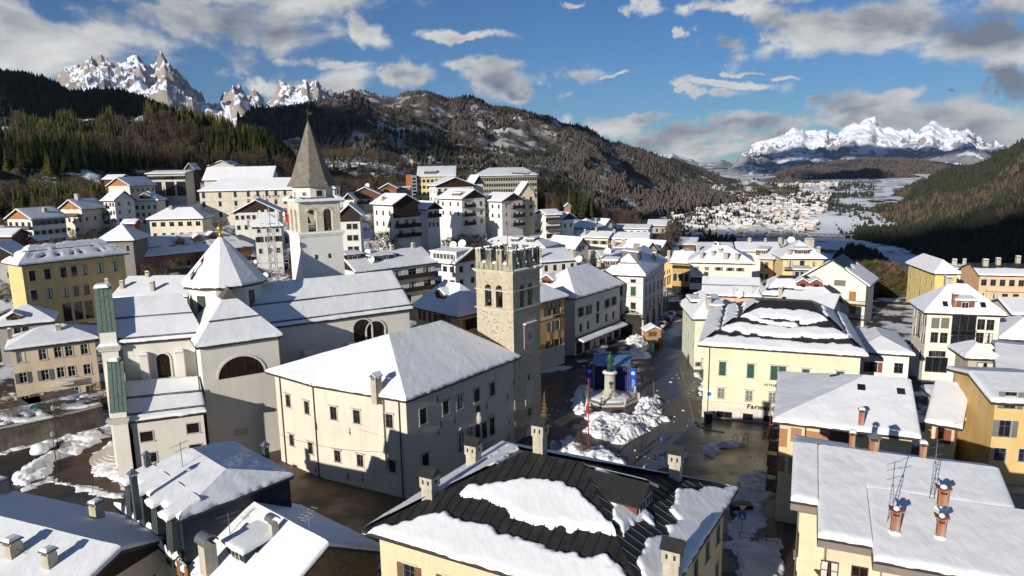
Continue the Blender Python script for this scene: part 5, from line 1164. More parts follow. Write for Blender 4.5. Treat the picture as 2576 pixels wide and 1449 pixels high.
def ch_nave(rt, l0, I, zt):
 d = nrm(I[1]-I[0]); n = AR([d[1], -d[0]]); a = atan2(d[1], d[0])
 for (x, y, w_, h) in ((912, 838, 3.0, 4.6), (945, 842, 3.0, 4.6)):
  c = wHt(I[0]+n*.04, d, x, y); mb = MB(); N = 12; r = w_/2
  mb.add([(-r, 0, -h/2), (r, 0, -h/2)]+[(r*cos(pi*i/N), 0, h/2-r+r*sin(pi*i/N)) for i in range(N+1)], [tuple(range(N+3))]); o = mb.build('arched_window', [GLASSB], rt); o.location = c-l0; o.rotation_euler = (0, 0, a)
  mb = MB(); f = lambda rr: [(rr*cos(pi*i/N), -.12, h/2-r+rr*sin(pi*i/N)) for i in range(N+1)]; mb.add(f(r)+f(r+.25), [(i, i+1, N+2+i, N+1+i)[::-1] for i in range(N)]); mb.box((-r-.12, -.06, -h/2), (.25, .14, h-r)); mb.box((r+.12, -.06, -h/2), (.25, .14, h-r)); mb.build('arch_surround', [CHW], o)
 for u in (u0 for u0 in (12.5, 19.5, 28.5)):
  p = AR([*I[0], 0])+u_*u; mb = MB(); mb.box((p[0]-v_[0]*.9, p[1]-v_[1]*.9, 0), (1.2, 1.9, 12.6), a); mb.build('buttress', [CHW], rt, l0)
  s = MB(); s.box((p[0]-v_[0]*.9, p[1]-v_[1]*.9, 12.6), (1.4, 2.1, .3), a, 0, .8); s.build('buttress_snow', [SNOW], rt, l0)
bld('x', '', E, pl, CHW, gables=g, into=IN, z0=-1, ov=.55, T=.4, cell=.45, guard=[(0, .48), (0, .04)], extra=ch_nave, walltop=None)
LA, LB = atz(295,864,17.5), atz(475,849,17.5); RA_, RB_ = atz(282,757,22), atz(452,744,22); LB = LB+nrm(LB-LA)*2.0; RB_ = RB_+nrm(RB_-RA_)*.3
LAb, LBb = 2*RA_-LA, 2*RB_-LB; LAb[2] = LBb[2] = 17.5
def ch_left(rt, l0, I, zt):
 d = nrm(I[1]-I[0]); n = AR([d[1], -d[0]]); a = atan2(d[1], d[0])
 c = wHt(I[0]+n*.03, d, *G_(525, 600)); w_, h = 1.7, 3.4; r = w_/2; N = 10; mb = MB()
 mb.add([(-r, 0, -h/2), (r, 0, -h/2)]+[(r*cos(pi*i/N), 0, h/2-r+r*sin(pi*i/N)) for i in range(N+1)], [tuple(range(N+3))]); o = mb.build('arched_window', [GLASSB], rt); o.location = c-l0; o.rotation_euler = (0, 0, a)
 mb = MB(); f = lambda rr: [(rr*cos(pi*i/N), -.1, h/2-r+rr*sin(pi*i/N)) for i in range(N+1)]; mb.add(f(r)+f(r+.22), [(i, i+1, N+2+i, N+1+i)[::-1] for i in range(N)]); mb.box((-r-.11, -.04, -h/2), (.22, .12, h-r)); mb.box((r+.11, -.04, -h/2), (.22, .12, h-r)); mb.build('arch_surround', [CHW], o)
 for (x, y) in ((385, 640), (660, 590)):
  c = wHt(I[0]+n*.55, d, *G_(x, y)); mb = MB(); mb.box((c[0]-n[0]*.3, c[1]-n[1]*.3, 11.2), (1.0, 1.5, 4.3), a); mb.build('buttress', [CHW], rt, l0)
  s = MB(); s.box((c[0]-n[0]*.3, c[1]-n[1]*.3, 15.5), (1.15, 1.6, .18), a, 0, .9); s.box((c[0]-n[0]*.3, c[1]-n[1]*.3, 15.68), (1.0, 1.1, .22), a, 1, .6); s.build('buttress_cap', [STONE, SNOW], rt, l0)
bld('x', '', [LA, LB, LBb, LAb], [([LA, LB, RB_, RA_], 1, 0), ([LBb, LAb, RA_, RB_], 0, 1)], CHW, into=IN, z0=-1, ov=.5, T=.4, cell=.4, guard=[(0, .5), (0, .03)], gables=[(3, RA_, None)], extra=ch_left)
QA, QB, QT1, QT2 = atz(321,1062,9), atz(520,1036,9), atz(314,962,12), atz(500,949,12)
bld('x', '', [QA, QB, QT2, QT1], [([QA, QB, QT2, QT1], 1, 1, None, True)], CHW, into=IN, z0=-1, ov=.4, T=.36, cell=.35, guard=[(0, .52), (0, .1)], walltop=8.9, fm=WOODD,
 pxw={0: px4(G_, [(393,1152),(752,1087),(422,1316),(775,1250)], 1.45, 1.3, 'pg')})
fa = LA-nrm(LB-LA)*.1; fu = nrm(LB-LA); fv = nrm(LAb-LA)
def fslab(p0, p1, zb, nm_cop, th=2.0):
 """wall slab from p0 (front, low) up to p1 (ridge) with a copper sheet on its sloping top"""
 mb = MB(); o = -fu*th; a, b = p0, p1
 mb.add([(*a[:2], zb), (*b[:2], zb), tuple(b), tuple(a), tuple(AR([*(a+o)[:2], zb])), tuple(AR([*(b+o)[:2], zb])), tuple(b+o), tuple(a+o)], [(0,1,2,3)[::-1], (4,5,6,7), (0,4,7,3)[::-1][::-1], (1,2,6,5), (3,2,6,7)])
 mb.build('facade_wall', [CHW], croot, cl0)
 c = MB(); k = up*.12; e = fu*.12; q = [a+e+k*.3, a+o-e+k*.3, b+o-e+k*.3, b+e+k*.3]; slab(c, [x+up*.1 for x in q], .12); c.build(nm_cop, [COPPER], croot, cl0)
 n_ = 4
 s = MB()
 for i in range(1, n_):
  x0 = q[0]*(1-i/n_)+q[1]*(i/n_); x1 = q[3]*(1-i/n_)+q[2]*(i/n_); s.tube(x0+up*.12, x1+up*.12, .03, 4)
 s.build('copper_seam', [COPPER], croot, cl0)
t1 = LA+up*1.6-fv*.2; t2 = RA_+up*2.0; t3 = LAb+up*1.6; fslab(t1, t2, -1, 'copper_sheet'); fslab(t3, t2, -1, 'copper_sheet')
s1 = QA+up*1.4-fv*.2; s2 = QT1+up*3.2; fslab(s1, s2, -1, 'copper_sheet', 1.7)
mb = MB()
for (p, z, w_) in ((t1, 16.6, 2.6), (s1, 9.0, 2.3)):
 mb.box((p[0]-fu[0]*1.0, p[1]-fu[1]*1.0, z+.4), (w_+.3, .9, .35), atan2(fu[1], fu[0])); mb.box((p[0]-fu[0]*1.0, p[1]-fu[1]*1.0, z), (w_, .6, .4), atan2(fu[1], fu[0]))
mb.build('facade_cornice', [STONE], croot, cl0)
mb = MB(); mb.box((t1[0]-fu[0], t1[1]-fu[1], 17.35), (2.6, .9, .4), atan2(fu[1], fu[0]), 0, .8); mb.box((t2[0]-fu[0], t2[1]-fu[1], t2[2]+.1), (1.9, 2.2, .5), atan2(fu[1], fu[0]), 0, .8); mb.box((s2[0]-fu[0]*.8, s2[1]-fu[1]*.8, s2[2]), (1.2, 1.2, .4), 0, 0, .7); mb.build('facade_snow', [SNOW], croot, cl0)
DC = AR([-44.3, 104.0, 0]); nd = 12
mb = MB(); mb.lathe((DC[0], DC[1], 14), [(5.35, 0), (5.35, 8.9), (5.6, 9.0), (5.6, 9.3)], 8, rz=UA); mb.build('drum', [CHW], croot, cl0)
mb = MB(); mb.lathe((DC[0], DC[1], 23.0), [(6.1, .0), (6.2, .35), (5.9, .4)], nd); mb.build('dome_eave', [GUTTER], croot, cl0)
rim = [AR([DC[0]+6.15*cos(6.2832*(i+.5)/nd), DC[1]+6.15*sin(6.2832*(i+.5)/nd), 23.35]) for i in range(nd)]; top = AR([DC[0], DC[1], 30.3])
c = MB(); [slab(c, [rim[i], rim[(i+1) % nd], top], .15) for i in range(nd)]; c.build('dome_roof', [ROOFD], croot, cl0)
def streak(x, s, w__, L_, X): return np.where((s > 1.2) & (s < 6.6), np.abs(x-w__*(.30+.05*np.sin(s*2)))-.14, 3.)
gs = []
best = min(range(nd), key=lambda i: abs(proj((rim[i]+rim[(i+1) % nd]+top)/3)[0]-514)+1000*(rim[i][1] > DC[1]+2))
for i in range(nd): gs.append(snow_plane([rim[i], rim[(i+1) % nd], top], 0, 0, .28, .3, streak if i == best else None))
link('dome_snow', join_grids(gs, cl0, 'dome_snow', SNOW), croot)
mb = MB(); mb.lathe((DC[0], DC[1], 30.2), [(.35, 0), (.2, .5), (.14, .7), (.42, 1.0), (.5, 1.3), (.38, 1.6), (.1, 1.8), (.06, 2.9)], 12); mb.tube((DC[0]-.45, DC[1], 32.6), (DC[0]+.45, DC[1], 32.6), .05, 5); mb.build('gilded_finial', [mat('gold', (.55, .33, .08), .35, metal=.8)], croot, cl0, smooth=True)
for (x, y) in ((508, 770), (634, 754)):
 bestq = None
 for k in range(8):
  a0 = UA+2*pi*(k+.5)/8; a1 = UA+2*pi*(k+1.5)/8; pa = DC[:2]+5.35*AR([cos(a0), sin(a0)]); pb2 = DC[:2]+5.35*AR([cos(a1), sin(a1)]); d = nrm(pb2-pa); n = AR([d[1], -d[0]])
  if n@(-pa) < 0: continue
  q = wHt(pa, d, x, y); u = (q[:2]-pa)@d
  if 0 < u < NL(pb2-pa): bestq = (q, d, n)
 if bestq:
  q, d, n = bestq; mb = MB(); mb.box((q[0]+n[0]*.02, q[1]+n[1]*.02, q[2]-1.5), (1.35, .06, 3.0), atan2(d[1], d[0])); mb.box((q[0]+n[0]*.05, q[1]+n[1]*.05, q[2]-1.35), (1.1, .04, 2.7), atan2(d[1], d[0]), 1); mb.build('drum_window', [WOODD, mat('green_glass', (.05, .07, .05), .3)], croot, cl0)
mb = MB(); a = AP-v_*1.2; mb.add([a+u_*2.2-up*2.2-v_*.6, a+up*.9, a-u_*2.2-up*2.2-v_*.6, a+u_*2.2-up*2.2+v_*5, a+up*.9+v_*5, a-u_*2.2-up*2.2+v_*5], [(0,1,2)[::-1], (0,3,4,1), (1,4,5,2)]); mb.build('saddle_gable', [WOODG], croot, cl0)
bld('sacristy', 'small cream annex with a snowy pyramid roof squeezed between the church nave and the palace', rect((748,843), (826,862), 13.2, 6.0), roof(rect((748,843), (826,862), 13.2, 6.0), 'hip', 2.3)[0], (.66, .60, .50), 'annex', z0=-1, ov=.4, T=.3, cell=.3, pxw={0: [(*A_(470,115), 1.5, .8, 'n')]}, chim=())
# --- bell tower
kt = aty(763, 708, 115.5); KW = lenpx(AR([kt[0], kt[1], 24.]), (u_[0], u_[1]), 866); print('bell tower width', KW)
bc = kt[:2]+u_[:2]*KW/2+v_[:2]*KW/2; bz = lambda y: aty(763, y, kt[1])[2]
rt = empty('bell_tower', (bc[0], bc[1], 0)); tag(rt, 'white church bell tower with a tall grey shingled spire', 'bell tower'); tl = (bc[0], bc[1], 0)
z1, z2, z3, z4 = bz(589), bz(514), bz(470), 48.4
dr = [tuple(u_[:2]), tuple(v_[:2]), tuple(-u_[:2]), tuple(-v_[:2])]; BTW = mat('bell_tower_plaster', (.68, .66, .61), .92, var=.05, vscale=.2, streak=.25, dirt=(.5, .47, .42), bump=.15); BTB = mat('belfry_ashlar', (.58, .53, .42), .9, var=.12, vscale=1, streak=.35, bump=.3)
def corner(w__): return bc-u_[:2]*w__/2-v_[:2]*w__/2
mb = MB(); tower_walls(mb, corner(KW), dr, KW, -1, z1-.3, {}); mb.build('shaft', [BTW], rt, tl)
KB = KW*.95; hb = z2-z1; oo = [(KB*.30, z1+.25, KB*.21, hb*.75, 1), (KB*.69, z1+.25, KB*.21, hb*.75, 1)]; mb = MB(); tower_walls(mb, corner(KB), dr, KB, z1, z2, {0: oo, 3: oo, 1: oo, 2: oo}, .8); mb.build('belfry_wall', [BTB], rt, tl)
mb = MB(); c3 = corner(KB)
for s_ in (0, 3):
 d = AR(dr[s_]); a = c3 if s_ == 0 else c3-AR(dr[3])*KB; n = AR([d[1], -d[0]]); aa = atan2(d[1], d[0])
 for z in np.arange(z1+.5, z2-.3, .5):          # rusticated courses
  for (x0, x1) in ((0, KB*.30-KB*.105), (KB*.30+KB*.105, KB*.69-KB*.105), (KB*.69+KB*.105, KB)):
   if z > z1+hb*.72: continue
   q = a+d*(x0+x1)/2; mb.box((q[0]+n[0]*.03, q[1]+n[1]*.03, z), (x1-x0-.05, .1, .42), aa)
 for uo in (KB*.30, KB*.69):
  for k in range(9):
   t = pi*k/8; r = KB*.135; q = a+d*(uo-r*cos(t)); mb.box((q[0]+n[0]*.05, q[1]+n[1]*.05, z1+.25+hb*.75-KB*.105+r*sin(t)-.15), (.32, .14, .34), aa)
mb.build('belfry_stones', [BTB], rt, tl)
mb = MB(); mb.box((bc[0], bc[1], z1-.02), (KB-.1, KB-.1, .1), UA); mb.build('belfry_floor', [WOODD], rt, tl)
mb = MB()
for s_ in (0, 3):
 d = AR(dr[s_]); a = c3 if s_ == 0 else c3-AR(dr[3])*KB; n = AR([d[1], -d[0]])
 for uo in (KB*.30, KB*.69):
  for k in range(-4, 5): q = a+d*(uo+k*.15)-n*.5; mb.box((q[0], q[1], z1+.2), (.05, .05, 1.15), 0)
  q = a+d*uo-n*.5; mb.box((q[0], q[1], z1+1.3), (KB*.2, .07, .07), atan2(d[1], d[0]))
mb.build('belfry_railing', [WOODM], rt, tl)
for k in (-1, 1): mb = MB(); q = bc+u_[:2]*k*1.4; mb.lathe((q[0], q[1], z1+1.5), [(.75, 0), (.6, .3), (.45, .9), (.22, 1.2), (.05, 1.3)], 12); mb.build('bell', [MC['bronze']], rt, tl, smooth=True)
mb = MB()
for (z, p_, h, w__) in ((z1-.3, .25, .3, KW), (z1-.55, .12, .25, KW), (z2, .1, .25, KB), (z2+.25, .3, .2, KB)): mb.box((bc[0], bc[1], z), (w__+2*p_, w__+2*p_, h), UA)
mb.build('cornice', [BTW], rt, tl)
gs = []
for (zz, w0, w1, hh, T_) in ((z1+.02, KW/2+.3, KB/2, .05, .16), (z2+.47, KB/2+.75, KB/2*.93, .55, .26)):
 q0 = [bc+AR(a)*w0 for a in (-u_[:2]-v_[:2], u_[:2]-v_[:2], u_[:2]+v_[:2], -u_[:2]+v_[:2])]; q1 = [bc+AR(a)*w1 for a in (-u_[:2]-v_[:2], u_[:2]-v_[:2], u_[:2]+v_[:2], -u_[:2]+v_[:2])]
 for i in range(4): gs.append(snow_plane([AR((*q0[i], zz)), AR((*q0[(i+1) % 4], zz)), AR((*q1[(i+1) % 4], zz+hh)), AR((*q1[i], zz+hh))], 0, 0, T_, .25, (lambda x, s, w_, L_, X: np.where(np.abs(x-w_*.5) < w_*.32, 1.0-s*1.6, 2.)) if hh > .3 else None))
link('ledge_snow', join_grids(gs, tl, 'ledge_snow', SNOW), rt)
mb = MB(); q0 = [bc+AR(a)*(KB/2+.72) for a in (-u_[:2]-v_[:2], u_[:2]-v_[:2], u_[:2]+v_[:2], -u_[:2]+v_[:2])]; mb.add([(*q, z2+.45) for q in q0]+[(*(bc+(q-bc)*.8), z2+1.05) for q in q0], [(i, (i+1) % 4, 4+(i+1) % 4, 4+i) for i in range(4)]+[(4,5,6,7), (3,2,1,0)]); mb.build('belfry_roof', [ROOFG], rt, tl)
mb = MB(); Ro = KB*.46*1.06; mb.lathe((bc[0], bc[1], z2+.5), [(Ro, 0), (Ro, z3-z2-.45)], 8, rz=UA); mb.build('octagon', [BTW], rt, tl)
SHG = mat('wood_shingle', (.20, .18, .145), .9, var=.3, vscale=1.5, streak=.3, dirt=(.12, .10, .08))
sh = MB(); Rb = KB*.515*1.08; nc = 46; Hs = z4-z3      # shingle courses, each a real step
for i in range(nc):
 f0, f1 = i/nc, (i+1)/nc; fl = lambda f: Rb*((1-f)*(1+.0*f)+.10*max(0, (.12-f))/.12)
 sh.lathe((bc[0], bc[1], z3+Hs*f0), [(fl(f0)+.06, 0), (fl(f1)+.02, Hs/nc)], 8, rz=UA)
for k in range(8):
 a = UA+2*pi*(k+.5)/8; a1 = UA+2*pi*(k+1.5)/8
 for i in range(nc-4):
  f = i/nc; fl = Rb*(1-f)+.10*max(0, (.12-f))/.12*Rb+.07; P0 = AR([cos(a), sin(a)])*fl; P1 = AR([cos(a1), sin(a1)])*fl; m_ = max(2, int(NL(P1-P0)/.28)); g_ = (P0+P1)/2; g_ = g_/NL(g_)
  if g_@(-bc) < -3: continue
  for j in range(m_):
   t = (j+.5+(i % 2)*.35)/(m_+.5); q = bc+P0*(1-t)+P1*t; hh = Hs/nc*(1.05+.25*random.random()); inn_ = g_*(Rb/Hs)*hh
   w2 = nrm(P1-P0)*(.11+.02*random.random()); sh.add([(*(q-w2), z3+Hs*f-.03*random.random()), (*(q+w2), z3+Hs*f-.03*random.random()), (*(q+w2-inn_), z3+Hs*f+hh), (*(q-w2-inn_), z3+Hs*f+hh)], [(0,1,2,3)])
o = sh.build('spire_shingles', [SHG], rt, tl); o['kind'] = 'stuff'
mb = MB(); mb.tube((bc[0], bc[1], z4-1), (bc[0], bc[1], z4+2.0), .06, 6); mb.lathe((bc[0], bc[1], z4), [(.1, 0), (.3, .25), (.1, .5)], 8); mb.tube((bc[0]-.5, bc[1], z4+1.5), (bc[0]+.5, bc[1], z4+1.5), .05, 5); mb.add([(bc[0]+.1, bc[1], z4+.9), (bc[0]+.9, bc[1]+.1, z4+1.0), (bc[0]+.7, bc[1], z4+1.35), (bc[0]+.1, bc[1], z4+1.2)], [(0,1,2,3)]); mb.build('weather_vane', [IRON], rt, tl)
for (fn, w__, zz, wd, hh) in ((H_(420,692), 0, 0, .95, .95), (H_(300,698), 0, 0, .5, .5), (H_(395,1200), 1, 0, .35, .75), (H_(500,1190), 1, 0, .35, .75), (H_(228,700), 0, 0, .4, .7)):
 if w__: q = wHt(corner(KW), u_[:2], *fn); n = -v_[:2]; aa = UA
 else:
  bb_ = None
  for k in range(8):
   a0 = UA+2*pi*(k+.5)/8; a1 = UA+2*pi*(k+1.5)/8; pa = bc+Ro*AR([cos(a0), sin(a0)]); pb2 = bc+Ro*AR([cos(a1), sin(a1)]); d = nrm(pb2-pa); n = AR([d[1], -d[0]])
   if n@(-pa) < 0: continue
   q = wHt(pa, d, *fn); uu = (q[:2]-pa)@d
   if 0 < uu < NL(pb2-pa): bb_ = (q, d, n)
  if bb_ is None: continue
  q, d, n = bb_; aa = atan2(d[1], d[0])
 mb = MB(); 
 if not w__: mb.box((q[0]+n[0]*.03, q[1]+n[1]*.03, q[2]-hh/2-.15), (wd+.35, .08, hh+.3), aa)
 mb.box((q[0]+n[0]*.06, q[1]+n[1]*.06, q[2]-hh/2), (wd, .06, hh), aa, 1); mb.build('tower_opening', [STONE, IRON], rt, tl)
# ---------------------------------------------------------------- foreground houses
GREENS = mat('green_shutter', (.015, .075, .05), .6, var=.15); SHB = mat('brown_shutter', (.16, .09, .05), .7, var=.2); SHG_ = mat('grey_shutter', (.16, .15, .13), .7, var=.2); SHR = mat('red_brown_shutter', (.20, .06, .035), .7, var=.2); SHD = mat('dark_shutter', (.03, .028, .025), .6)
def seams(rt, l0, P, step, t0=0., t1=1., m=None, name='roof_seam'):
 P4 = P if len(P) == 4 else [P[0], P[1], P[2], P[2]]; a, b, c, d = P4; e = nrm(b-a); L_ = NL(b-a); nn = nrm(np.cross(b-a, d-a)); upv = nrm(np.cross(nn, e)); upv = upv if upv[2] > 0 else -upv
 H_l = (d-a)@upv; s = step*.5
 while s < L_:
  sd, sc2 = (d-a)@e, (c-a)@e; hmax = H_l
  if s < sd: hmax = H_l*s/max(sd, 1e-6)
  elif s > sc2: hmax = H_l*(L_-s)/max(L_-sc2, 1e-6)
  p0 = a+e*s+upv*hmax*t0+nn*.03*np.sign(nn[2]); p1 = a+e*s+upv*hmax*t1+nn*.03*np.sign(nn[2])
  if hmax > .4: mb = MB(); mb.tube(p0, p1, .045, 4); mb.build(name, [m or ROOFD], rt, l0)
  s += step
FZ = 14.
fL, fR, fT = atz(912,1335,FZ), atz(1855,1232,FZ), atz(1262,1115,FZ); fF = fL+(fR-fT); rl, rr = atz(1318,1135,18), atz(1465,1163,18)
PF = [fL, fF, rr, rl]; PRt = [fF, fR, rr]
m1 = pxmask(PF, [(905,1338),(975,1318),(1060,1300),(1122,1292),(1180,1312),(1250,1335),(1325,1356),(1425,1389),(1492,1400),(1525,1402),(1545,1420),(1575,1450),(1640,1530),(1700,1620),(1350,1800),(1000,1500),(900,1345)],
 [(1142,1241),(1182,1228),(1249,1216),(1325,1203),(1359,1208),(1419,1224),(1435,1228),(1459,1249),(1500,1285),(1549,1328),(1556,1347),(1490,1341),(1425,1333),(1360,1316),(1292,1296),(1209,1263),(1149,1245)])
m2 = pxmask(PRt, [N_(*q) for q in [(560,462),(700,500),(800,540),(850,700),(860,760),(930,860),(990,910),(960,960),(900,1020),(820,1100),(760,1010),(720,880),(640,720),(540,560),(530,500)]],
 [N_(*q) for q in [(860,790),(950,830),(1010,860),(1060,920),(1115,1015),(1050,985),(960,880)]],
 [N_(*q) for q in [(1370,665),(1500,665),(1680,645),(1760,635),(1900,640),(1900,800),(1750,1200),(1600,1900),(1100,1900),(1020,1449),(970,1290),(955,1200),(1000,1150),(1060,1110),(1100,1080),(1200,1060),(1200,1015),(1290,1000),(1310,950),(1240,890),(1225,850),(1280,820),(1310,730),(1330,690)]])
def f1x(rt, l0, I, zt):
 seams(rt, l0, PF, .78); seams(rt, l0, PRt, .78)
 g = MB()
 for (a, b) in ((fL, fF), (fT, fL)):
  for q in np.arange(.5, NL(b-a)-.5, .45): p = a+nrm(b-a)*q; g.tube((p[0], p[1], p[2]-.1), (p[0], p[1], p[2]+.28), .02, 4)
 g.build('snow_guard', [IRON], rt, l0)
SEAMR = mat('seamed_metal_roof', (.040, .040, .038), .42, metal=.4, var=.35, vscale=1.5, stretch=(1, 1, .3), bump=.15)
bld('house', 'big house with a black seamed metal roof half cleared of snow, bottom centre', [fL, fF, fR, fT], [(PF, 0, 0, m1), (PRt, 0, 0, m2), ([fR, fT, rl, rr], 0, 0), ([fT, fL, rl], 0, 0, bandmask((.42, .47), (.80, 1.2)))],
 (.60, .50, .32), z0=-1, ov=.8, T=.30, cell=.15, roofm=SEAMR, extra=f1x, rows={0: [(2.2, 1.6, 1.0, [.13, .3, .5, .7], 's', SHB), (5.6, 1.7, 1.0, [.13, .3, .5, .7], 's', SHB)], 1: [(2.2, 1.5, .9, 6, 'p'), (5.5, 1.6, .9, 6, 'p'), (8.8, 1.6, .9, 6, 'p')]},
 chim=[(*Q4(672,850), .95, .95, .9, 'gabd'), (*Q4(1000,615), .95, .95, 1.1, 'gabd'), (*Q4(1500,492), .85, .85, 1.2, 'gabd'), (*N_(1288,556), .85, .85, 1.2, 'gabd'), (*N_(1258,1470), 1.0, 1.0, 1.3, 'gabd')],
 dorm=[(*N_(1010,850), 3.0, 1.1, 'gableh', mat('rust_board', (.16, .06, .045), .8, var=.2))])
MZ = 14.
mF, mR, mB = atz(*D_(920,790), MZ), atz(*D_(2268,262), MZ), atz(*D_(305,300), MZ); mK = mR+(mB-mF); apx = atz(570,1189,15.3); rde = apx+(mB-mF)*.62
SHEET = mat('grey_green_sheet', (.075, .085, .085), .5, metal=.3, var=.15); DSH = mat('dark_blue_sheet', (.02, .028, .04), .5, metal=.2, var=.15)
def mans(rt, l0, I, zt):
 d = nrm(mB-mF); out = AR([d[1], -d[0], 0])*-1; out = out if out@(AR([-1, -1, 0])) > 0 else -out; L_ = NL(mB-mF)
 for i in range(4):
  u = L_*(.12+.27*i); c = mF+d*u
  mb = MB(); w_ = 1.15; a = c-d*w_/2+out*.1; b = c+d*w_/2+out*.1
  zb = 10.9; vs_ = [(*(a-out*1.4)[:2], zb), (*(b-out*1.4)[:2], zb), (*(b+out*.35)[:2], zb), (*(a+out*.35)[:2], zb), (*(a-out*1.4)[:2], MZ+.2), (*(b-out*1.4)[:2], MZ+.2), (*(b+out*.2)[:2], MZ-.05), (*(a+out*.2)[:2], MZ-.05)]
  mb.add(vs_, [(0,1,5,4)[::-1],(1,2,6,5)[::-1],(2,3,7,6)[::-1],(3,0,4,7)[::-1],(4,5,6,7)]); o = mb.build('dormer_wall', [SHEET], rt, l0)
  sp_ = MB()
  for k in (-.3, 0, .3): p = c+d*k+out*.47; sp_.tube((*(p)[:2], zb), (*(p-out*.15)[:2], MZ-.1), .03, 4)
  sp_.build('sheet_seam', [SHEET], rt, l0)
  p = [b+out*.55-up*.12, a+out*.55-up*.12, a-out*2.0+up*.5, b-out*2.0+up*.5]; p = [p[1]-d*.25, p[0]+d*.25, p[3]+d*.25, p[2]-d*.25]
  rb = MB(); slab(rb, [x+up*.12 for x in p], .12); rb.build('dormer_roof', [SHEET], rt, l0)
  link('dormer_snow', join_grids([snow_plane([x+up*.14 for x in p], 1, 1, .3, .2)], l0, 'dormer_snow', SNOW), rt)
  wv = MB(); q = c+d*(w_/2+.01)-out*.2; wv.box((q[0], q[1], 11.6), (.03, .9, 1.5), atan2(d[1], d[0])); wv.build('dormer_louvre', [IRON], rt, l0)
 e0, e1 = atz(*D_(850,1260), 10.6), atz(*D_(150,610), 10.6); i0, i1 = AR([*(mF+out*.2)[:2], 11.3]), AR([*(mB+out*.2)[:2], 11.3])
 lb = MB(); slab(lb, [e1, e0, i0, i1], .2); lb.tube(e0-up*.1, e1-up*.1, .1, 6); lb.build('ledge_roof', [ROOFD], rt, l0)
 link('ledge_snow', join_grids([snow_plane([e1, e0, i0, i1], 1, 1, .45, .16, lambda x, s, w_, L2, X: .55-s*.35+fbm(X[..., 0]*2.2, X[..., 1]*2.2, 3, 5)*1.0)], l0, 'ledge_snow', SNOWR), rt)
 ins = .5; a, b = e0-out*.7, e1-out*.7; w_ = MB(); w_.prism([tuple(b[:2]), tuple(a[:2]), tuple((a-out*8.5)[:2]), tuple((b-out*8.5)[:2])], -1, 10.4); w_.build('lower_wall', [wallm((.62, .55, .40))], rt, l0)
 q = wHt(a[:2], nrm((b-a)[:2]), *D_(700,1300)); dd = nrm((a-b)[:2]); ang = atan2(dd[1], dd[0])
 for (x, y) in (((700, 1300)), ((1000, 1400))): q = wHt(b[:2], dd, *D_(x, y)); put_window(rt, l0, (q[0]+out[0]*.17, q[1]+out[1]*.17, q[2]-.8), ang, 1.0, 1.6, 'ps', FRAMEB, STONE, WOODO, True)
 sb = MB(); c = e1-d*2.6+out*.8; sb.box((c[0], c[1], 9.7), (2.4, 1.5, .12), ang); sb.build('porch_roof', [ROOFD], rt, l0); sb = MB(); sb.box((c[0], c[1], 9.82), (2.3, 1.4, .3), ang, 0, .9); sb.build('porch_snow', [SNOW], rt, l0)
 pp = MB(); c = b+d*-1.2+out*.1; pp.tube((c[0], c[1], 10.3), (c[0], c[1], 0), .06, 6); pp.build('drainpipe', [GUTTER], rt, l0)
mw_ = mR-mF; Emn = [mF, mR, mK, mB]
bld('house', 'mansard house with grey sheet walls and sawtooth dormers under a snowy hipped top roof', Emn, [([mF, mR, apx], 0, 0), ([mR, mK, rde, apx], 0, 0), ([mK, mB, rde], 0, 0), ([mB, mF, apx, rde], 0, 0)], DSH, z0=9.5, ov=.25, T=.36, cell=.17, extra=mans, rows={},
 chim=[(*D_(420,640), .45, .45, 2.6, 'pyr', SHEET), (*D_(555,185), .42, .42, 1.0, 'pyr', SHEET), (*D_(1950,60), .42, .42, 1.0, 'pyr', SHEET)], ant=[(*D_(966,210), 2.6)])
r0, r1 = atz(827,1373,12.6), atz(606,1255,12.6); rd = nrm(r1-r0); ro = AR([-rd[1], rd[0], 0]); ro = -ro if ro[0] < 0 else ro
e_r0 = atz(952,1369,9.6); wr = abs((e_r0-r0)@ro); er0, er1 = r0+ro*wr, r1+ro*wr; el0, el1 = r0-ro*wr*1.05, r1-ro*wr*1.05
for q in (er0, er1, el0, el1): q[2] = 9.4
def f4x(rt, l0, I, zt):
 pass
bld('house', 'stone gabled house with plain snow roof, barrel capped chimney and one dark dormer', [el0, er0, er1, el1], [([er0, er1, r1, r0], 1, 1), ([el1, el0, r0, r1], 1, 1)], stonem('brown_rubble', (.24, .17, .095), (.12, .085, .05), 2.2, .6), z0=-1, ov=.7, T=.4, cell=.17,
 gables=[(0, r0, None), (2, r1, None)], chim=[(*D_(1285,1440), .95, .95, 2.6, 'barrel'), (*D_(2040,1000), .55, .55, 1.3, 'barrel')], dorm=[(*D_(1600,1290), 2.6, 1.2, 'shed', DSH)], ant=[(*D_(1525,1010), 2.2), (*cv(0,1440,2.0125)(2340,1140), 2.0)], rows={0: [(3.5, 1.3, 1.0, [.7], 'n')]})
g0, g1 = atz(-40,1298,12.2), atz(306,1384,12.2); gd = nrm(g1-g0); gn = AR([gd[1], -gd[0], 0]); hb_ = atz(320,1299,10.4); wb = abs((hb_-g1)@gn); ef0, ef1, eb0, eb1 = g0-gd*6+gn*wb, g1+gn*wb, g0-gd*6-gn*wb, g1-gn*wb; gg0 = g0-gd*6
for q in (ef0, ef1, eb0, eb1): q[2] = 10.2
L3 = cv(0,1440,2.0125)
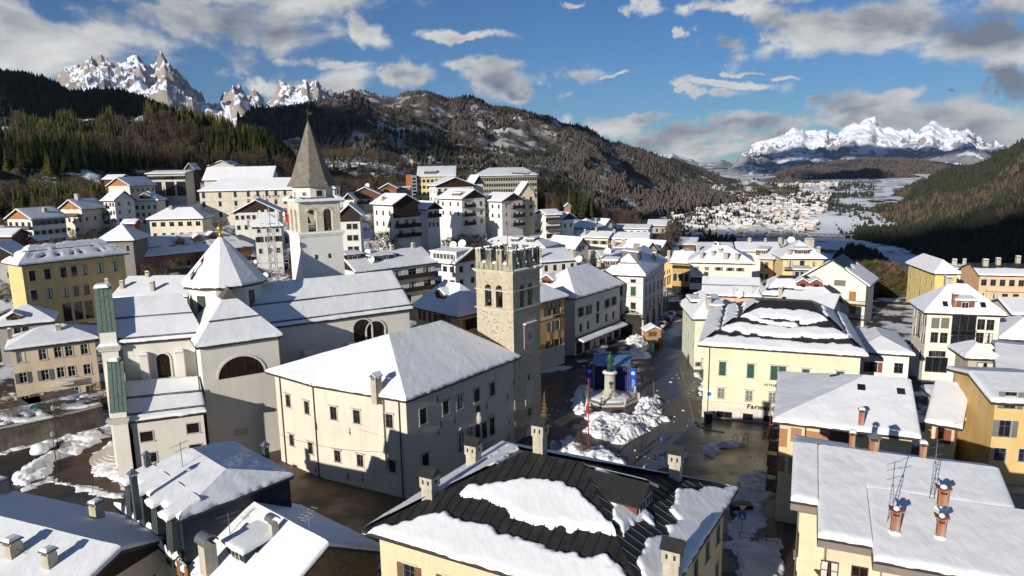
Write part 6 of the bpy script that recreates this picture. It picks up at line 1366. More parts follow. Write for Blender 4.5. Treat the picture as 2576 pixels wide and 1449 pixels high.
bld('house', 'long snowy gable roofed house with capped chimneys in the bottom left corner', [ef0, ef1, eb1, eb0], [([ef0, ef1, g1, gg0], 1, 1), ([eb1, eb0, gg0, g1], 1, 1)], (.60, .52, .38), z0=-1, ov=.7, T=.36, cell=.2, gables=[(1, g1, WOODD), (3, gg0, None)],
 chim=[(*L3(108,1318), .95, .95, 1.3, 'flat'), (*L3(385,1400), .75, .75, 1.3, 'flat'), (*L3(740,1035), .8, .8, 1.5, 'flat'), (*L3(15,850), .9, .9, 1.4, 'flat')], rows={0: [(1.3, 1.5, .9, 6, 's', SHB)], 1: [(2, 1.2, .8, 2, 'n')]}, sm=STONE)
L5 = cv(2560,1440,2.0125)
k0, k1, k2 = atz(*L5(835,465), 15), atz(*L5(2390,668), 15), atz(*L5(1440,1332), 12.6); PLN = [k0, k1, k2]
P_ = lambda x, y: onplane(PLN, *L5(x, y))
ru = nrm(k1-k0)
def downto(p, x, y):      # point straight down the slope from p to the row of pixel (x, y)
 n = nrm(np.cross(k1-k0, k2-k0)); dn = nrm(np.cross(ru, n)); dn = dn if dn[2] < 0 else -dn; q = P_(x, y); return p+dn*((q-p)@dn), dn
sA = k0; _, dn = downto(k0, 835, 885); hA = (P_(835, 885)-k0)@dn; uB = (P_(1018, 905)-k0)@ru; hB = (P_(1028, 1158)-k0)@dn; uC = (P_(1428, 1215)-k0)@ru; hC = (P_(1440, 1332)-k0)@dn; uD = (P_(2390, 668)-k0)@ru; hD = (P_(2440,970)-k0)@dn
Q_ = lambda u, h: k0+ru*u+dn*h
uE = uD+3.2; planes5 = [([Q_(0, hA), Q_(uB, hA), Q_(uB, 0), Q_(0, 0)], 1, 0), ([Q_(uB, hB), Q_(uC, hB), Q_(uC, 0), Q_(uB, 0)], 1, 0), ([Q_(uC, hC+.0), Q_(uE+3, hC), Q_(uE+3, hD), Q_(uC, hD)], 1, 1), ([Q_(uC, hD+.01), Q_(uD, hD+.01), Q_(uD, 0), Q_(uC, 0)], 0, 1)]
bk = AR([-ru[1], ru[0], 0]); bB = 2.3; back1 = [Q_(uC*.93, 0)+bk*bB-up*.45, Q_(0, 0)+bk*bB*1.5-up*.6, Q_(0, 0), Q_(uC*.93, 0)]; back2 = [Q_(uD-.4, 0)+bk*1.6-up*.4, Q_(uC*.93, 0)+bk*1.6-up*.4, Q_(uC*.93, 0), Q_(uD, 0)]
planes5 += [(back1, 0, 1), (back2, 1, 0)]
E5 = [Q_(0, hC), Q_(uE+3, hC), Q_(uE+3, 0)+bk*1.2, Q_(0, 0)+bk*2]
def f5x(rt, l0, I, zt):
 mb = MB(); CW = wallm((.62, .54, .38)); f = lambda u, h: Q_(u, h)[:2]
 poly = [f(.7, hA-.7), f(uB+.7, hA-.7), f(uB+.7, hB-.7), f(uC+.7, hB-.7), f(uC+.7, hC-.9), f(uE+2, hC-.9), f(uE+2, hD+.6), f(uD-.7, hD+.6), (Q_(uD-.7, 0)+bk*.8)[:2], (Q_(.7, 0)+bk*1.2)[:2]]
 mb.prism([tuple(p) for p in poly], -1, 12.35); mb.build('wall', [CW], rt, l0)
 fb = MB()
 for (a, b) in ((Q_(0, hA), Q_(uB, hA)), (Q_(uB, hA), Q_(uB, hB)), (Q_(uB, hB), Q_(uC, hB)), (Q_(uC, hB), Q_(uC, hC)), (Q_(uC, hC), Q_(uE+3, hC))):
  n = nrm(np.cross(b-a, up)); fb.quad(a-up*.75+n*.03, b-up*.75+n*.03, b-up*.05+n*.03, a-up*.05+n*.03); fb.quad(b-up*.75-n*.5, a-up*.75-n*.5, a-up*.75+n*.03, b-up*.75+n*.03)
 fb.build('fascia', [mat('taupe_board', (.20, .165, .145), .7)], rt, l0)
 ang = atan2(ru[1], ru[0])
 for (u0, u1, h, z) in ((uC-4.2, uC+.4, hB+.5, 8.6), (uC+.8, uE+2, hC+.5, 8.2), (uC-4.2, uC+.4, hB+.5, 5.4), (uC+.8, uE+2, hC+.5, 5.0)):
  b = MB(); n = int((u1-u0)/.22); c = Q_((u0+u1)/2, h)
  b.box((c[0]+bk[0]*.8, c[1]+bk[1]*.8, z-.12), (u1-u0, 2.0, .14), ang)
  b.box((c[0]-bk[0]*.1, c[1]-bk[1]*.1, z+.98), (u1-u0, .12, .07), ang)
  for i in range(n): p = Q_(u0+(i+.5)*(u1-u0)/n, h); b.box((p[0]-bk[0]*.1, p[1]-bk[1]*.1, z+.02), (.18, .04, .8), ang)
  for i in range(n): p = Q_(u0+(i+.5)*(u1-u0)/n, h); b.box((p[0]-bk[0]*.1, p[1]-bk[1]*.1, z+.82), (.05, .05, .18), ang)
  b.build('balcony', [WOODG], rt, l0)
 dk = MB()
 for (x, y) in ((1140,1225),(1400,1290),(880,960),(870,1130)):
  pass
 dk2 = MB(); 
 for (u, h, z, w_, hh, ax) in ((uC-2.6, hB-.68, 8.7, 1.2, 2.1, 0), (uC-.6, hB-.68, 8.7, 1.1, 2.1, 0), (uC+3.2, hC-.88, 8.5, 1.6, 1.9, 0), (uC+8, hC-.88, 8.5, 1.6, 1.9, 0), (uC+12, hC-.88, 8.5, 1.6, 1.9, 0)):
  p = Q_(u, h); put_window(rt, l0, (p[0]-bk[0]*.17, p[1]-bk[1]*.17, z), ang, w_, hh, 'n', FRAMEB, STONE, WOODM, True)
 for z in (8.6, 5.2, 1.8):
  p = Q_(.7, hA*.9); put_window(rt, l0, (p[0]-ru[0]*.17, p[1]-ru[1]*.17, z), ang-pi/2, 1.2, 2.1, 'n', FRAMEB, STONE, WOODM, True)
 r3 = cv(3200,1700,3.15)
 for (x, y, w_, h, kd) in ((1040,690,.62,1.5,0),(482,985,.55,1.7,1),(1018,1045,.5,1.5,1)):
  p = onplane(PLN, *r3(x, y)); chimney(rt, l0, p, w_, w_*.9, h, 'slab2', ang, BRICKM)
  s = MB(); s.lathe((p[0], p[1], p[2]+.2), [(w_*.95, 0), (w_*.85, .22), (w_*.5, .34)], 12); s.build('snow_drift', [SNOW], rt, l0, smooth=True)
 for (x, y) in ((425,875),(922,590)):
  p = onplane(PLN, *r3(x, y)); l = MB()
  for s_ in (-.17, .17): l.tube((p[0]+ru[0]*s_, p[1]+ru[1]*s_, p[2]), (p[0]+ru[0]*s_*.3, p[1]+ru[1]*s_*.3, p[2]+3.4), .025, 4)
  for i in range(9): l.tube((p[0]-ru[0]*.16, p[1]-ru[1]*.16, p[2]+.4+i*.32), (p[0]+ru[0]*.16, p[1]+ru[1]*.16, p[2]+.4+i*.32), .018, 4)
  l.tube((p[0], p[1], p[2]+3.2), (p[0], p[1], p[2]+5.2), .03, 4)
  for zz in (3.9, 4.6, 5.1): l.tube((p[0]-.7, p[1]-.3, p[2]+zz), (p[0]+.7, p[1]+.3, p[2]+zz), .02, 4)
  l.build('mast', [METAL], rt, l0)
 for (x, y, w_) in ((1275,475,.45),(1438,515,.75),(1808,560,.5)):
  p = onplane(PLN, *L5(x, y)); c = chimney(rt, l0, p, w_, w_, 1.1, 'pyr' if w_ > .6 else 'flat', ang, BRICKM)
bld('house', 'apartment house with low stepped snow roof, brick chimneys with ladders and timber balconies', E5, planes5, (.62, .54, .38), z0=-1, ov=1.2, T=.42, cell=.2, extra=f5x, walltop=2., rows={})
E6A, E6B = atz(1945,1060,12), atz(2318,1104,12); c6 = atz(1978,943,12); E6 = rect((1945,1060), (2318,1104), 12, None, (1978,943)); ap6 = atz(2172,935,15.2); u6 = nrm(E6[1]-E6[0]); r6b = E6[1]+nrm(E6[2]-E6[1])*NL(E6[2]-E6[1])*.5; r6b[2] = 15.2
ap6 = r6b-u6*abs((r6b-ap6)@u6)
PEACH = (.60, .48, .30)
def f6x(rt, l0, I, zt):
 pm = mat('terracotta_panel', (.34, .17, .095), .9, var=.15, streak=.8, dirt=(.55, .45, .3)); d = nrm(I[1]-I[0]); n = AR([d[1], -d[0]]); a = atan2(d[1], d[0])
 for (x, y, w_, h) in ((630,990,.8,2.1),(768,960,1.1,1.6),(1005,970,2.4,.9),(605,1270,.8,1.8),(720,1290,.7,1.8)):
  q = wHt(I[0], d, *K_(x, y)); mb = MB(); mb.box((q[0]+n[0]*.02, q[1]+n[1]*.02, q[2]-h/2), (w_, .06, h), a); mb.build('painted_panel', [pm], rt, l0)
 for (x, y) in ((1240,975),): put_window(rt, l0, tuple(wHt(I[0]+n*.17, d, *K_(x, y))-up*.7), a, 1.8, 1.4, 'nc', FRAMEB, STONE, WOODM, True)
 d3 = nrm(I[0]-I[3]); n3 = AR([d3[1], -d3[0]]); a3 = atan2(d3[1], d3[0])
 for z in (9.4, 6.2, 3.2):
  for u in (2.0, 6.5):
   q = I[0]-d3*u; b = MB(); b.box((q[0]+n3[0]*.6, q[1]+n3[1]*.6, z), (3.0, 1.2, .14), a3); 
   for i in range(-9, 10): b.box((q[0]+n3[0]*1.15+d3[0]*i*.16, q[1]+n3[1]*1.15+d3[1]*i*.16, z+.1), (.03, .03, .95), a3)
   b.box((q[0]+n3[0]*1.15, q[1]+n3[1]*1.15, z+1.05), (3.0, .06, .06), a3); b.build('balcony', [mat('rusty_iron', (.14, .06, .03), .7)], rt, l0)
   put_window(rt, l0, (q[0]+n3[0]*.17, q[1]+n3[1]*.17, z+.15), a3, 1.1, 2.1, 'nc', FRAMEB, STONE, SHB, True)
 q = wHt(I[0]+n*.1, d, *K_(870, 950)); mb = MB(); mb.tube((q[0], q[1], 11.6), (q[0], q[1], 0), .07, 6); mb.build('drainpipe', [GUTTER], rt, l0)
bld('house', 'peach house with faded terracotta wall panels and rusty balconies over the road, below the pharmacy', E6, [([E6[0], E6[1], r6b, ap6], 0, 1), ([E6[1], E6[2], r6b], 1, 1)][:1]+[([E6[2], E6[3], ap6, r6b], 1, 0), ([E6[3], E6[0], ap6], 0, 0)], PEACH, z0=-1, ov=.7, T=.4, cell=.24, extra=f6x, gables=[(1, r6b, None)],
 chim=[(*K_(1472,875), .5, .5, 1.7, 'flat', BRICKM)], sky=[(*K_(1475,470),), (*K_(1905,515),), (*K_(1200,345),)], guard=[])
M5c = cv(3200,1240,2.5875)
YEL = (.62, .52, .30)
house('house', 'yellow house with a snowy roof and one brown shuttered window, right of the peach house', M5c(690,888), M5c(1060,955), 11, C=M5c(1000,560), kind='gx', rise=2.6, wall=YEL, z0=-1, T=.4, cell=.24, pxw={0: px4(M5c, [(872,1022)], 1.5, 1.7, 'pc', SHR)})
house('house', 'yellow house end with a pointed snowy hip roof, joined to the ochre building', M5c(1030,868), M5c(1500,893), 10.5, depth=12, kind='hip', ry=M5c(1250,640)[1], wall=YEL, z0=-1, T=.4, cell=.24, pxw={0: px4(M5c, [(1155,920),(1285,935)], 1.0, 1.0, 'nc', SHB)+px4(M5c, [(1228,1215)], .8, 1.0, 'nc', SHG_)})
house('apartment_building', 'ochre orange building with green trimmed windows at the right edge of the photo', (2493,1011), (2700,1022), 15.2, depth=12, kind='gx', rise=1.2, wall=(.60, .41, .17), z0=-1, T=.4, cell=.28, pxw={0: px4(M5c, [(1518,670),(1470,950)], 1.1, 1.8, 'ps', SHG_)+px4(M5c, [(1422,1200),(1660,1210)], 1.1, 1.4, 'p')})
house('stair_tower', 'beige stair tower with a tall paned window and snowy pyramid cap', M5c(1080,265), M5c(1440,280), 15.0, depth=5.5, kind='hip', ry=M5c(1250,125)[1], wall=(.42, .36, .28), cat='tower', z0=-1, T=.36, cell=.24, pxw={0: px4(M5c, [(1275,370),(1268,475),(1262,575)], 1.9, 1.7, 'nl')})
house('market_hall', 'large building with a wide snow roof lying in shade behind the beige stair tower', M5c(1380,420), (2760,972), 14.2, C=M5c(1100,85), kind='gx', rise=1.6, wall=(.40, .36, .30), cat='building', z0=-1, T=.4, cell=.3)
tb = MB(); a, b, c, d = atz(*M5c(1330,1275), 6), atz(*M5c(1800,1330), 6), atz(*M5c(1850,1600), 6), atz(*M5c(1420,1560), 6); tb.prism([tuple(d[:2]), tuple(c[:2]), tuple(b[:2]), tuple(a[:2])], -1, 6); o = tb.build('terrace', [CONC, ]); tag(o, 'flat grey roof terrace below the ochre building at the right edge', 'terrace')
# --- pharmacy
hz_ = 12.
pa_, pb2_ = atz(1756,868,hz_), atz(2185,897,hz_); ud = nrm(pb2_-pa_); vd = AR([-ud[1], ud[0], 0]); Ra, Rb = atz(1916,755,17), atz(2040,760,17); hd = ((Ra-pa_)@vd+(Rb-pa_)@vd)/2; Ra = pa_+ud*((Ra-pa_)@ud)+vd*hd+up*5; Rb = pa_+ud*((Rb-pa_)@ud)+vd*hd+up*5; print('pharm depth', 2*hd)
EP = [pa_, pb2_, pb2_+vd*2*hd, pa_+vd*2*hd]; plP = [([EP[0], EP[1], Rb, Ra], 0, 0), ([EP[1], EP[2], Rb], 0, 0), ([EP[2], EP[3], Ra, Rb], 0, 0), ([EP[3], EP[0], Ra], 0, 0)]
front = plP[0][0]
mph = pxmask(front, [PH(*q) for q in [(20,490),(60,460),(130,420),(250,385),(400,395),(600,410),(800,430),(950,445),(1100,465),(1400,480),(1650,480),(1710,510),(1800,560),(1850,620),(1850,700),(0,700)]],
 [PH(*q) for q in [(270,320),(350,290),(470,255),(600,270),(850,290),(1000,310),(1300,310),(1440,320),(1530,360),(1625,405),(1500,420),(1300,405),(1000,405),(900,412),(700,385),(450,345)]],
 [PH(*q) for q in [(480,190),(540,160),(700,110),(900,118),(1100,130),(1200,135),(1300,170),(1430,228),(1300,240),(1150,270),(1100,265),(1100,235),(1000,220),(780,200),(700,200),(660,225),(560,205)]],
 [PH(*q) for q in [(660,215),(780,228),(900,250),(1080,262),(1110,285),(1080,302),(930,295),(800,270),(680,250)]])
def phx(rt, l0, I, zt):
 d = nrm(I[1]-I[0]); n = AR([d[1], -d[0]]); a = atan2(d[1], d[0])
 seams(rt, l0, front, .9)
 g = MB()
 for q in np.arange(.5, NL(EP[1]-EP[0])-.5, .6): p = EP[0]+nrm(EP[1]-EP[0])*q; g.tube((p[0], p[1], p[2]-.1), (p[0], p[1], p[2]+.3), .025, 4)
 g.build('snow_guard', [IRON], rt, l0)
 L_ = NL(I[1]-I[0]); c = (I[0]+I[1])/2; zS = wHt(I[0], d, *PH(400, 1132))[2]; zB = wHt(I[0], d, *PH(400, 1092))[2]; s = MB(); s.box((c[0]+n[0]*.05, c[1]+n[1]*.05, -.2), (L_+.1, .12, zS+.2), a); s.box((c[0]+n[0]*.04, c[1]+n[1]*.04, zS-.3), (L_+.12, .10, zB-zS+.3), a, 1); s.box((c[0]+n[0]*.08, c[1]+n[1]*.08, zB), (L_+.2, .2, .1), a); 
 s.build('shop_front_stone', [mat('pale_marble', (.56, .53, .47), .7, var=.12, vscale=1.2), wallm((.66, .60, .45))], rt, l0)
 tm = mat('sign_lettering', (.035, .03, .025), .6)
 for (txt, x, y, sz, sq) in (('Farmacia', 712, 1140, 1.1, 0), ('INTESA', 806, 905, .62, 0), ('SANPAOLO', 1010, 912, .62, 0)):
  q = wHt(I[0]+n*(.30 if txt == 'Farmacia' else .08), d, *PH(x, y)); cu = bpy.data.curves.new('lettering', 'FONT'); cu.body = txt; cu.size = sz*(.9 if sq == 0 else 1); cu.align_x = 'CENTER'; cu.align_y = 'CENTER'; cu.extrude = .03; cu.materials.append(tm)
  if txt == 'Farmacia': cu.shear = .15; cu.offset = .025; cu.space_character = 1.25
  o = bpy.data.objects.new('sign_text', cu); COL.objects.link(o); o.parent = rt; o.location = q-l0; o.rotation_euler = (pi/2, 0, a)
 q = wHt(I[0]+n*.08, d, *PH(878, 910)); mb = MB(); mb.box((q[0], q[1], q[2]-.28), (.56, .06, .56), a); mb.build('sign_square', [tm], rt, l0)
 for (x, w_, yt) in ((322, 2.3, 1172), (568, 1.5, 1194), (785, 1.5, 1218)):
  h = wHt(I[0], d, *PH(x, yt))[2]-.3
  q = wHt(I[0]+n*.12, d, *PH(x, 1250)); put_window(rt, l0, (q[0]+n[0]*.16, q[1]+n[1]*.16, .3), a, w_, h*.95, 'nl', FRAMED, STONE, SHD, True)
 pp = MB(); q = wHt(I[0]+n*.1, d, *PH(165, 700)); pp.tube((q[0], q[1], hz_-.2), (q[0], q[1], .2), .08, 6); pp.build('drainpipe', [GUTTER], rt, l0)
bld('pharmacy', 'cream yellow pharmacy with green blinds and a dark roof striped with sliding snow', EP, [(front, 0, 0, mph), (plP[1][0], 0, 0, bandmask((.30, .36), (.72, 1.1))), (plP[2][0], 0, 0), (plP[3][0], 0, 0, bandmask((.28, .36), (.58, .68), (.93, 1.2)))], (.68, .62, .44), 'pharmacy', z0=-1, ov=.9, T=.42, cell=.28, roofm=SEAMR, extra=phx,
 pxw={0: px4(PH, [(305,730),(598,755)], 1.0, 2.2, 'phc', GREENS)+px4(PH, [(843,775),(928,780)], 1.0, 2.2, 'phc', GREENS)+px4(PH, [(1172,810),(1530,835)], 1.0, 2.2, 'phc', GREENS)+px4(PH, [(290,990),(582,1018)], 1.0, 1.7, 'phg')+px4(PH, [(825,1037),(905,1043)], 1.0, 1.7, 'phg')}, fm=FRAMEW)
# ---------------------------------------------------------------- the town
X1 = cv(0,560,3.293); X2 = cv(640,560,3.293); X3 = cv(1280,580,3.019); X4 = cv(2000,640,3.45); X5 = cv(2500,840,3.15); X6 = cv(1280,880,4.025); L1 = cv(0,720,2.0125)
WHT = (.68, .66, .61); CRM = (.64, .58, .47); YLW = (.62, .47, .22)
def rectH(ax, ay, Y, bx, head, depth):
 a = aty(ax, ay, Y); d = AR([cos(R(head)), sin(R(head)), 0]); L_ = lenpx(a, d, bx); b = a+d*L_; v = AR([-d[1], d[0], 0]); return [a, b, b+v*depth, a+v*depth]
def chal(label, ax, ay, Y, bx, head=43, depth=11, kind='gy', rise=2.6, wall=WHT, gab=None, cat='house', **kw):
 E = rectH(ax, ay, Y, bx, head, depth); pl, g = roof(E, kind, rise)
 if gab is not None: g = [(e, p, gab) for e, p, _ in g]
 kw.setdefault('ov', .8); kw.setdefault('T', .4); return bld(kw.pop('name', 'house'), label, E, pl, wall, cat=cat, gables=g, **kw)
def rowsn(n0, n1=0, fl=3, h=1.5, w=1.0, top=1.3, st='p', step=3.0, sc_=None, e3=0):
 r = {}
 for e, n in ((0, n0), (1, n1), (3, e3)):
  if n: r[e] = [(top+k*step, h, w, n, st)+((sc_,) if sc_ else ()) for k in range(fl)]
 return r
def bal(rt, l0, I, e, px, w_, dpt, m, h=1.0, solid=False):
 a = I[e]; d = nrm(I[(e+1) % len(I)]-a); n = AR([d[1], -d[0]]); q = wHt(a, d, *px); ang = atan2(d[1], d[0]); mb = MB()
 c = (q[0]+n[0]*dpt/2, q[1]+n[1]*dpt/2); mb.box((c[0], c[1], q[2]-h/2-.15), (w_, dpt, .15), ang)
 f = (q[0]+n[0]*dpt, q[1]+n[1]*dpt)
 if solid: mb.box((f[0], f[1], q[2]-h/2), (w_, .08, h), ang); [mb.box((c[0]+d[0]*s*w_/2, c[1]+d[1]*s*w_/2, q[2]-h/2), (.08, dpt, h), ang) for s in (-1, 1)]
 else:
  mb.box((f[0], f[1], q[2]+h/2-.06), (w_, .07, .06), ang); k = int(w_/.2)
  for i in range(k+1): mb.box((f[0]+d[0]*(-w_/2+i*w_/k), f[1]+d[1]*(-w_/2+i*w_/k), q[2]-h/2), (.05, .05, h-.06), ang)
  for s in (-1, 1): mb.box((c[0]+d[0]*s*w_/2, c[1]+d[1]*s*w_/2, q[2]+h/2-.06), (.06, dpt, .06), ang)
 mb.build('balcony', [m], rt, l0)
def bals(l, solid=True, m=None):
 """list of (edge, px, py, width) as balconies"""
 def f(rt, l0, I, zt):
  for (e, x, y, w_) in l: bal(rt, l0, I, e, (x, y), w_, 1.2, m or WOODD, 1.0, solid)
 return f
def balrows(e, zs_, frac=(0., 1.), m=None, dpt=1.3, rail=1.0):
 """full width balconies along wall e at distances below the eave"""
 def f(rt, l0, I, zt):
  a = I[e]; b = I[(e+1) % len(I)]; L_ = NL(b-a); d = (b-a)/L_; n = AR([d[1], -d[0]]); ang = atan2(d[1], d[0]); c = a+d*L_*(frac[0]+frac[1])/2; w_ = L_*(frac[1]-frac[0]); ze = zt[e]
  for z in zs_:
   mb = MB(); mb.box((c[0]+n[0]*dpt/2, c[1]+n[1]*dpt/2, ze-z-.18), (w_, dpt, .18), ang); mb.box((c[0]+n[0]*dpt, c[1]+n[1]*dpt, ze-z), (w_, .09, rail), ang)
   mb.box((c[0]+n[0]*dpt, c[1]+n[1]*dpt, ze-z+rail), (w_+.1, .14, .05), ang); mb.build('balcony', [m or WOODD], rt, l0)
 return f
def orx(rt, l0, I):
 d = nrm(I[1]-I[0]); n = AR([d[1], -d[0]]); ang = atan2(d[1], d[0]); c = (I[0]+I[1])/2; L2 = NL(I[1]-I[0])
 for (z, h) in ((10.2, .5), (3.9, .35)): m_ = MB(); m_.box((c[0]+n[0]*.06, c[1]+n[1]*.06, z), (L2, .2, h), ang); m_.build('string_course', [wallm((.66, .55, .38))], rt, l0)
 m_ = MB(); m_.box((c[0]+n[0]*.03, c[1]+n[1]*.03, -.5), (L2+.02, .08, 4.4), ang); m_.build('stone_base', [STONE], rt, l0)
 for (x, y) in ((57,810),(140,790)):
  q = wHt(I[0], d, *E_(x, y)); m_ = MB(); m_.box((q[0]+n[0]*.02, q[1]+n[1]*.02, q[2]-.9), (1.1, .06, 1.8), ang); m_.box((q[0]+n[0]*.05, q[1]+n[1]*.05, q[2]-.6), (.5, .05, 1.1), ang, 1); m_.build('painted_panel', [mat('orange_panel', (.50, .26, .08), .9), mat('figure_panel', (.42, .30, .2), .9)], rt, l0)
 bal(rt, l0, I, 0, E_(125,570), 2.8, 1.0, IRON)
# --- left side
house('palazzo', 'large ochre yellow palazzo with three arched doors and grey strips across its snow roof', LE(148,247), LE(1030,150), 19, C=LE(92,215), kind='hip', ry=606, wall=YLW, cat='palazzo', cell=.6, T=.4, near=True, roofm=mat('roof_grey_metal', (.10, .11, .11), .5, metal=.3),
      mask=bandmask((.29, .35), (.60, .66), (.93, 1.3)), pxw={0: px4(LE, [(257,330),(380,315),(508,302),(592,292),(677,283),(803,268),(920,255),(273,485),(397,470),(524,463),(608,453),(693,442),(820,425)], 1.3, 2.5, 'ph')+px4(LE, [(540,620),(628,607),(712,597)], 1.9, 4.6, 'p')}, sky=(), ov=.9)
house('house', 'faded peach house with a white latticed balcony and garden bushes, left of the church steps', LE(35,925), LE(790,830), 10, depth=11, kind='hip', ry=LE(400,735)[1], wall=(.64, .52, .37), z0=-1, cell=.45, T=.4, near=True, fm=FRAMEW,
      pxw={0: px4(LE, [(163,978),(340,957),(462,940),(550,930),(673,915)], 1.1, 1.9, 'p')+px4(LE, [(187,1143),(362,1120)], 1.1, 1.9, 'ps', SHG_)+px4(LE, [(485,1100),(573,1090),(697,1075)], 1.1, 1.9, 'p')+px4(LE, [(205,1330),(318,1305),(437,1287)], 1.2, 1.9, 'ps', SHB)+px4(LE, [(600,1262),(722,1245)], 1.3, 2.0, 'p')+px4(LE, [(515,1290)], 1.3, 2.5, 'pc', SHR)},
      chim=[(*LE(470,775), .8, .8, 1.0, 'flat'), (*LE(88,850), .6, .6, 2.0, 'flat', BRICKM)],
      extra=lambda rt, l, I, zt: bal(rt, l, I, 0, LE(497,1165), 3.4, 1.1, PLASTW))
L_ = [o for o in bpy.data.objects if o.name == 'balcony_x']
house('house', 'low grey house with one small dormer, at the left edge under the palazzo', LE(-60,742), LE(440,690), 9, depth=10, kind='hip', ry=770, wall=(.40, .38, .35), cell=.5, T=.4, pxw={0: px4(LE, [(140,770),(205,762)], 1.2, 1.4, 'p')}, dorm=[(*LE(115,695), 2.6, 1.1, 'gable')])
house('house', 'dark timber and white house cut by the left edge beside the yellow palazzo', (-70,654,185), (46,645,188), depth=12, kind='gy', rise=4, wall=(.45, .44, .42), gab=(WOODD, 1.5), rows={0: [(4, 1.4, 1.8, [.3, .8], 'p'), (9, 1.2, 1.8, [.3, .8], 'n')]})
chal('white three storey house with orange gable and long balconies at the left edge', *X1(40,868), 243, 78, head=-20, depth=14, rise=3.6, wall=WHT, gab=WOODO, rows={0: [(.9, 1.5, 1.4, 4, 'p', SHB), (4.2, 1.5, 1.4, 4, 'p'), (7.5, 1.5, 1.4, 4, 'p')], 1: [(.6, 1.5, 1.2, 5, 'ps', SHG_), (4, 1.5, 1.0, 5, 'ps', SHG_), (7.4, 1.5, 1.0, 4, 'p')]}, extra=balrows(0, (3.2, 6.5), m=WOODG), chim=[(*X1(555,780), 1.2, 1.2, 1.2, 'flat')])
chal('cream house with loggia windows in its timber gable, second on the left hill', *X1(700,745), 265, X1(1005,725)[0], head=-15, depth=13, rise=3.6, wall=CRM, gab=WOODO, rows={0: [(-1.4, 1.3, 1.6, [.35, .68], 'n'), (3.2, 1.6, .9, 4, 'p'), (7.0, 1.3, 1.6, [.3, .7], 'p')], 1: [(3, 1.4, 1., 3, 'p')]}, extra=balrows(0, (2.6,), m=WOODG), chim=[(*X1(960,630), 1.6, 1.3, 2., 'flat')])
chal('tall narrow white house of four storeys with balconies on the left hillside', *X1(1235,637), 272, X1(1405,630)[0], head=-25, depth=10, kind='gx', rise=3.6, wall=WHT, rows={0: [(.8+3.1*k, 1.4, .9, [.25, .6, .85], 'p') for k in range(4)], 1: [(.6+3.2*k, 1.4, .9, [.2, .7], 'p') for k in range(4)]}, mask=bandmask((.42, .5)), extra=balrows(0, (2.9, 6.0, 9.1), (.05, .45), WOODG))
chal('cream house with a green dormer stuck to the tall narrow white house', *X1(1610,637), 281, X1(1955,613)[0], head=8, depth=11, kind='hip', rise=3.4, wall=CRM, rows=rowsn(4, 0, 3, top=2.0), dorm=[(*X1(1790,620), 4, 1.4, 'gable')])
chal('beige hip roofed house with dark shutters under the barracks wall', *X1(1800,870), 236, X2(405,828)[0], head=4, depth=11, kind='hip', rise=3.4, wall=CRM, rows={0: [(1.0, 1.5, 1.6, 6, 'n', SHD), (4.8, 1.6, 1.1, 6, 'p')]}, chim=[(*X1(2115,755), 1., 1., 1.1, 'flat')])
chal('cream house with an orange gable panel standing highest on the left hillside', *X1(1300,458), 318, X1(1600,455)[0], head=-12, depth=18, rise=3.8, wall=CRM, gab=WOODO, rows={1: [(1.2, 1.6, 1.4, 5, 'p')]}, mask=bandmask((.55, .62)))
chal('small brown cottage in the shade behind the orange gabled house', *X1(1250,372), 345, X1(1480,360)[0], head=-10, depth=9, kind='gx', rise=2, wall=(.12, .07, .045))
chal('dark modern building with green glass walls left of the barracks', *X1(1785,305), 345, X1(2290,290)[0], head=2, depth=12, kind='shed', rise=1.5, wall=(.50, .48, .42), rows={0: [(1.2, 1.8, 4.0, 6, 'nl'), (4.0, 7.0, 4.4, [.24, .58, .88], 'nl')]}, cat='building', name='office_building')
def brx(rt, l0, I, zt):
 d = nrm(I[1]-I[0]); n = AR([d[1], -d[0]]); c = (I[0]+I[1])/2; L2 = NL(I[1]-I[0]); ang = atan2(d[1], d[0])
 for dz in (4.6, 9.2): s = MB(); s.box((c[0]+n[0]*.05, c[1]+n[1]*.05, zt[0]-dz), (L2, .16, .22), ang); s.build('string_course', [STONE], rt, l0)
 q = wHt(I[0]+n*.1, d, *X2(1190,600)); cu = bpy.data.curves.new('lettering', 'FONT'); cu.body = 'CASERMA'; cu.size = 1.9; cu.align_x = 'CENTER'; cu.extrude = .02; cu.space_character = 1.5; cu.materials.append(MC['sign_lettering']); o = bpy.data.objects.new('wall_lettering', cu); COL.objects.link(o); o.parent = rt; o.location = q-l0; o.rotation_euler = (pi/2, 0, ang)
E = rectH(*X2(325,522), 305, 873, 7, 17); pl, g = roof(E, 'hip', 5.)
bld('barracks', 'very long cream barracks with a plain snow roof and lettering, running behind the bell tower', E, pl, (.58, .52, .42), 'barracks', ov=.7, T=.4, cell=1.2, extra=brx,
 pxw={0: px4(X2, [(405,570),(608,567),(797,558),(958,552),(1076,548),(1187,543),(1297,541),(1410,536),(2065,520),(412,680),(612,672),(805,662),(965,650),(1082,645),(1190,647),(1300,643),(1415,640),(2070,610),(620,805),(1420,762),(420,815)], 1.2, 2.4, 'p')})
chal('long snow roofed wing with a small yellow gable end, directly behind the barracks', *X2(385,385), 345, X2(1262,352)[0], head=5, depth=18, kind='gx', rise=6.2, wall=CRM, rows={3: [(.5, 2, 1.2, 3, 'p')]})
chal('cream hall with a shallow dark roof at the foot of the forest above the barracks', *X2(455,205), 385, X2(790,205)[0], head=8, depth=26, kind='gy', rise=2.6, wall=CRM, mask=bandmask((.3, .5), (.75, .9)), cat='hall', name='hall')
chal('brown chalet half hidden between the green glass building and the long wing', *X2(165,250), 365, X2(290,245)[0], head=8, depth=12, kind='gy', rise=3.2, wall=(.13, .07, .05))
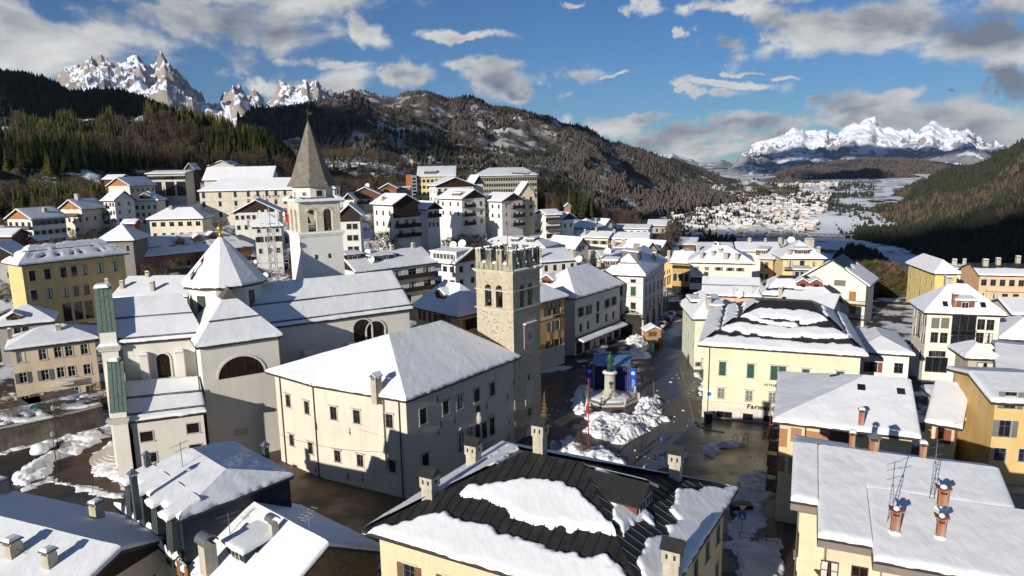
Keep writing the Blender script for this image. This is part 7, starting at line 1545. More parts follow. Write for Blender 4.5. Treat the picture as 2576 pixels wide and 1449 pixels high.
chal('white chalet with a black half gable and a row of windows above the phone mast', *X2(745,792), 243, X2(1360,772)[0], head=12, depth=13, rise=4.4, wall=WHT, gab=WOODD, rows={0: [(.9, 1.4, 1.1, 8, 'p'), (4.4, 1.5, 1.1, 6, 'p')], 3: [(1.4, 1.4, .7, 3, 'p'), (5, 1.4, .7, 3, 'p')]}, chim=[(*X2(805,765), .9, .9, 1.3, 'flat')])
chal('white hip roofed house with grey shutters right behind the phone mast', *X2(1000,962), 214, X2(1395,942)[0], head=20, depth=12, kind='hip', rise=4, wall=WHT, rows={0: [(.8, 1.1, .9, [.15, .5, .85], 'p'), (3.2, 1.7, 1.1, [.15, .5, .85], 'ps', SHD), (7, 1.5, 1., 3, 'p')], 3: [(.9, 1.6, 1.1, 2, 'p'), (4.4, 1.6, 1., 2, 'p')]}, chim=[(*X2(960,925), .7, .7, 1.2, 'flat'), (*X2(1090,860), .8, .8, 1.6, 'flat')], mask=None)
house('house', 'terracotta pink building with three dormers in a broken snow roof behind the dome', L1(1000,500), L1(1920,410), 14, depth=15, kind='hip', ry=590, wall=(.42, .18, .11), cell=.7, T=.4, mask=bandmask((.42, .47)), near=True, dorm=[(*L1(1360,400), 3.2, 1.6, 'gable', wallm((.45, .2, .12))), (*L1(1500,380), 3.2, 1.6, 'gable', wallm((.45, .2, .12))), (*L1(1610,360), 3.2, 1.6, 'gable', wallm((.45, .2, .12)))],
      pxw={0: px4(L1, [(1225,555),(1293,548),(1358,540),(1425,535),(1015,550),(1855,490)], 1.2, 1.9, 'p')})
house('house', 'low house with a wide pale snow roof and two chimneys left behind the church dome', L1(830,800), L1(1420,790), 10.5, depth=17, kind='gx', ry=L1(1100,640)[1], wall=CRM, cell=.5, T=.4, chim=[(*L1(1157,755), .9, .9, 2.2, 'flat'), (*L1(928,735), .9, .9, 1.8, 'flat'), (*L1(1118,650), .9, .9, 1.4, 'flat'), (*L1(815,720), .8, .8, 1.8, 'flat')])
chal('dark walled house with a plain pyramid like snow roof above the yellow palazzo', *L1(720,373), 205, L1(1012,362)[0], head=5, depth=12, kind='hip', rise=4.4, wall=(.22, .2, .18), rows=rowsn(3, 0, 1, top=1.5, h=1.8))
chal('tiny orange turret house poking up behind the yellow palazzo', *L1(178,372), 212, L1(285,370)[0], head=-5, depth=5, kind='gy', rise=1.3, wall=(.48, .24, .13), rows={0: [(.8, 1.3, 1.4, 1, 'n')]})
chal('brown shed with a thick snow slab beside the tall narrow house', *L1(905,242), 235, L1(1022,240)[0], head=0, depth=5, kind='gx', rise=1.2, wall=(.15, .05, .035), cat='shed', name='shed')
chal('low dark brown chalet roof at the left edge below the white three storey house', -35, 597, 205, 30, head=0, depth=9, kind='gx', rise=2, wall=(.12, .07, .05))
# --- hillside chalets in the middle
WG = (WOODD, .6)
chal('large chalet with a black timber gable and log balconies above the bushes', *X3(575,572), 212, X3(910,575)[0], depth=13, rise=3., wall=WHT, gab=(WOODD, 4.2), rows={0: [(1.2, 1.8, 1.6, 3, 'n'), (4.8, 1.6, 1.3, [.15, .5, .8], 'n'), (8., 1.6, 1.3, [.25, .75], 'n')], 3: [(2.0, 1.4, .9, 3, 'p'), (5.4, 1.4, .9, 3, 'p')]}, extra=balrows(0, (3.6, 7.2, 10.2)), chim=[(*X3(470,530), .9, .9, 1.2, 'flat')])
chal('small white chalet with a dark balcony band, right of the large black gabled chalet', *X3(965,622), 226, X3(1145,615)[0], depth=10, rise=2.3, wall=WHT, gab=(WOODD, .3), rows={0: [(.8, 1.4, 1.6, 2, 'n'), (4.4, 1.5, 1.0, 3, 'n')]}, extra=balrows(0, (2.8,)))
chal('white four storey chalet with scaffolding on its right side', *X3(1360,505), 246, X3(1660,495)[0], depth=15, rise=3.2, wall=WHT, gab=WOODD, rows={0: [(1.2, 1.6, 1.3, 3, 'n'), (4.4, 1.6, 1.3, 3, 'n'), (7.6, 1.6, 1.3, 3, 'n')], 3: [(1.2, 1.4, .9, 3, 'p'), (4.6, 1.4, .9, 3, 'p')]}, extra=balrows(0, (3., 6.2, 9.4), (.02, .5)), dorm=[(*X3(1300,475), 5, 1.2, 'shed')])
chal('white balconied house behind the tower flagpole with a blank lit end wall', *X3(1815,532), 250, X3(2085,525)[0], depth=12, rise=2.8, wall=WHT, gab=WOODM, rows={0: [(1., 1.3, 1.0, [.22, .62, .85], 'n'), (4.2, 1.3, 1.0, [.22, .62, .85], 'n'), (7.4, 1.3, 1.0, [.22, .62, .85], 'n')], 3: [(1.2, 1.4, 1., 3, 'n'), (4.6, 1.4, 1., 3, 'n')]}, extra=balrows(0, (2.8, 6.0, 9.2), (.42, 1.)))
chal('wide chalet with a white upper wall and brown log corner below the hospital', *X3(1060,357), 292, X3(1520,348)[0], head=22, depth=13, rise=3.4, wall=WHT, gab=WG, rows={0: [(1.2, 1.8, 1.2, 6, 'n'), (5.0, 1.7, 1.2, 5, 'n'), (8.6, 1.7, 1., 5, 'n')], 3: [(1.5, 1.4, 1., 2, 'n'), (5, 1.6, 1.6, 2, 'n')]}, extra=balrows(0, (3.4, 7.))),
chal('second dark gable peeping out behind the wide chalet', *X3(1495,340), 305, X3(1630,365)[0], head=22, depth=12, rise=4, wall=WHT, gab=WG)
E = rectH(*X3(850,252), 385, X3(1300,243)[0], 2, 20); pl, g = roof(E, 'gx', 5.4)
def hosp(rt, l0, I, zt):
 a = I[0]; mb = MB(); mb.box((a[0]-4.5, a[1]+1, 8), (3.2, 6, zt[0]-8+1.5), 0); mb.build('stair_block', [mat('rust_orange', (.36, .13, .05), .8)], rt, l0)
 mb = MB(); mb.box((a[0]-1.6, a[1], 8), (3., 5, zt[0]-8+1), 0); [mb.box((a[0]-1.6, a[1]-2.55, zt[0]-1.5-1.9*k), (2., .1, 1.2), 0, 1) for k in range(9)]; mb.build('glazed_shaft', [METAL, GLASS], rt, l0)
bld('hospital', 'yellow hospital with a steep snowy roof and an orange stair block on the skyline hill', E, pl, (.66, .54, .30), 'hospital', gables=g, ov=.5, T=.4, cell=1.3, rows={0: [(1.5+3.4*k, 1.7, 1.6, 9, 'n') for k in range(4)]}, extra=hosp, dorm=[(*X3(1010,225), 7, 1.8, 'shed'), (*X3(1330,225), 12, 2.8, 'shed', wallm((.66, .54, .30)))])
E = rectH(*X3(1490,243), 398, X3(2225,253)[0], -3, 17); pl, g = roof(E, 'hip', 4.2)
bld('school_building', 'long grey olive institute with a band of roof windows, right of the yellow hospital', E, pl, (.34, .32, .25), 'institute', ov=.6, T=.4, cell=1.3, mask=bandmask((.45, .52)), rows={0: [(1.2+3.3*k, 1.8, 1.1, 26, 'n') for k in range(4)]}, dorm=[(*X3(1965,225), 3.4, 1.3, 'shed'), (*X3(2030,228), 3.4, 1.3, 'shed'), (*X3(2090,231), 3.4, 1.3, 'shed'), (*X3(2145,233), 3.4, 1.3, 'shed')])
chal('narrow cream villa with a tall pointed snow roof at the right end of the chalets', *X3(2010,458), 263, X3(2215,450)[0], head=18, depth=8, rise=4.8, wall=(.55, .48, .33), rows=rowsn(2, 0, 3, top=.8))
chal('white house with three floors of glazed balconies below the snowy knoll', *X4(155,577), 262, X4(380,562)[0], head=20, depth=11, kind='gx', rise=1.6, wall=WHT, rows={0: [(1.0, 1.7, 2.4, 3, 'n'), (4.2, 1.7, 2.4, 3, 'n'), (7.2, 1.7, 2.0, 3, 'n', SHR)]}, extra=balrows(0, (2.9, 6.1), m=WOODG))
chal('little dark gabled chalet right of the glazed balcony house', *X4(372,627), 270, X4(560,605)[0], depth=9, rise=2.2, wall=WHT, gab=WG, rows=rowsn(2, 0, 1, top=2))
chal('tiny wooden hut tower standing alone on the snowy knoll', *X4(402,468), 335, X4(492,468)[0], head=5, depth=3, rise=1.6, wall=(.36, .24, .15), cat='hut', name='hut', ov=.3)
chal('brown gabled chalet high on the left of the hospital with a dish on its ridge', *X3(85,460), 330, X3(445,440)[0], head=8, depth=12, rise=3.6, wall=WHT, gab=(WOODM, 2.), rows=rowsn(4, 0, 1, top=2.4), extra=balrows(0, (4.2,), m=WOODM), dishes=[(*X3(295,372), 1.3)])
chal('low brown chalet roof behind the dish roofed chalet', *X3(420,388), 350, X3(640,400)[0], head=5, depth=11, rise=2.6, wall=(.25, .12, .07), gab=WOODM)
chal('small pale flat block among bare trees left of the orange stair block', *X3(600,372), 365, X3(790,368)[0], head=0, depth=8, kind='flat', wall=(.42, .38, .33), rise=.1)
chal('small house with a bright snow roof beside the green tarpaulin, left of the chalets', *X3(-10,528), 262, X3(165,500)[0], head=5, depth=9, kind='gy', rise=2.8, wall=WHT, gab=WOODD)
chal('white chalet with black upper gable right beside the bell tower', *X3(-60,700), 190, X3(238,700)[0], head=8, depth=11, rise=3.2, wall=WHT, gab=(WOODD, 2.), rows={0: [(2.2, 1.5, 1.3, [.45, .75], 'p'), (5.4, 1.5, 1.3, [.45, .75], 'p'), (8.6, 1.5, 1.3, [.45, .75], 'p')]})
# --- middle of the town
house('house', 'long apartment wing with two dark timber balcony bands right of the church nave', (893,686), (1101,660), 14, depth=15, kind='gx', ry=633, wall=WHT, cell=.55, T=.38, near=True, gab=WOODD, sky=[(*X6(845,320),)], chim=[(*X6(765,240), .9, .9, 1.1, 'flat'), (*X6(1085,205), .9, .9, 1.1, 'flat')], dorm=[(*X6(610,400), 7, 1.5, 'shed', WOODD), (*X6(200,390), 5, 1.6, 'shed', WOODD)],
      rows={0: [(1.0, 1.9, 2.6, 5, 'n'), (4.6, 1.9, 2.4, 5, 'n'), (8., 1.9, 2.4, 4, 'n')]}, extra=balrows(0, (3.3, 6.9)), dishes=[(*X6(455,430), 1.0), (*X6(400,310), .9)])
house('house', 'white corner apartment house with three square attic windows beside the clock tower top', (1101,661), (1146,665), 14.2, C=(1240,648), kind='gx', rise=3.4, wall=WHT, cell=.5, T=.38, near=True, gab=WOODM, rows={0: [(.9, 2.0, 1.5, 2, 'n'), (4.6, 1.8, 1.6, 2, 'n')], 1: [(1., 1.7, 1.6, 3, 'n'), (4.6, 1.7, 1.6, 3, 'n')]}, extra=balrows(0, (3.2,), m=PLASTW), dorm=[(*X6(1540,385), 9.5, 2.2, 'shed', wallm(WHT))], dishes=[(*X6(1690,200), 1.1), (*X6(1825,180), 1.2)])
house('house', 'house with broad snow roof, tiny dormer and dark right gable, above the apartment wing', X6(300,280), X6(930,222), 11.5, depth=14, kind='gx', ry=607, wall=CRM, cell=.7, T=.4, gab=WOODD, dorm=[(*X6(705,185), 2.6, 1.2, 'gable')], ant=[(*X6(655,120), 2.5)], dishes=[(*X6(150,300), 1.3)])
house('house', 'white house with a three part arched attic window just right of the bell tower foot', X6(-60,650), X6(680,568), 11, depth=14, kind='gx', ry=652, wall=WHT, cell=.5, T=.4, dorm=[(*X6(175,545), 5.2, 2.4, 'gable', wallm(WHT))], dishes=[(*X6(140,290), 1.2)])
house('house', 'yellow house with orange shutters and a ribbed hip roof left of the clock tower', (1034,771), (1150,798), 11, C=(1236,776), kind='hip', ry=714, wall=YLW, z0=-1, cell=.4, T=.4, near=True, pxw={0: px4(X6, [(1190,1205),(1255,1220),(1340,1240)], 1.1, 2.2, 'pc', SHR)+px4(X6, [(1435,1265),(1535,1270),(1600,1290)], 1., 1.6, 'ps', WOODO)}, dorm=[(*X6(1495,985), 3.2, 1.3, 'gable')], rows={1: [(1., 2.2, 3.0, 3, 'n')]})
house('house', 'orange house with white framed windows and painted panels right beside the clock tower', (1331,769), (1431,745), 14, depth=10, kind='hip', rise=3.2, wall=(.60, .36, .14), z0=-1, cell=.45, T=.4, near=True, pxw={0: px4(E_, [(55,710),(137,690)], 1.0, 1.9, 'ps', SHG_)+px4(E_, [(55,893),(137,875)], 1.0, 1.9, 'ps', SHD)+px4(E_, [(40,540),(125,520)], 2.6, 2.6, 'n')+px4(E_, [(60,1085)], 5.0, 3.6, 'nl')},
      extra=lambda rt, l, I, zt: [orx(rt, l, I)])
ALL_ORX = 1
def shopx(rt, l0, I, zt):
 d = nrm(I[1]-I[0]); n = AR([d[1], -d[0]]); ang = atan2(d[1], d[0]); L2 = NL(I[1]-I[0]); c = (I[0]+I[1])/2
 m_ = MB(); m_.add([(*(I[0]+n*.02), 4.0), (*(I[1]+n*.02), 4.0), (*(I[1]+n*2.2), 3.3), (*(I[0]+n*2.2), 3.3), (*(I[0]+n*.02), 3.8), (*(I[1]+n*.02), 3.8), (*(I[1]+n*2.2), 3.1), (*(I[0]+n*2.2), 3.1)], [(0,3,2,1), (4,5,6,7), (3,7,6,2), (0,4,7,3), (1,2,6,5)]); m_.build('awning', [ROOFG], rt, l0)
 P = [AR((*(I[0]+n*2.2), 3.32)), AR((*(I[1]+n*2.2), 3.32)), AR((*(I[1]+n*.9), 3.72)), AR((*(I[0]+n*.9), 3.72))]; link('awning_snow', join_grids([snow_plane(P, 1, 1, .22, .3)], l0, 'awning_snow', SNOW), rt)
 for k in range(6):
  q = I[0]+d*(L2*(k+.5)/6); put_window(rt, l0, (q[0]+n[0]*.17, q[1]+n[1]*.17, .2), ang, 2.3, 2.6, 'nl', FRAMEB, STONE, SHD, True)
 e = MB()
 for u in np.arange(.5, L2, 1.2): q = I[0]+d*u+n*.35; e.box((q[0], q[1], zt[0]-.25), (.3, .8, .25), ang)
 e.build('rafter_end', [WOODD], rt, l0)
house('house', 'grey white three storey house with a shop awning and ribbed snow roof on the piazza', (1449,752), (1570,715), 12.6, C=(1369,727), kind='hip', ry=672, wall=(.58, .57, .54), z0=-1, cell=.4, T=.4, near=True, extra=shopx,
      pxw={0: px4(E_, [(370,563),(450,540),(635,478),(703,453)], 1.1, 1.9, 'ps', SHB)+px4(E_, [(543,505),(540,625)], 1.2, 2.3, 'nc', SHD)+px4(E_, [(443,695),(627,622),(698,595)], 1., 1.8, 'nc', SHR)+px4(E_, [(370,722)], 1., 1.8, 'n')}, dorm=[(*E_(30,290), 3.0, 1.2, 'gable', SHR)])
E = rect((1514,690), (1625,695), 14.6, None, (1698,656)); pl, g = roof(E, 'hip', 4.2)
def arcx(rt, l0, I, zt):
 for e, l, w_, h in ((0, [(880,705)], 5.0, 6.2), (1, [(1040,680),(1102,645),(1160,612),(1203,575),(1235,548)], 2.3, 4.2)):
  a = I[e]; d = nrm(I[e+1]-a); n = AR([d[1], -d[0]]); ang = atan2(d[1], d[0]); r = w_/2; N = 12
  for p in l:
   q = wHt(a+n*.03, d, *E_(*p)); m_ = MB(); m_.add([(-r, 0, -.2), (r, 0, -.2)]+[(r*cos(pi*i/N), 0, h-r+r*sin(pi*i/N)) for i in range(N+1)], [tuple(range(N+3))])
   o = m_.build('arcade_shade_face', [mat('arcade_painted_shade', (.035, .028, .022), .95)], rt); o.location = (q[0]-l0[0], q[1]-l0[1], -l0[2]+.1); o.rotation_euler = (0, 0, ang)  # flat dark face on the wall, the arcade's inner shade put into its colour
   m_ = MB(); f = lambda rr: [(rr*cos(pi*i/N), -.14, h-r+rr*sin(pi*i/N)) for i in range(N+1)]; m_.add(f(r)+f(r+.35), [(i, i+1, N+2+i, N+1+i)[::-1] for i in range(N)]); m_.box((-r-.17, -.07, -.2), (.34, .15, h-r+.2)); m_.box((r+.17, -.07, -.2), (.34, .15, h-r+.2)); m_.build('arch_surround', [STONE], o)
  for z in (5.2, 9.3, 12.6):
   L2 = NL(I[e+1]-I[e]); c = (I[e]+I[e+1])/2; m_ = MB(); m_.box((c[0]+n[0]*.05, c[1]+n[1]*.05, z), (L2, .18, .25), ang); m_.build('string_course', [STONE], rt, l0)
 bal(rt, l0, I, 0, E_(860,595), 7.5, 1.3, IRON)
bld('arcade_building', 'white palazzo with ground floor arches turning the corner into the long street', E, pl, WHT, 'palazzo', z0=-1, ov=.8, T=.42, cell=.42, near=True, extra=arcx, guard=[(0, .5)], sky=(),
 pxw={0: px4(E_, [(898,355)], 1.2, 2.1, 'phc', GREENS)+px4(E_, [(897,520)], 1.2, 2.4, 'ph')+px4(E_, [(763,348),(763,505)], 1.2, 2.1, 'ph')+px4(E_, [(898,252)], 1.2, .8, 'p'),
         1: px4(E_, [(1028,240),(1068,228),(1108,212),(1150,196),(1185,182),(1213,170),(1240,158),(1262,148)], .9, 1.0, 'n')+px4(E_, [(1026,352),(1066,335),(1106,317),(1148,297),(1182,280),(1213,262),(1240,248),(1262,235)], 1.0, 2.1, 'ph')+px4(E_, [(1026,508),(1064,492),(1105,470),(1147,445),(1180,430),(1213,408),(1240,390)], 1.0, 2.3, 'ph')},
 dorm=[(*cv(1280,720,2.0125)(2030,560), 3.4, 1.3, 'shed'), (*cv(1280,720,2.0125)(2250,520), 4.2, 2.2, 'shed', ROOFG)], chim=[(*cv(1280,720,2.0125)(1945,600), .9, .9, 2.2, 'flat'), (*cv(1280,720,2.0125)(2362,525), 1., 1., 2.0, 'flat')])
house('house', 'ochre house in shade closing the far end of the street with arches at its foot', (1685,661,212), (1740,660,209), depth=10, kind='gx', rise=3, wall=(.42, .27, .08), rows={0: [(.8, 1., 1., 6, 'n'), (3.4, 2.4, 1.2, 3, 'ph'), (7.4, 3.2, 1.8, 3, 'nl')]}, near=False)
house('house', 'wide white house with orange cornice, five small windows and many chimneys', X5(250,453), X5(1042,469), 11, depth=15, kind='hip', ry=620, wall=(.70, .65, .55), cell=.55, T=.4, near=True, pxw={0: px4(X5, [(355,522),(474,525)], 1.2, 1., 'nc', SHG_)+px4(X5, [(615,530),(750,535),(868,538)], 1.1, 1., 'ns', SHG_)+px4(X5, [(348,663)], 1.6, 1.7, 'ns', SHD)+px4(X5, [(330,805)], 1.6, 1.7, 'ns', SHD)},
      chim=[(*X5(412,415), .9, .9, 1.8, 'flat'), (*X5(545,380), .9, .9, 1.3, 'flat'), (*X5(630,340), .9, .9, 1., 'flat'), (*X5(695,427), 1.2, .9, 1.9, 'flat'), (*X5(826,432), .9, .9, 1.9, 'flat')])
house('house', 'salmon house with one green window between the wide white house and the yellow corner house', (1906,650,217), (1950,651,214), depth=14, kind='gx', ry=628, wall=(.58, .38, .24), rows={0: [(1.2, 1.8, 1.1, [.5], 'nc', GREENS), (4.9, 1.8, 1.1, [.15, .55], 'p')]}, dorm=[(1915,640,3.4,1.4,'shed')])
E = rect((1965,651,205), (2081,650,203), depth=14); pl, g = roof(E, 'hip', solve_rise(E, 612))
bld('house', 'yellow corner house with iron balconies and a curtained dormer above the frozen lake', E, pl, (.66, .54, .28), ov=.8, T=.4, cell=.6, near=True, pxw={0: px4(X5, [(1460,475),(1600,472)], 1.3, 2., 'p')+px4(X5, [(1740,472)], 1.3, 1.4, 'n')}, rows={3: [(1., 2., 1.1, 3, 'p')]}, dorm=[(*X5(1600,365), 4.2, 1.6, 'shed')], chim=[(*X5(1450,370), .9, .9, 1.6, 'flat'), (*X5(1790,340), .9, .9, 1.4, 'flat')], extra=bals([(0, *X5(1450,520), 3.5)], False, IRON))
house('house', 'warehouse like house with a double snow roof and a dish, behind the pale green house', X5(410,842), X5(1125,866), 9, depth=15, kind='gx', ry=700, wall=(.60, .42, .27), cell=.5, T=.4, guard=[(0, .5)], dishes=[(*X5(855,870), .9)], ant=[(*X5(790,870), 2.4), (*X5(1015,840), 2.4)])
house('house', 'house with a dark green roof and two arched brown dormers in thick snow', X5(1125,838), X5(1975,862), 10.5, depth=13, kind='hip', ry=693, wall=CRM, cell=.42, T=.45, near=True, roofm=ROOFGR, mask=lambda x, s, w_, L2, X: np.minimum(np.abs(s-.28*L2)-.035*L2*(1+1.5*np.sin(x*.35)), .80*L2-s), dorm=[(*X5(1605,760), 2.6, 1.3, 'gable', SHR), (*X5(1765,765), 2.6, 1.3, 'gable', SHR)], half=.7)
def w14(rt, l0, I, zt): 
 for y in (.2, 3.6, 7.): pass
 bal(rt, l0, I, 0, X5(2240,920), 4.4, 1.2, WOODM, 1.1); bal(rt, l0, I, 0, X5(2240,1090), 4.4, 1.2, WOODM, 1.1)
E = rect(X5(1500,670), X5(2400,742), 10, depth=13); pl, g = roof(E, 'gy', 6.0)
bld('house', 'tall white house with a green black roof edge and brown balconies overlooking the lake', E, pl, (.70, .66, .56), gables=g, ov=.9, T=.4, cell=.45, near=True, roofm=ROOFGR, mask=lambda x, s, w_, L2, X: np.minimum(.62*L2-s+np.sin(x)*.6, 4.), pxw={0: px4(X5, [(2047,695)], 2.6, 1.4, 'nc', SHG_)+px4(X5, [(2195,850),(2195,1010)], 1.6, 2.2, 'nc', WOODO)}, extra=w14)
house('house', 'low roof with a red brown sunken skylight terrace just behind the pharmacy ridge', X5(1290,985), X5(1965,1052), 9.5, depth=13, kind='gx', ry=738, wall=CRM, cell=.38, T=.4, sky=[(*X5(1385,895),)], chim=[(*X5(1345,815), .8, .8, 1., 'flat')],
      )
def grx(rt, l0, I, zt):
 d = nrm(I[1]-I[0]); q = wHt(I[0], d, *E_(1550,1090)); n = AR([d[1], -d[0]]); ang = atan2(d[1], d[0]); m_ = MB(); m_.box((q[0]+n[0]*.05, q[1]+n[1]*.05, q[2]-.4), (1.1, .08, .9), ang); m_.box((q[0]+n[0]*.09, q[1]+n[1]*.09, q[2]-.15), (.6, .06, .4), ang, 1); m_.build('cash_machine', [METAL, IRON], rt, l0)
house('house', 'pale green house with cream base at the street, left of the pharmacy', (1741,803), (1840,803), 10.3, C=(1714,763), kind='hip', rise=3.2, wall=(.60, .64, .50), z0=-1, cell=.33, T=.4, near=True, extra=grx, dorm=[(*X5(595,1065), 2.4, 1.6, 'shed', SHR)], chim=[(*X5(490,1010), .9, .9, 2.2, 'flat')],
      pxw={0: px4(E_, [(1618,1090)], 1.3, 2.4, 'p')}, rows={3: [(1., 1.6, .9, 5, 'n', GREENS), (4.2, 1.6, .9, 5, 'n')], 0: [(1., 1.6, .9, [.85], 'p')]})
house('house', 'pale green attic block with a flat slab of snow behind the pale green house', X5(282,918), X5(668,918), 12.6, depth=6, kind='flat', rise=.1, wall=(.60, .64, .48), cell=.35, T=.5, chim=[(*X5(335,870), .5, .5, .6, 'flat')])
house('house', 'low pale ribbed snow roof between the pale green attic block and the pharmacy', X5(690,1050), X5(900,1000), 9.8, depth=8, kind='gx', rise=1.2, wall=CRM, cell=.35)
# --- right side
house('house', 'white house with dark deep eaves and red brown shutters right of the pharmacy', (2150,885), (2303,895), 9, depth=15, kind='hip', ry=838, wall=(.70, .68, .62), z0=-1, cell=.36, T=.4, near=True, sky=[(*J_(-40,900),)], pxw={0: px4(J_, [(240,1290)], 1.3, 1.7, 'n')+px4(K_, [(1605,220)], 1.3, 1.7, 'ns', SHR)})
def hotx(rt, l0, I, zt):
 for (x, y) in ((890,865),(880,1020)): bal(rt, l0, I, 0, J_(x, y+60), 3.6, .7, IRON, .9)
 for z in (2.9, 6.1): pass
house('hotel', 'cream white four storey hotel with a glazed dormer and glass balconies, right of centre', J_(500,732), J_(1330,762), 13, C=J_(360,625), kind='hip', ry=718, wall=(.72, .68, .57), cat='hotel', z0=-1, cell=.42, T=.4, near=True, extra=hotx, dorm=[(*J_(905,700), 2.9, 1.6, 'shed', SHR)], sky=[(*J_(705,655),), (*J_(1085,665),)], chim=[(*J_(795,680), .7, .7, 2.2, 'flat', BRICKM), (*J_(740,440), 1.2, 1., 1., 'flat')],
      pxw={0: px4(J_, [(612,835),(710,835)], 1.3, 1.9, 'nc', SHG_)+px4(J_, [(1072,850),(1165,855),(600,980),(695,985),(1058,985),(1150,990)], 1.2, 1.9, 'n')+px4(J_, [(578,1145),(628,1145),(680,1148)], 1.1, 1.1, 'n')+px4(J_, [(897,865),(885,1015)], 3.8, 3.6, 'nl')+px4(J_, [(620,1255)], 3.6, 2.8, 'nl')},
      rows={3: [(.9, 1.8, 1.2, [.15, .75, .9], 'n'), (4.2, 1.8, 1.2, [.15, .75, .9], 'n'), (7.6, 1.8, 1.2, [.15, .75], 'n'), (1., 4.6, 3.0, [.45], 'nl')]})
house('house', 'lemon yellow house with small arched windows behind the hotel', J_(310,232), J_(595,340), 10, C=J_(858,338), kind='hip', ry=648, wall=(.68, .54, .20), cell=.5, T=.4, near=True, rows={0: [(2.2, 1.7, .9, 5, 'p'), (6., 1.7, .9, 5, 'p')], 1: [(1.4, 1.6, 1.1, [.6], 'n'), (6, 1.6, 1.1, 3, 'n')]})
house('house', 'narrow mint white house between the lemon yellow and the salmon apartments', (2393,676,196), (2440,677,194), depth=10, kind='flat', rise=.1, wall=(.60, .63, .58), mask=bandmask((.3, .7)), chim=[(2400,668,1.2,1.2,1.6,'flat'), (2425,668,.9,.9,1.6,'flat')])
E = rect((2462,692,180), (2640,692,176), depth=14); pl, g = roof(E, 'gx', solve_rise(E, 662))
bld('apartment_building', 'salmon apartments with curved balconies near the right edge of the photo', E, pl, (.66, .45, .28), 'apartments', gables=g, ov=.5, T=.4, cell=.55, near=True, mask=lambda x, s, w_, L2, X: .55*L2-s, rows={0: [(1.2, 1.7, 1.3, 7, 'p'), (5., 1.8, 1.4, 6, 'n'), (8.6, 1.8, 1.4, 6, 'n')]}, extra=balrows(0, (3.9, 7.4, 10.8), (.1, 1.), wallm((.64, .46, .31))), chim=[(2478,668,1.2,1.,1.4,'flat'), (2510,665,1.,1.,1.4,'flat'), (2560,660,1.,1.,1.4,'flat')])
house('house', 'dark house with two sliding snow slabs and red boards right of the hotel', (2512,852), (2680,862), 8, depth=12, kind='hip', ry=800, wall=(.25, .07, .04), cell=.4, T=.4, z0=-1)
house('house', 'plain snow roof in half shade at the right edge behind the dark slab roofed house', (2545,792), (2700,795), 9, depth=12, kind='gx', ry=752, wall=CRM, cell=.5, T=.4)
# --- far town roofs
house('house', 'white hip roofed house with a lit blank corner below the bare trees', (1427,572,291), (1486,574,284), depth=12, kind='hip', rise=3.4, wall=WHT, rows={0: [(1.3, 1.5, 1., [.2, .8], 'n')], 1: [(1., 1.2, 1., 5, 'n')]}, chim=[(1500,563,1.,1.,1.8,'flat')])
house('house', 'left one of two long white houses below the hip roofed house', (1440,596,277), (1532,600,270), depth=12, kind='gx', ry=582, wall=(.68, .61, .48), rows={0: [(1.2, 1.5, 1.6, 4, 'ns', SHG_), (5., 2., 2.4, [.75], 'nc', WOODO)]}, chim=[(1472,592,.8,.8,2.,'flat'), (1500,585,.8,.8,1.6,'flat')])
house('house', 'right one of two long white houses, ending at the valley', (1533,601,272), (1634,602,268), depth=12, kind='gx', ry=585, wall=(.68, .61, .48), rows={0: [(1.2, 1.4, 1.6, 4, 'n')]}, chim=[(1545,590,.8,.8,1.6,'flat')])
house('house', 'pale house with a low snow roof behind the two long white houses', (1544,575,312), (1634,577,306), depth=12, kind='gx', ry=565, wall=WHT, rows={0: [(1., 1.3, 1.6, 5, 'n', SHR)]})
house('house', 'ruined looking stone house with grey patched snow roof among bare trees at the far edge', (1627,568,335), (1678,568,332), depth=11, kind='gx', ry=553, wall=(.42, .36, .28), rows={0: [(1.5, 1.5, 1., 3, 'n')]})
house('house', 'small white gabled house in front of the stone house, with steep snow planes', (1516,576,300), (1552,572,305), depth=12, kind='gy', rise=4, wall=WHT)
chal('white gable house with three small windows in the middle of the far roofs', *X4(540,1022), 244, X4(750,972)[0], depth=15, rise=3.8, wall=(.58, .55, .5), rows={0: [(-.8, 1.3, .8, [.35, .6], 'n')]})
house('house', 'broad snow roof with twin shed dormers directly behind the battlements', (1190,618), (1372,625), 12, depth=14, kind='hip', ry=597, wall=(.40, .38, .35), cell=.7, T=.4, dorm=[(*X3(1965,995), 3.2, 1.4, 'shed'), (*X3(2135,1000), 3.2, 1.4, 'shed')], chim=[(*X3(1630,990), 1., 1., 2.4, 'flat'), (*X3(1810,930), 1., 1., 1.6, 'flat')], sky=[(*X3(1705,990),), (*X3(1780,985),)])
house('house', 'small snow roofed house with a grey box dormer above the twin dormer roof', (1325,597,268), (1396,598,264), depth=11, kind='hip', ry=580, wall=(.48, .42, .34), rows=rowsn(4, 0, 1), dorm=[(*X3(2175,895), 4., 1.8, 'shed')])
house('house', 'wide white roof in half shade with a cream chimney stack right behind the clock tower', X4(95,1192), X4(600,1152), 12, depth=18, kind='gx', ry=628, wall=WHT, cell=.6, T=.4, rows={0: [(1., 1.8, 1.2, 4, 'n')]}, chim=[(*X4(520,1130), .9, .9, 2.2, 'flat'), (*X4(755,1150), 1.6, 1.2, 2.4, 'flat'), (*X4(90,1140), .8, .8, 2.4, 'flat')], dishes=[(*X4(590,1180), 1.1)])
house('house', 'snow roof sloping to a brown chimney between the arcade palazzo and the far white houses', X4(860,1120), X4(1370,1110), 11.5, depth=16, kind='gx', ry=632, wall=CRM, cell=.6, T=.4, chim=[(*X4(1335,1060), 1.8, 1.3, 2.6, 'flat', mat('tan_chimney', (.38, .30, .2), .9))], dishes=[(*X4(960,1080), 1.2)])
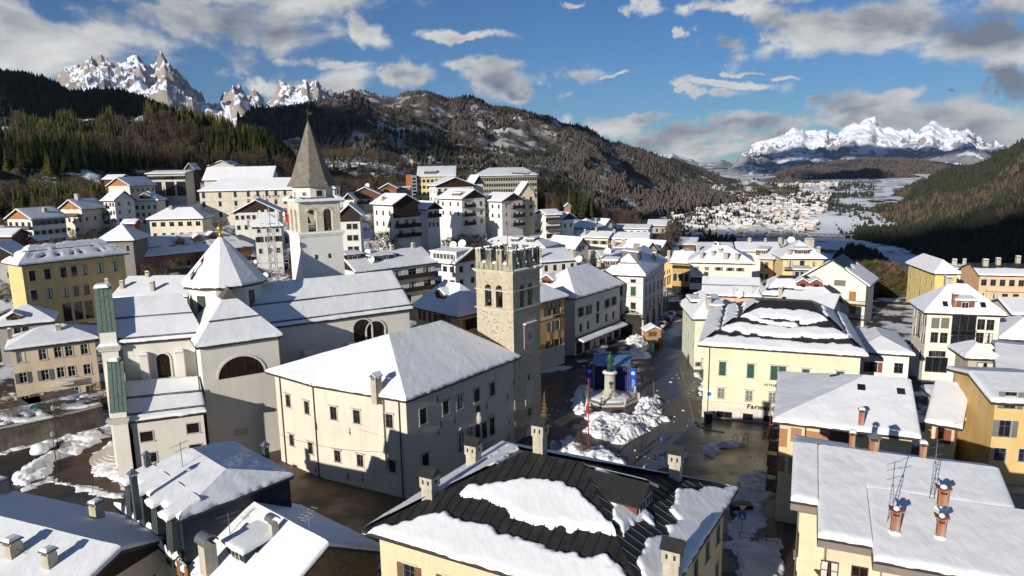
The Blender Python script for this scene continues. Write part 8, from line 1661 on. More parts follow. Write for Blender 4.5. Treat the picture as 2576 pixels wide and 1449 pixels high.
house('house', 'small flat looking snow roof with two chimneys left of the brown chimney roof', X4(1030,1005), X4(1380,1000), 11, depth=12, kind='gx', ry=612, wall=(.42, .38, .33), chim=[(*X4(1040,985), .9, .9, 2.2, 'flat'), (*X4(1165,975), .9, .9, 2., 'flat')])
house('house', 'gabled snow roof with yellow verge boards right of the brown chimney roof', X4(1440,1060), X4(1640,1040), 10.5, depth=13, kind='gy', rise=3.2, wall=(.55, .45, .28))
house('house', 'orange gabled house peeping between snowy roofs near the valley edge', X4(1640,1050), X4(1800,1010), 10, depth=14, kind='gy', rise=3.2, wall=(.55, .32, .18))
house('house', 'hipped snow roof shaded on its left plane in front of the ochre street end', X4(1660,1150), X4(2060,1175), 9.5, depth=14, kind='hip', ry=628, wall=(.60, .42, .2), cell=.6, T=.4, chim=[(*X4(1755,1150), .9, .9, 2.4, 'flat')])
house('house', 'detached low building with a bright slab of snow at the valley edge', (1704,615,300), (1752,616,297), depth=10, kind='shed', rise=2.4, wall=(.20, .08, .05))
house('house', 'snow roof block with a dish above the wide white house ridge', (1752,633,248), (1850,633,245), depth=12, kind='shed', rise=2.2, wall=(.45, .38, .28), chim=[(1757,632,.9,.9,2.2,'flat'), (1796,624,.9,.9,1.8,'flat')], dishes=[(1800,622,1.3)])
house('house', 'long far roof with three chimneys between the wide white and salmon houses', (1850,632,250), (1965,636,246), depth=15, kind='gx', ry=610, wall=WHT, chim=[(1885,612,1.2,1.,1.6,'flat'), (1925,612,.9,.9,1.4,'flat'), (1962,612,1.4,1.,1.6,'flat')])
house('house', 'farthest roof of the town with big chimney blocks at the lake side', (1960,632,255), (2062,636,250), depth=16, kind='hip', ry=606, wall=CRM, chim=[(2035,618,3.4,1.6,2.4,'flat'), (1975,615,1.,1.,1.4,'flat')], dishes=[(1990,610,1.5)])
house('house', 'low roof with brown loggia at the lake edge above the dark green roof', X5(1490,540), X5(1720,545), 11, depth=7, kind='flat', rise=.1, wall=WHT, rows={0: [(.6, 1.6, 1.2, 3, 'p')]})
# ---------------------------------------------------------------- piazza, streets, snow heaps
def wetm(key, c1, c2, r1=.12, r2=.55, sc=.35, snow=.0, joints=None):
 m = bpy.data.materials.new(key); m.use_nodes = True; nt = m.node_tree; L = nt.links.new; b = nt.nodes['Principled BSDF']; g = mk(nt, 'ShaderNodeNewGeometry')
 n = mk(nt, 'ShaderNodeTexNoise', i_Scale=sc, i_Detail=6.0, i_Roughness=.6); L(g.outputs['Position'], n.inputs['Vector'])
 r = mk(nt, 'ShaderNodeMapRange', i_1=.38, i_2=.62); L(n.outputs[0], r.inputs[0])
 mx = mk(nt, 'ShaderNodeMix', data_type='RGBA'); L(r.outputs[0], mx.inputs[0]); mx.inputs[6].default_value = (*c1, 1); mx.inputs[7].default_value = (*c2, 1); last = mx.outputs[2]
 rr = mk(nt, 'ShaderNodeMapRange', i_1=.4, i_2=.6, i_3=r1, i_4=r2); L(n.outputs[0], rr.inputs[0]); L(rr.outputs[0], b.inputs['Roughness'])
 n2 = mk(nt, 'ShaderNodeTexNoise', i_Scale=1.3, i_Detail=5.0, i_Roughness=.7); L(g.outputs['Position'], n2.inputs['Vector'])
 if snow:
  q = mk(nt, 'ShaderNodeMapRange', i_1=.66, i_2=.70, i_3=0, i_4=snow); L(n2.outputs[0], q.inputs[0]); m2 = mk(nt, 'ShaderNodeMix', data_type='RGBA'); L(q.outputs[0], m2.inputs[0]); L(last, m2.inputs[6]); m2.inputs[7].default_value = (.6, .6, .62, 1); last = m2.outputs[2]
 if joints:
  mp = mk(nt, 'ShaderNodeMapping'); mp.inputs['Rotation'].default_value = (0, 0, R(joints)); L(g.outputs['Position'], mp.inputs[0]); br = mk(nt, 'ShaderNodeTexBrick', i_Scale=.55); br.inputs['Mortar Size'].default_value = .03; br.inputs['Color1'].default_value = (1, 1, 1, 1); br.inputs['Color2'].default_value = (.55, .55, .55, 1); br.inputs['Mortar'].default_value = (.35, .35, .35, 1); L(mp.outputs[0], br.inputs['Vector'])
  m3 = mk(nt, 'ShaderNodeMix', data_type='RGBA', blend_type='MULTIPLY'); m3.inputs[0].default_value = .8; L(last, m3.inputs[6]); L(br.outputs[0], m3.inputs[7]); last = m3.outputs[2]
 L(last, b.inputs['Base Color']); bp = mk(nt, 'ShaderNodeBump', i_Strength=.25, i_Distance=.03); L(n2.outputs[0], bp.inputs['Height']); L(bp.outputs[0], b.inputs['Normal'])
 MC[key] = m; return m
def sheet(name, pts, z, m):
 P = [atz(x, y, z) for x, y in pts]; mb = MB(); mb.add(P, [tuple(range(len(P)))]); me = mb.mesh(name, m)
 if me.polygons[0].normal[2] < 0: me.flip_normals()
 o = link(name, me); tag(o, kind='structure'); return o
PL = cv(2080,1320,2.683); PB = cv(0,1440,3.15)
PLAZM = wetm('wet_paving', (.06, .050, .042), (.11, .09, .072), .25, .6, snow=.5, joints=37)
ROADM = wetm('wet_road', (.060, .052, .044), (.095, .082, .066), .22, .55, .12)
ROADB = wetm('wet_brown_road', (.13, .10, .06), (.085, .066, .042), .25, .6, .10)
CHM = wetm('wet_brown_court', (.075, .040, .018), (.045, .024, .012), .35, .7, .2)
DK = wetm('dark_wet_yard', (.022, .020, .018), (.04, .035, .03), .3, .7, .2, snow=.3)
sheet('piazza', [(1180,1250),(1330,905),(1420,850),(1560,800),(1650,800),(1760,840),(2100,960),(2100,1110),(1990,1230),(1960,1440),(1600,1440)], .01, PLAZM)
sheet('street', [(1600,1440),(1588,1190),(1640,1090),(1660,1010),(1652,930),(1655,880),(1692,760),(1695,735),(1735,735),(1742,900),(1760,1070),(1960,1090),(1990,1160),(1960,1440)], .03, ROADM)
sheet('road', [(1690,1195),(1740,1140),(1800,1125),(1990,1095),(2010,1240),(1870,1205),(1850,1230),(1800,1190)], .05, ROADB)
sheet('yard', [(1780,1270),(1860,1200),(2050,1200),(2050,1600),(1700,1600)], .025, DK)
sheet('courtyard', [(-60,1280),(-60,1060),(90,1115),(270,1045),(360,1060),(420,1230),(380,1300)], .01, DK)
sheet('church_square', [(62,1218),(140,1180),(195,1120),(252,1090),(330,1100),(360,1250),(330,1262),(180,1222),(100,1240)][:9], .04, CHM)
sheet('lane', [(560,1440),(420,1240),(460,1090),(740,1080),(1250,1110),(1250,1250),(900,1440)], .012, wetm('brown_lane', (.12, .08, .045), (.08, .055, .03), .5, .8, .2))
KERB = mat('kerb_stone', (.20, .18, .16), .8, var=.2)
def kerb(pts, w_=.3, h=.12):
 P = [atz(x, y, 0) for x, y in pts]; mb = MB()
 for a, b in zip(P[:-1], P[1:]):
  d = nrm(b-a); c = (a+b)/2; mb.box((c[0], c[1], 0), (NL(b-a)+w_*.5, w_, h), atan2(d[1], d[0]))
 tag(mb.build('kerb', KERB), kind='structure')
kerb([PL(1270,150), PL(1300,300), PL(1345,470), PL(1400,680), PL(1450,750), PL(1560,790), PL(1700,810)])
kerb([PL(870,200), PL(900,380), PL(915,470)]); kerb([PL(960,0), PL(985,250), PL(1005,430)]); kerb([PL(640,1000), PL(700,940), PL(890,830), PL(1000,710)])
def pile(name, pts, h, label=None, m=None, cell=.18, rough=.35, z0=0., edge=1.6, ns=1.0, seed=0, clip=None):
 """a heap of ploughed snow over a ground outline, lumpy, feathering out at the edge"""
 P = [atz(x, y, z0)[:2] for x, y in pts]; xs = [p[0] for p in P]; ys = [p[1] for p in P]; nx = max(6, min(260, int((max(xs)-min(xs)+2)/cell))); ny = max(6, min(260, int((max(ys)-min(ys)+2)/cell)))
 X, Y = np.meshgrid(np.linspace(min(xs)-1, max(xs)+1, nx), np.linspace(min(ys)-1, max(ys)+1, ny), indexing='xy')
 ins = np.zeros(X.shape, bool); dd = np.full(X.shape, 1e9)
 for i in range(len(P)):
  (x0, y0), (x1, y1) = P[i], P[(i+1) % len(P)]; ins ^= ((y0 > Y) != (y1 > Y)) & (X < (x1-x0)*(Y-y0)/(y1-y0+1e-12)+x0)
  t = np.clip(((X-x0)*(x1-x0)+(Y-y0)*(y1-y0))/((x1-x0)**2+(y1-y0)**2+1e-9), 0, 1); dd = np.minimum(dd, np.hypot(X-x0-t*(x1-x0), Y-y0-t*(y1-y0)))
 md = np.where(ins, dd, -dd)+fbm(X*.8, Y*.8, 4, seed)*1.1
 lump = (ridged(X*.8*ns, Y*.8*ns, 3, seed+1)*.5+fbm(X*1.6*ns, Y*1.6*ns, 4, seed+6)*.7+.15)*rough*1.1+fbm(X*.35, Y*.35, 3, seed+2)*h*.8
 z = np.where(md > 0, (h*np.sqrt(np.clip(md/edge, 0, 1))*.8+lump*np.clip(md/.5, 0, 1)), md*.8-.02); z = np.where(md > 0, np.maximum(z, .03), z)
 G = np.stack([X, Y, z+z0], -1); k = z > -.25; mk_ = k[:-1, :-1] | k[1:, :-1] | k[:-1, 1:] | k[1:, 1:]
 o = link(name, gridmesh(name, G, m or SNOWR, mask=mk_)); tag(o, label, 'snow pile' if label else None, kind='stuff' if not label else None); return o
pile('snow_heap', [PL(*q) for q in [(170,470),(230,390),(340,350),(420,360),(360,440),(300,480),(380,640),(560,640),(770,640),(830,560),(850,480),(960,480),(1020,440),(1060,500),(1110,640),(1160,700),(1060,690),(960,790),(880,850),(690,940),(520,900),(300,830),(380,700),(300,670),(200,600)]], 1.0, 'big lumpy heap of ploughed snow around the statue railings in the piazza', seed=1, rough=.42, edge=1.6, cell=.13, ns=1.7)
pile('snow_heap', [PL(*q) for q in [(-40,920),(60,900),(130,870),(230,920),(330,960),(480,960),(560,1030),(700,1090),(760,1170),(500,1130),(200,1060),(-40,1040)]], .7, 'strip of heaped snow along the hedge between the flagpole and the dark roof', seed=2, rough=.5)
pile('snow_heap', [PL(*q) for q in [(900,1180),(980,1110),(1100,1060),(1200,1000),(1290,990),(1330,1050),(1250,1090),(1100,1150),(960,1200)]], .6, 'dirty snow bank behind the short bollards at the junction', m=SNOWD, seed=3, rough=.45)
pile('snow_heap', [PL(*q) for q in [(1480,960),(1500,920),(1600,910),(1717,895),(1900,880),(1900,950),(1700,980),(1560,1060),(1500,1030)]], .6, 'long dirty snow bank between the road and the piazza in front of the pharmacy', m=SNOWD, seed=4, rough=.45)
pile('snow_heap', [E_(*q) for q in [(830,830),(960,815),(1050,880),(1060,920),(1020,970),(1070,1035),(880,1045),(810,1000),(870,940)]], .8, 'white snow heap in front of the wooden kiosk', seed=5, rough=.5)
pile('snow_heap', [E_(*q) for q in [(1500,1185),(1560,1180),(1640,1280),(1640,1300),(1580,1400),(1560,1330),(1600,1300)]], .5, 'narrow snow heap against the foot of the pale green house and pharmacy corner', seed=6)
pile('snow_lane', [L5(*q) for q in [(430,710),(610,660),(680,740),(660,860),(620,1040),(500,1190),(740,1170),(770,1330),(740,1449),(440,1600),(350,1230),(400,1000),(390,850)]], .35, 'trodden snow covering the lane beside the black roofed house', m=SNOWD, seed=7, rough=.25, edge=.6)
pile('snow_heap', [PB(*q) for q in [(180,1210),(160,1160),(230,1030),(420,940),(560,860),(650,780),(830,700),(1040,600),(1180,590),(1260,620),(1200,690),(1000,760),(900,850),(700,880),(620,960),(560,1100),(300,1200)]], .9, 'curving snow bank across the church square at the left', seed=8, rough=.35)
pile('snow_heap', [PB(*q) for q in [(1060,1020),(1150,950),(1200,900),(1330,900),(1480,990),(1500,1180),(1400,1200),(1250,1110),(1100,1060)]], .5, 'snow lying over the round steps at the church front', seed=9, rough=.3)
pile('snow_heap', [PB(*q) for q in [(1110,850),(1200,750),(1360,680),(1380,740),(1240,780),(1160,860)]], .5, 'thin crest of snow on the rim of the round church steps', seed=10, rough=.3)
pile('snow_heap', [PB(*q) for q in [(270,1240),(420,1180),(600,1110),(760,1160),(1100,1230),(1480,1320),(1480,1370),(1100,1300),(700,1190),(520,1180),(300,1260)]], .35, 'line of snow along the iron railing below the church square', seed=11, rough=.2)
pile('snow_heap', [PB(*q) for q in [(0,800),(300,730),(660,650),(900,560),(1320,450),(1330,480),(900,610),(640,690),(300,770),(0,840)]], .35, 'thin snow strip along the foot of the garden wall at the left', seed=12, rough=.2)
c = atz(*PB(1390,850), 0); mb = MB()
for k in range(5): mb.lathe((c[0]+1.5, c[1]+.8, 0), [(5.2-.55*k, 0), (5.2-.55*k, .17*(k+1))], 28)
o = mb.build('church_steps', STONE); tag(o, 'curved stone steps spreading from the church front at the left', 'steps')
wp = [atz(*PB(x, y), 0) for x, y in ((-200,850),(0,810),(640,665),(1240,500))]; wt_ = [p.copy() for p in wp]; GW = mat('damp_garden_wall', (.13, .11, .09), .9, var=.5, vscale=.5, streak=.8, dirt=(.04, .03, .025), bump=.4)
mb = MB(); rt = empty('garden_wall', (0, 0, 0)); tag(rt, 'dark damp retaining wall below the garden of the peach house', 'wall')
for a, b in zip(wp[:-1], wp[1:]):
 d = nrm(b-a); n = AR([-d[1], d[0], 0]); e = n*14; mb.add([a, b, b+e, a+e, a+up*3.6, b+up*3.6, b+e+up*3.6, a+e+up*3.6], [(0,1,5,4),(1,2,6,5),(4,5,6,7),(3,0,4,7),(2,3,7,6)])
mb.build('masonry', GW, rt)
mb = MB()
for a, b in zip(wp[:-1], wp[1:]):
 d = nrm(b-a); c = (a+b)/2; mb.box((c[0], c[1], 3.6), (NL(b-a), .5, .14), atan2(d[1], d[0]))
mb.build('coping', STONE, rt)
gr = []
for a, b in zip(wp[:-1], wp[1:]):
 d = nrm(b-a); n = AR([-d[1], d[0], 0]); gr.append(snow_plane([a+up*3.62, b+up*3.62, b+n*9+up*3.62, a+n*9+up*3.62], 0, 0, .25, .35, lambda x, s, w_, L2, X: .4+fbm(X[..., 0]*.5, X[..., 1]*.5, 3, 8)*4))
o = link('garden_snow', join_grids(gr, (0, 0, 0), 'garden_snow', SNOWR)); tag(o, kind='stuff')
k = 0
for (x, y, s_, mt, lb) in ((60,300,3.2,BUSHM,'large brown bush at the left end of the garden wall'),(150,330,2.4,BUSHM,'small brown bush drooping over the garden wall at its left end'),(640,270,2.6,BUSHM,'round brown bush in the middle of the garden above the wall'),(1190,170,3.4,BUSHM,'tall tawny shrub beside the dark stairway'),(700,330,2.0,BUSHG,'low green tinged bush hanging over the garden wall'),(560,260,1.9,BUSHG,'flattened green bush near the green garden cover')):
 p = atz(*PB(x, y+60), 3.6); tree('bush', lb, tuple(p), s_, 'bush', k % 3, cat='bush', mats=mt); k += 1
p = atz(*PB(470,300), 3.6); mb = MB(); mb.box(tuple(p), (2.6, 1.0, .7), .3, 0, .8); o = mb.build('tarpaulin', mat('green_tarp', (.02, .14, .08), .5)); tag(o, 'green tarpaulin covered bench in the garden of the peach house', 'tarpaulin')
s0 = atz(*LE(870,1300), 0); s1 = AR([-70., 128, 5.]); d = nrm((s1-s0)*AR([1, 1, 0])); rt = empty('stairway', tuple(s0)); tag(rt, 'long narrow outdoor stairway between the peach house and the church', 'stairway'); L2 = NL((s1-s0)[:2]); stp = None
for i in range(30):
 q = d*L2*i/30; mb = MB(); mb.box((0, 0, -.3), (3.2, L2/30+.02, .5), 0)
 if stp is None: stp = mb.mesh('step', mat('dark_step', (.07, .06, .05), .8, var=.3))
 o = link('step', stp, rt, (q[0], q[1], 6.0*i/30), atan2(d[1], d[0])-pi/2)
 if i == 0: sn = MB(); sn.box((0, L2/60, .2), (3.0, .22, .1), 0); snm = sn.mesh('step_snow', SNOW)
 link('step_snow', snm, o)
def railing(name, label, pts, z=0., h=1., step=1.2, m=None, bars=2):
 P = [atz(x, y, z) for x, y in pts]; c = sum(P)/len(P); rt = empty(name, tuple(c)); tag(rt, label, 'railing')
 for a, b in zip(P[:-1], P[1:]):
  n = max(1, int(NL(b-a)/step))
  for i in range(n+1):
   p = a+(b-a)*i/n; mb = MB(); mb.tube(p, p+up*h, .035, 5); mb.build('post', [m or IRON], rt, c)
  for k in range(bars): mb = MB(); q = up*(h-.05-k*h*.5); mb.tube(a+q, b+q, .03, 5); mb.build('rail', [m or IRON], rt, c)
 return rt
railing('railing', 'thin iron railing between the snowy church square and the dark yard', [PB(500,1150), PB(800,1215), PB(1100,1270), PB(1480,1350)], step=2.2)
railing('railing', 'handrail descending the snow bank in the church square', [PB(310,1100), PB(440,960), PB(620,800)], step=2.0, bars=1)
def dome_bush(label, px, r):
 p = atz(*px, 0); rt = empty('clipped_bush', tuple(p)); tag(rt, label, 'bush'); mb = MB(); mb.lathe((0, 0, 0), [(r*.5, 0), (r*.95, r*.4), (r*.95, r*.9), (r*.6, r*1.4), (.1, r*1.6)], 12); mb.build('foliage', [mat('dark_bush_leaves', (.02, .022, .014), .9, var=.4, vscale=5)], rt, smooth=True)
 s = MB(); s.lathe((0, 0, 0), [(r*1.03, r*.75), (r*1.02, r*1.1), (r*.8, r*1.6), (r*.4, r*1.85), (.05, r*1.9)], 14); s.build('snow_cap', SNOW, rt, smooth=True)
dome_bush('larger snow capped round bush in the dark left square', PB(480,870), 1.15); dome_bush('smaller snow capped round bush in the dark left square', PB(575,800), .95)
# --- monument
mp_ = atz(*PL(557,470), 0); mp_[1] += .3; rt = empty('monument', tuple(mp_)); tag(rt, 'green bronze statue on a tall round marble pedestal in the piazza', 'statue')
mb = MB(); mb.lathe((0, 0, 0), [(3.9, 0), (3.9, .35)], 8); mb.build('platform', [STONE], rt); 
mb = MB(); mb.lathe((0, 0, .35), [(1.7, 0), (1.7, .5), (1.35, .6), (1.35, .9)], 8); mb.lathe((0, 0, 1.25), [(1.15, 0), (.95, .3), (.92, 3.0), (1.0, 3.1), (1.3, 3.3), (1.3, 3.5)], 16); mb.build('pedestal', [mat('grey_marble', (.42, .40, .34), .8, var=.2, vscale=2, streak=.6)], rt)
mb = MB(); mb.lathe((0, 0, 4.75), [(1.28, 0), (1.2, .1), (.7, .2)], 14); mb.lathe((0, 0, .36), [(3.7, 0), (3.5, .2), (1.9, .25)], 8); mb.build('pedestal_snow', [SNOW], rt, smooth=True)
BRZ = mat('green_bronze', (.035, .085, .07), .55, metal=.4, var=.3, vscale=3)
mb = MB(); mb.lathe((0, 0, 4.9), [(.75, 0), (.7, .15), (.55, .3)], 12); mb.lathe((0, 0, 5.15), [(.48, 0), (.50, .4), (.42, 1.0), (.38, 1.5), (.46, 1.9), (.52, 2.3), (.40, 2.6), (.18, 2.75), (.15, 2.85)], 14, sy=.72)
mb.lathe((0, -.05, 7.95), [(.12, 0), (.2, .12), (.22, .28), (.17, .42), (.06, .48)], 12)
mb.tube((-.45, 0, 7.5), (-.6, -.3, 6.8), .15, 8, 0, .11); mb.tube((-.6, -.3, 6.8), (-.2, -.5, 6.5), .11, 8, 0, .08); mb.tube((.45, 0, 7.5), (.62, -.1, 6.8), .15, 8, 0, .11); mb.tube((.62, -.1, 6.8), (.45, -.45, 6.4), .11, 8, 0, .08); mb.box((.1, -.52, 6.3), (.5, .15, .35), .3)
for a in (-.3, .1, .35): mb.tube((a, -.33, 5.2), (a*.8, -.33, 6.6), .07, 5, 0, .04)
mb.build('statue', [BRZ], rt, smooth=True)
mb = MB(); mb.lathe((0, 0, 0), [(.34, 0), (.34, .06)], 14); v0 = mb.v; mb.v = [(x, -1.0-z, 3.0+y) for x, y, z in v0]; mb.box((0, -1.02, 2.0), (.12, .06, .8)); mb.box((0, -1.02, 2.3), (.5, .06, .12)); mb.build('wreath', [BRZ], rt)
fr = empty('monument_fence', tuple(mp_)); tag(fr, 'low iron fence with stone posts around the statue', 'fence')
R8 = 4.4; pts8 = [AR([R8*1.15*cos(R(22.5+45*i)), R8*sin(R(22.5+45*i)), .3]) for i in range(9)]
for a, b in zip(pts8[:-1], pts8[1:]):
 mb = MB(); mb.box(tuple(a), (.32, .32, 1.05), 0); mb.box((a[0], a[1], a[2]+1.05), (.4, .4, .12), 0, 0, .7); mb.build('post', [STONE], fr)
 pn = MB(); n = 14
 for i in range(1, n): q = a+(b-a)*i/n; pn.tube(q, q+up*.85, .016, 4)
 for z in (.15, .8): pn.tube(a+up*z, b+up*z, .022, 4)
 pn.build('fence_panel', [mat('fence_grey', (.16, .16, .16), .5)], fr)
mb = MB(); mb.lathe((0, 0, -.2), [(R8*1.12, 0), (R8*1.12, .52)], 8); mb.build('fence_base', [STONE], fr)
# --- stage with blue banners
st = (atz(*PL(400,395), 0)+atz(*PL(735,420), 0))/2; sw_ = NL(atz(*PL(400,395), 0)-atz(*PL(735,420), 0)); rt = empty('stage', tuple(st), R(-12)); tag(rt, 'blue event stage with a transparent snowy roof and printed side banners behind the statue', 'stage')
NAVY = mat('navy_banner', (.008, .010, .11), .5, var=.1); BLUE = mat('blue_banner', (.012, .05, .32), .5, var=.7, vscale=1.2); hS = 5.2
mb = MB(); mb.quad((-sw_/2, .1, .4), (sw_/2, .1, .4), (sw_/2, .1, hS-.5), (-sw_/2, .1, hS-.5)); mb.quad((sw_/2, .14, .4), (-sw_/2, .14, .4), (-sw_/2, .14, hS-.5), (sw_/2, .14, hS-.5)); mb.build('banner_cloth', [NAVY], rt)
mb = MB()
for (x, y) in ((-sw_/2-.1, 0), (sw_/2+.1, 0), (-sw_/2-.1, 4.2), (sw_/2+.1, 4.2)):
 for (dx, dy) in ((-.12, -.12), (.12, -.12), (.12, .12), (-.12, .12)): mb.tube((x+dx, y+dy, 0), (x+dx, y+dy, hS), .03, 4)
 for k in range(14): mb.tube((x-.12, y-.12, k*.38), (x+.12, y-.12, k*.38+.3), .018, 3)
mb.build('truss_tower', [METAL], rt)
mb = MB(); a, b = sw_/2+.3, 4.5
for (p, q) in (((-a, -.3, hS), (a, -.3, hS)), ((-a, b, hS+.5), (a, b, hS+.5)), ((-a, -.3, hS), (-a, b, hS+.5)), ((a, -.3, hS), (a, b, hS+.5)), ((-a, 2.1, hS+.25), (a, 2.1, hS+.25))): mb.tube(p, q, .09, 6)
mb.build('roof_frame', [METAL], rt)
mb = MB(); mb.quad((-a, -.3, hS+.05), (a, -.3, hS+.05), (a, b, hS+.55), (-a, b, hS+.55)); mb.build('roof_sheet', [mat('blue_roof_film', (.10, .22, .42), .15, var=.5, vscale=.9, spec=.6, stretch=(.4, 3, 1))], rt)
for s_ in (-1, 1):
 mb = MB(); mb.box((s_*(sw_/2+.85), .2, 0), (1.25, .12, 4.6)); mb.build('side_banner', [BLUE], rt)
 mb = MB(); mb.lathe((0, 0, 0), [(.36, 0), (.36, .03)], 18); mb.v = [(x+s_*(sw_/2+.85), .1-z, 3.7+y) for x, y, z in mb.v]; mb.build('banner_emblem', [mat('pale_blue_print', (.35, .5, .75), .6)], rt)
 cu = bpy.data.curves.new('lettering', 'FONT'); cu.body = 'tour'; cu.size = 1.0; cu.shear = .3; cu.align_x = 'CENTER'; cu.align_y = 'CENTER'; cu.extrude = .01; cu.materials.append(MC['pale_blue_print']); o = bpy.data.objects.new('banner_text', cu); COL.objects.link(o); o.parent = rt; o.location = (s_*(sw_/2+.85), .12, 1.7); o.rotation_euler = (pi/2, -pi/2, 0)
mb = MB(); mb.box((0, 2.2, 0), (sw_, 4.2, .4)); mb.build('stage_floor', [IRON], rt)
# --- flagpole with the tricolour
fp = atz(1480,1146,0); rt = empty('flagpole', tuple(fp)); tag(rt, 'tall red flagpole with an Italian flag hanging limp in the piazza', 'flagpole')
mb = MB(); mb.tube((0, 0, 0), (0, 0, 11.0), .09, 8, 0, .06); mb.lathe((0, 0, 11.0), [(.05, 0), (.13, .1), (.05, .22)], 8); mb.build('pole', [REDM], rt)
for (i, c) in enumerate((mat('flag_green', (.01, .22, .08), .8), mat('flag_white', (.75, .75, .73), .8), mat('flag_red', (.55, .02, .02), .8))):
 mb = MB(); n = 6
 x0, x1 = [(-.05, -.28), (-.20, -.40), (-.12, -.34)][i]
 zt0, zb0 = [(10.3, 8.2), (9.3, 6.9), (8.0, 6.2)][i]
 vs_ = []
 for k in range(n+1):
  f = k/n; vs_ += [(x0-.06*sin(f*5+i), -.06-.03*i+.05*cos(f*6), zt0+(zb0-zt0)*f), (x1+.08*sin(f*4+i), -.12-.03*i-.05*sin(f*7), zt0-.3+(zb0-zt0)*f)]
 fs = [(2*k, 2*k+2, 2*k+3, 2*k+1) for k in range(n)]; mb.add(vs_, fs); mb.add([(x, y+.03, z) for x, y, z in vs_], [f[::-1] for f in fs]); mb.build('flag_stripe', [c], rt)
for (x, y, h, kd, mt, lb) in ((285,1060,3.6,'bare',TWIGM,'small leafless brown tree growing in the snow left of the red flagpole'),(30,1010,1.6,'bush',BUSHG,'little green shrub with a snow cap behind the dark roof ridge')):
 tree('small_tree' if kd == 'bare' else 'shrub', lb, tuple(atz(*PL(x, y), 0)), h, kd, 1, mats=mt, cat='tree' if kd == 'bare' else 'shrub')
p = atz(*B_(1275,1200), 0); tree('cypress', 'slender brown cypress against the foot of the clock tower', tuple(p), 7.5, 'larch', 3, mats=BUSHM)
# --- kiosk
kp = atz(*E_(1105,845), 0); rt = empty('kiosk', tuple(kp), R(8)); tag(rt, 'wooden market hut with a snowy gable roof in the middle of the street', 'kiosk')
mb = MB(); mb.box((0, 1.2, 0), (3.4, 2.6, 2.3)); mb.add([(-1.7, -.1, 2.3), (1.7, -.1, 2.3), (0, -.1, 3.1), (-1.7, 2.5, 2.3), (1.7, 2.5, 2.3), (0, 2.5, 3.1)], [(0,1,2), (4,3,5)]); mb.build('hut_wall', [mat('hut_boards', (.36, .22, .11), .8, var=.25, vscale=3, stretch=(.5, .5, 8))], rt)
mb = MB(); mb.box((-.4, -.14, .9), (1.9, .06, 1.1)); mb.build('hatch', [WOODM], rt)
mb = MB(); q1 = [AR(p) for p in ((-2.1, -.5, 2.2), (-2.1, 2.9, 2.2), (0, 2.9, 3.2), (0, -.5, 3.2))]; q2 = [AR(p) for p in ((2.1, 2.9, 2.2), (2.1, -.5, 2.2), (0, -.5, 3.2), (0, 2.9, 3.2))]; slab(mb, q1, .12); slab(mb, q2, .12); mb.build('hut_roof', [WOODD], rt)
link('hut_snow', join_grids([snow_plane(q1, 1, 1, .35, .3), snow_plane(q2, 1, 1, .35, .3)], (0, 0, 0), 'hut_snow', SNOW), rt)
def bin_(label, px, col, w_=.9, h=1.3):
 p = atz(*px, 0); rt = empty('waste_bin', tuple(p), R(5)); tag(rt, label, 'bin'); mb = MB(); mb.box((0, 0, .12), (w_*.85, w_*.8, h), 0, 0, 1.15); mb.build('body', [mat('bin_'+str(col), col, .5)], rt); mb = MB(); mb.box((0, 0, h+.12), (w_*1.06, w_*1.0, .12), 0, 0, .9); mb.build('lid', [mat('bin_lid'+str(col), tuple(min(1, c*.8) for c in col), .5)], rt)
 for (x, y) in ((-.3, -.3), (.3, -.3), (-.3, .3), (.3, .3)): mb = MB(); mb.tube((x, y-.04, .1), (x, y+.04, .1), .1, 8); mb.build('wheel', [IRON], rt)
bin_('light teal bin standing nearest the piazza in front of the kiosk', E_(1085,970), (.12, .38, .34)); bin_('light teal bin right in front of the snow heap by the kiosk', E_(1100,915), (.13, .42, .38)); bin_('brown bin beside the right corner of the kiosk', E_(1172,895), (.28, .17, .09)); bin_('black bin between the teal and brown bins', E_(1135,935), (.015, .015, .015)); bin_('black bin at the corner of the pharmacy shop front', PH(152,1300), (.02, .02, .02), 1.1, 1.5)
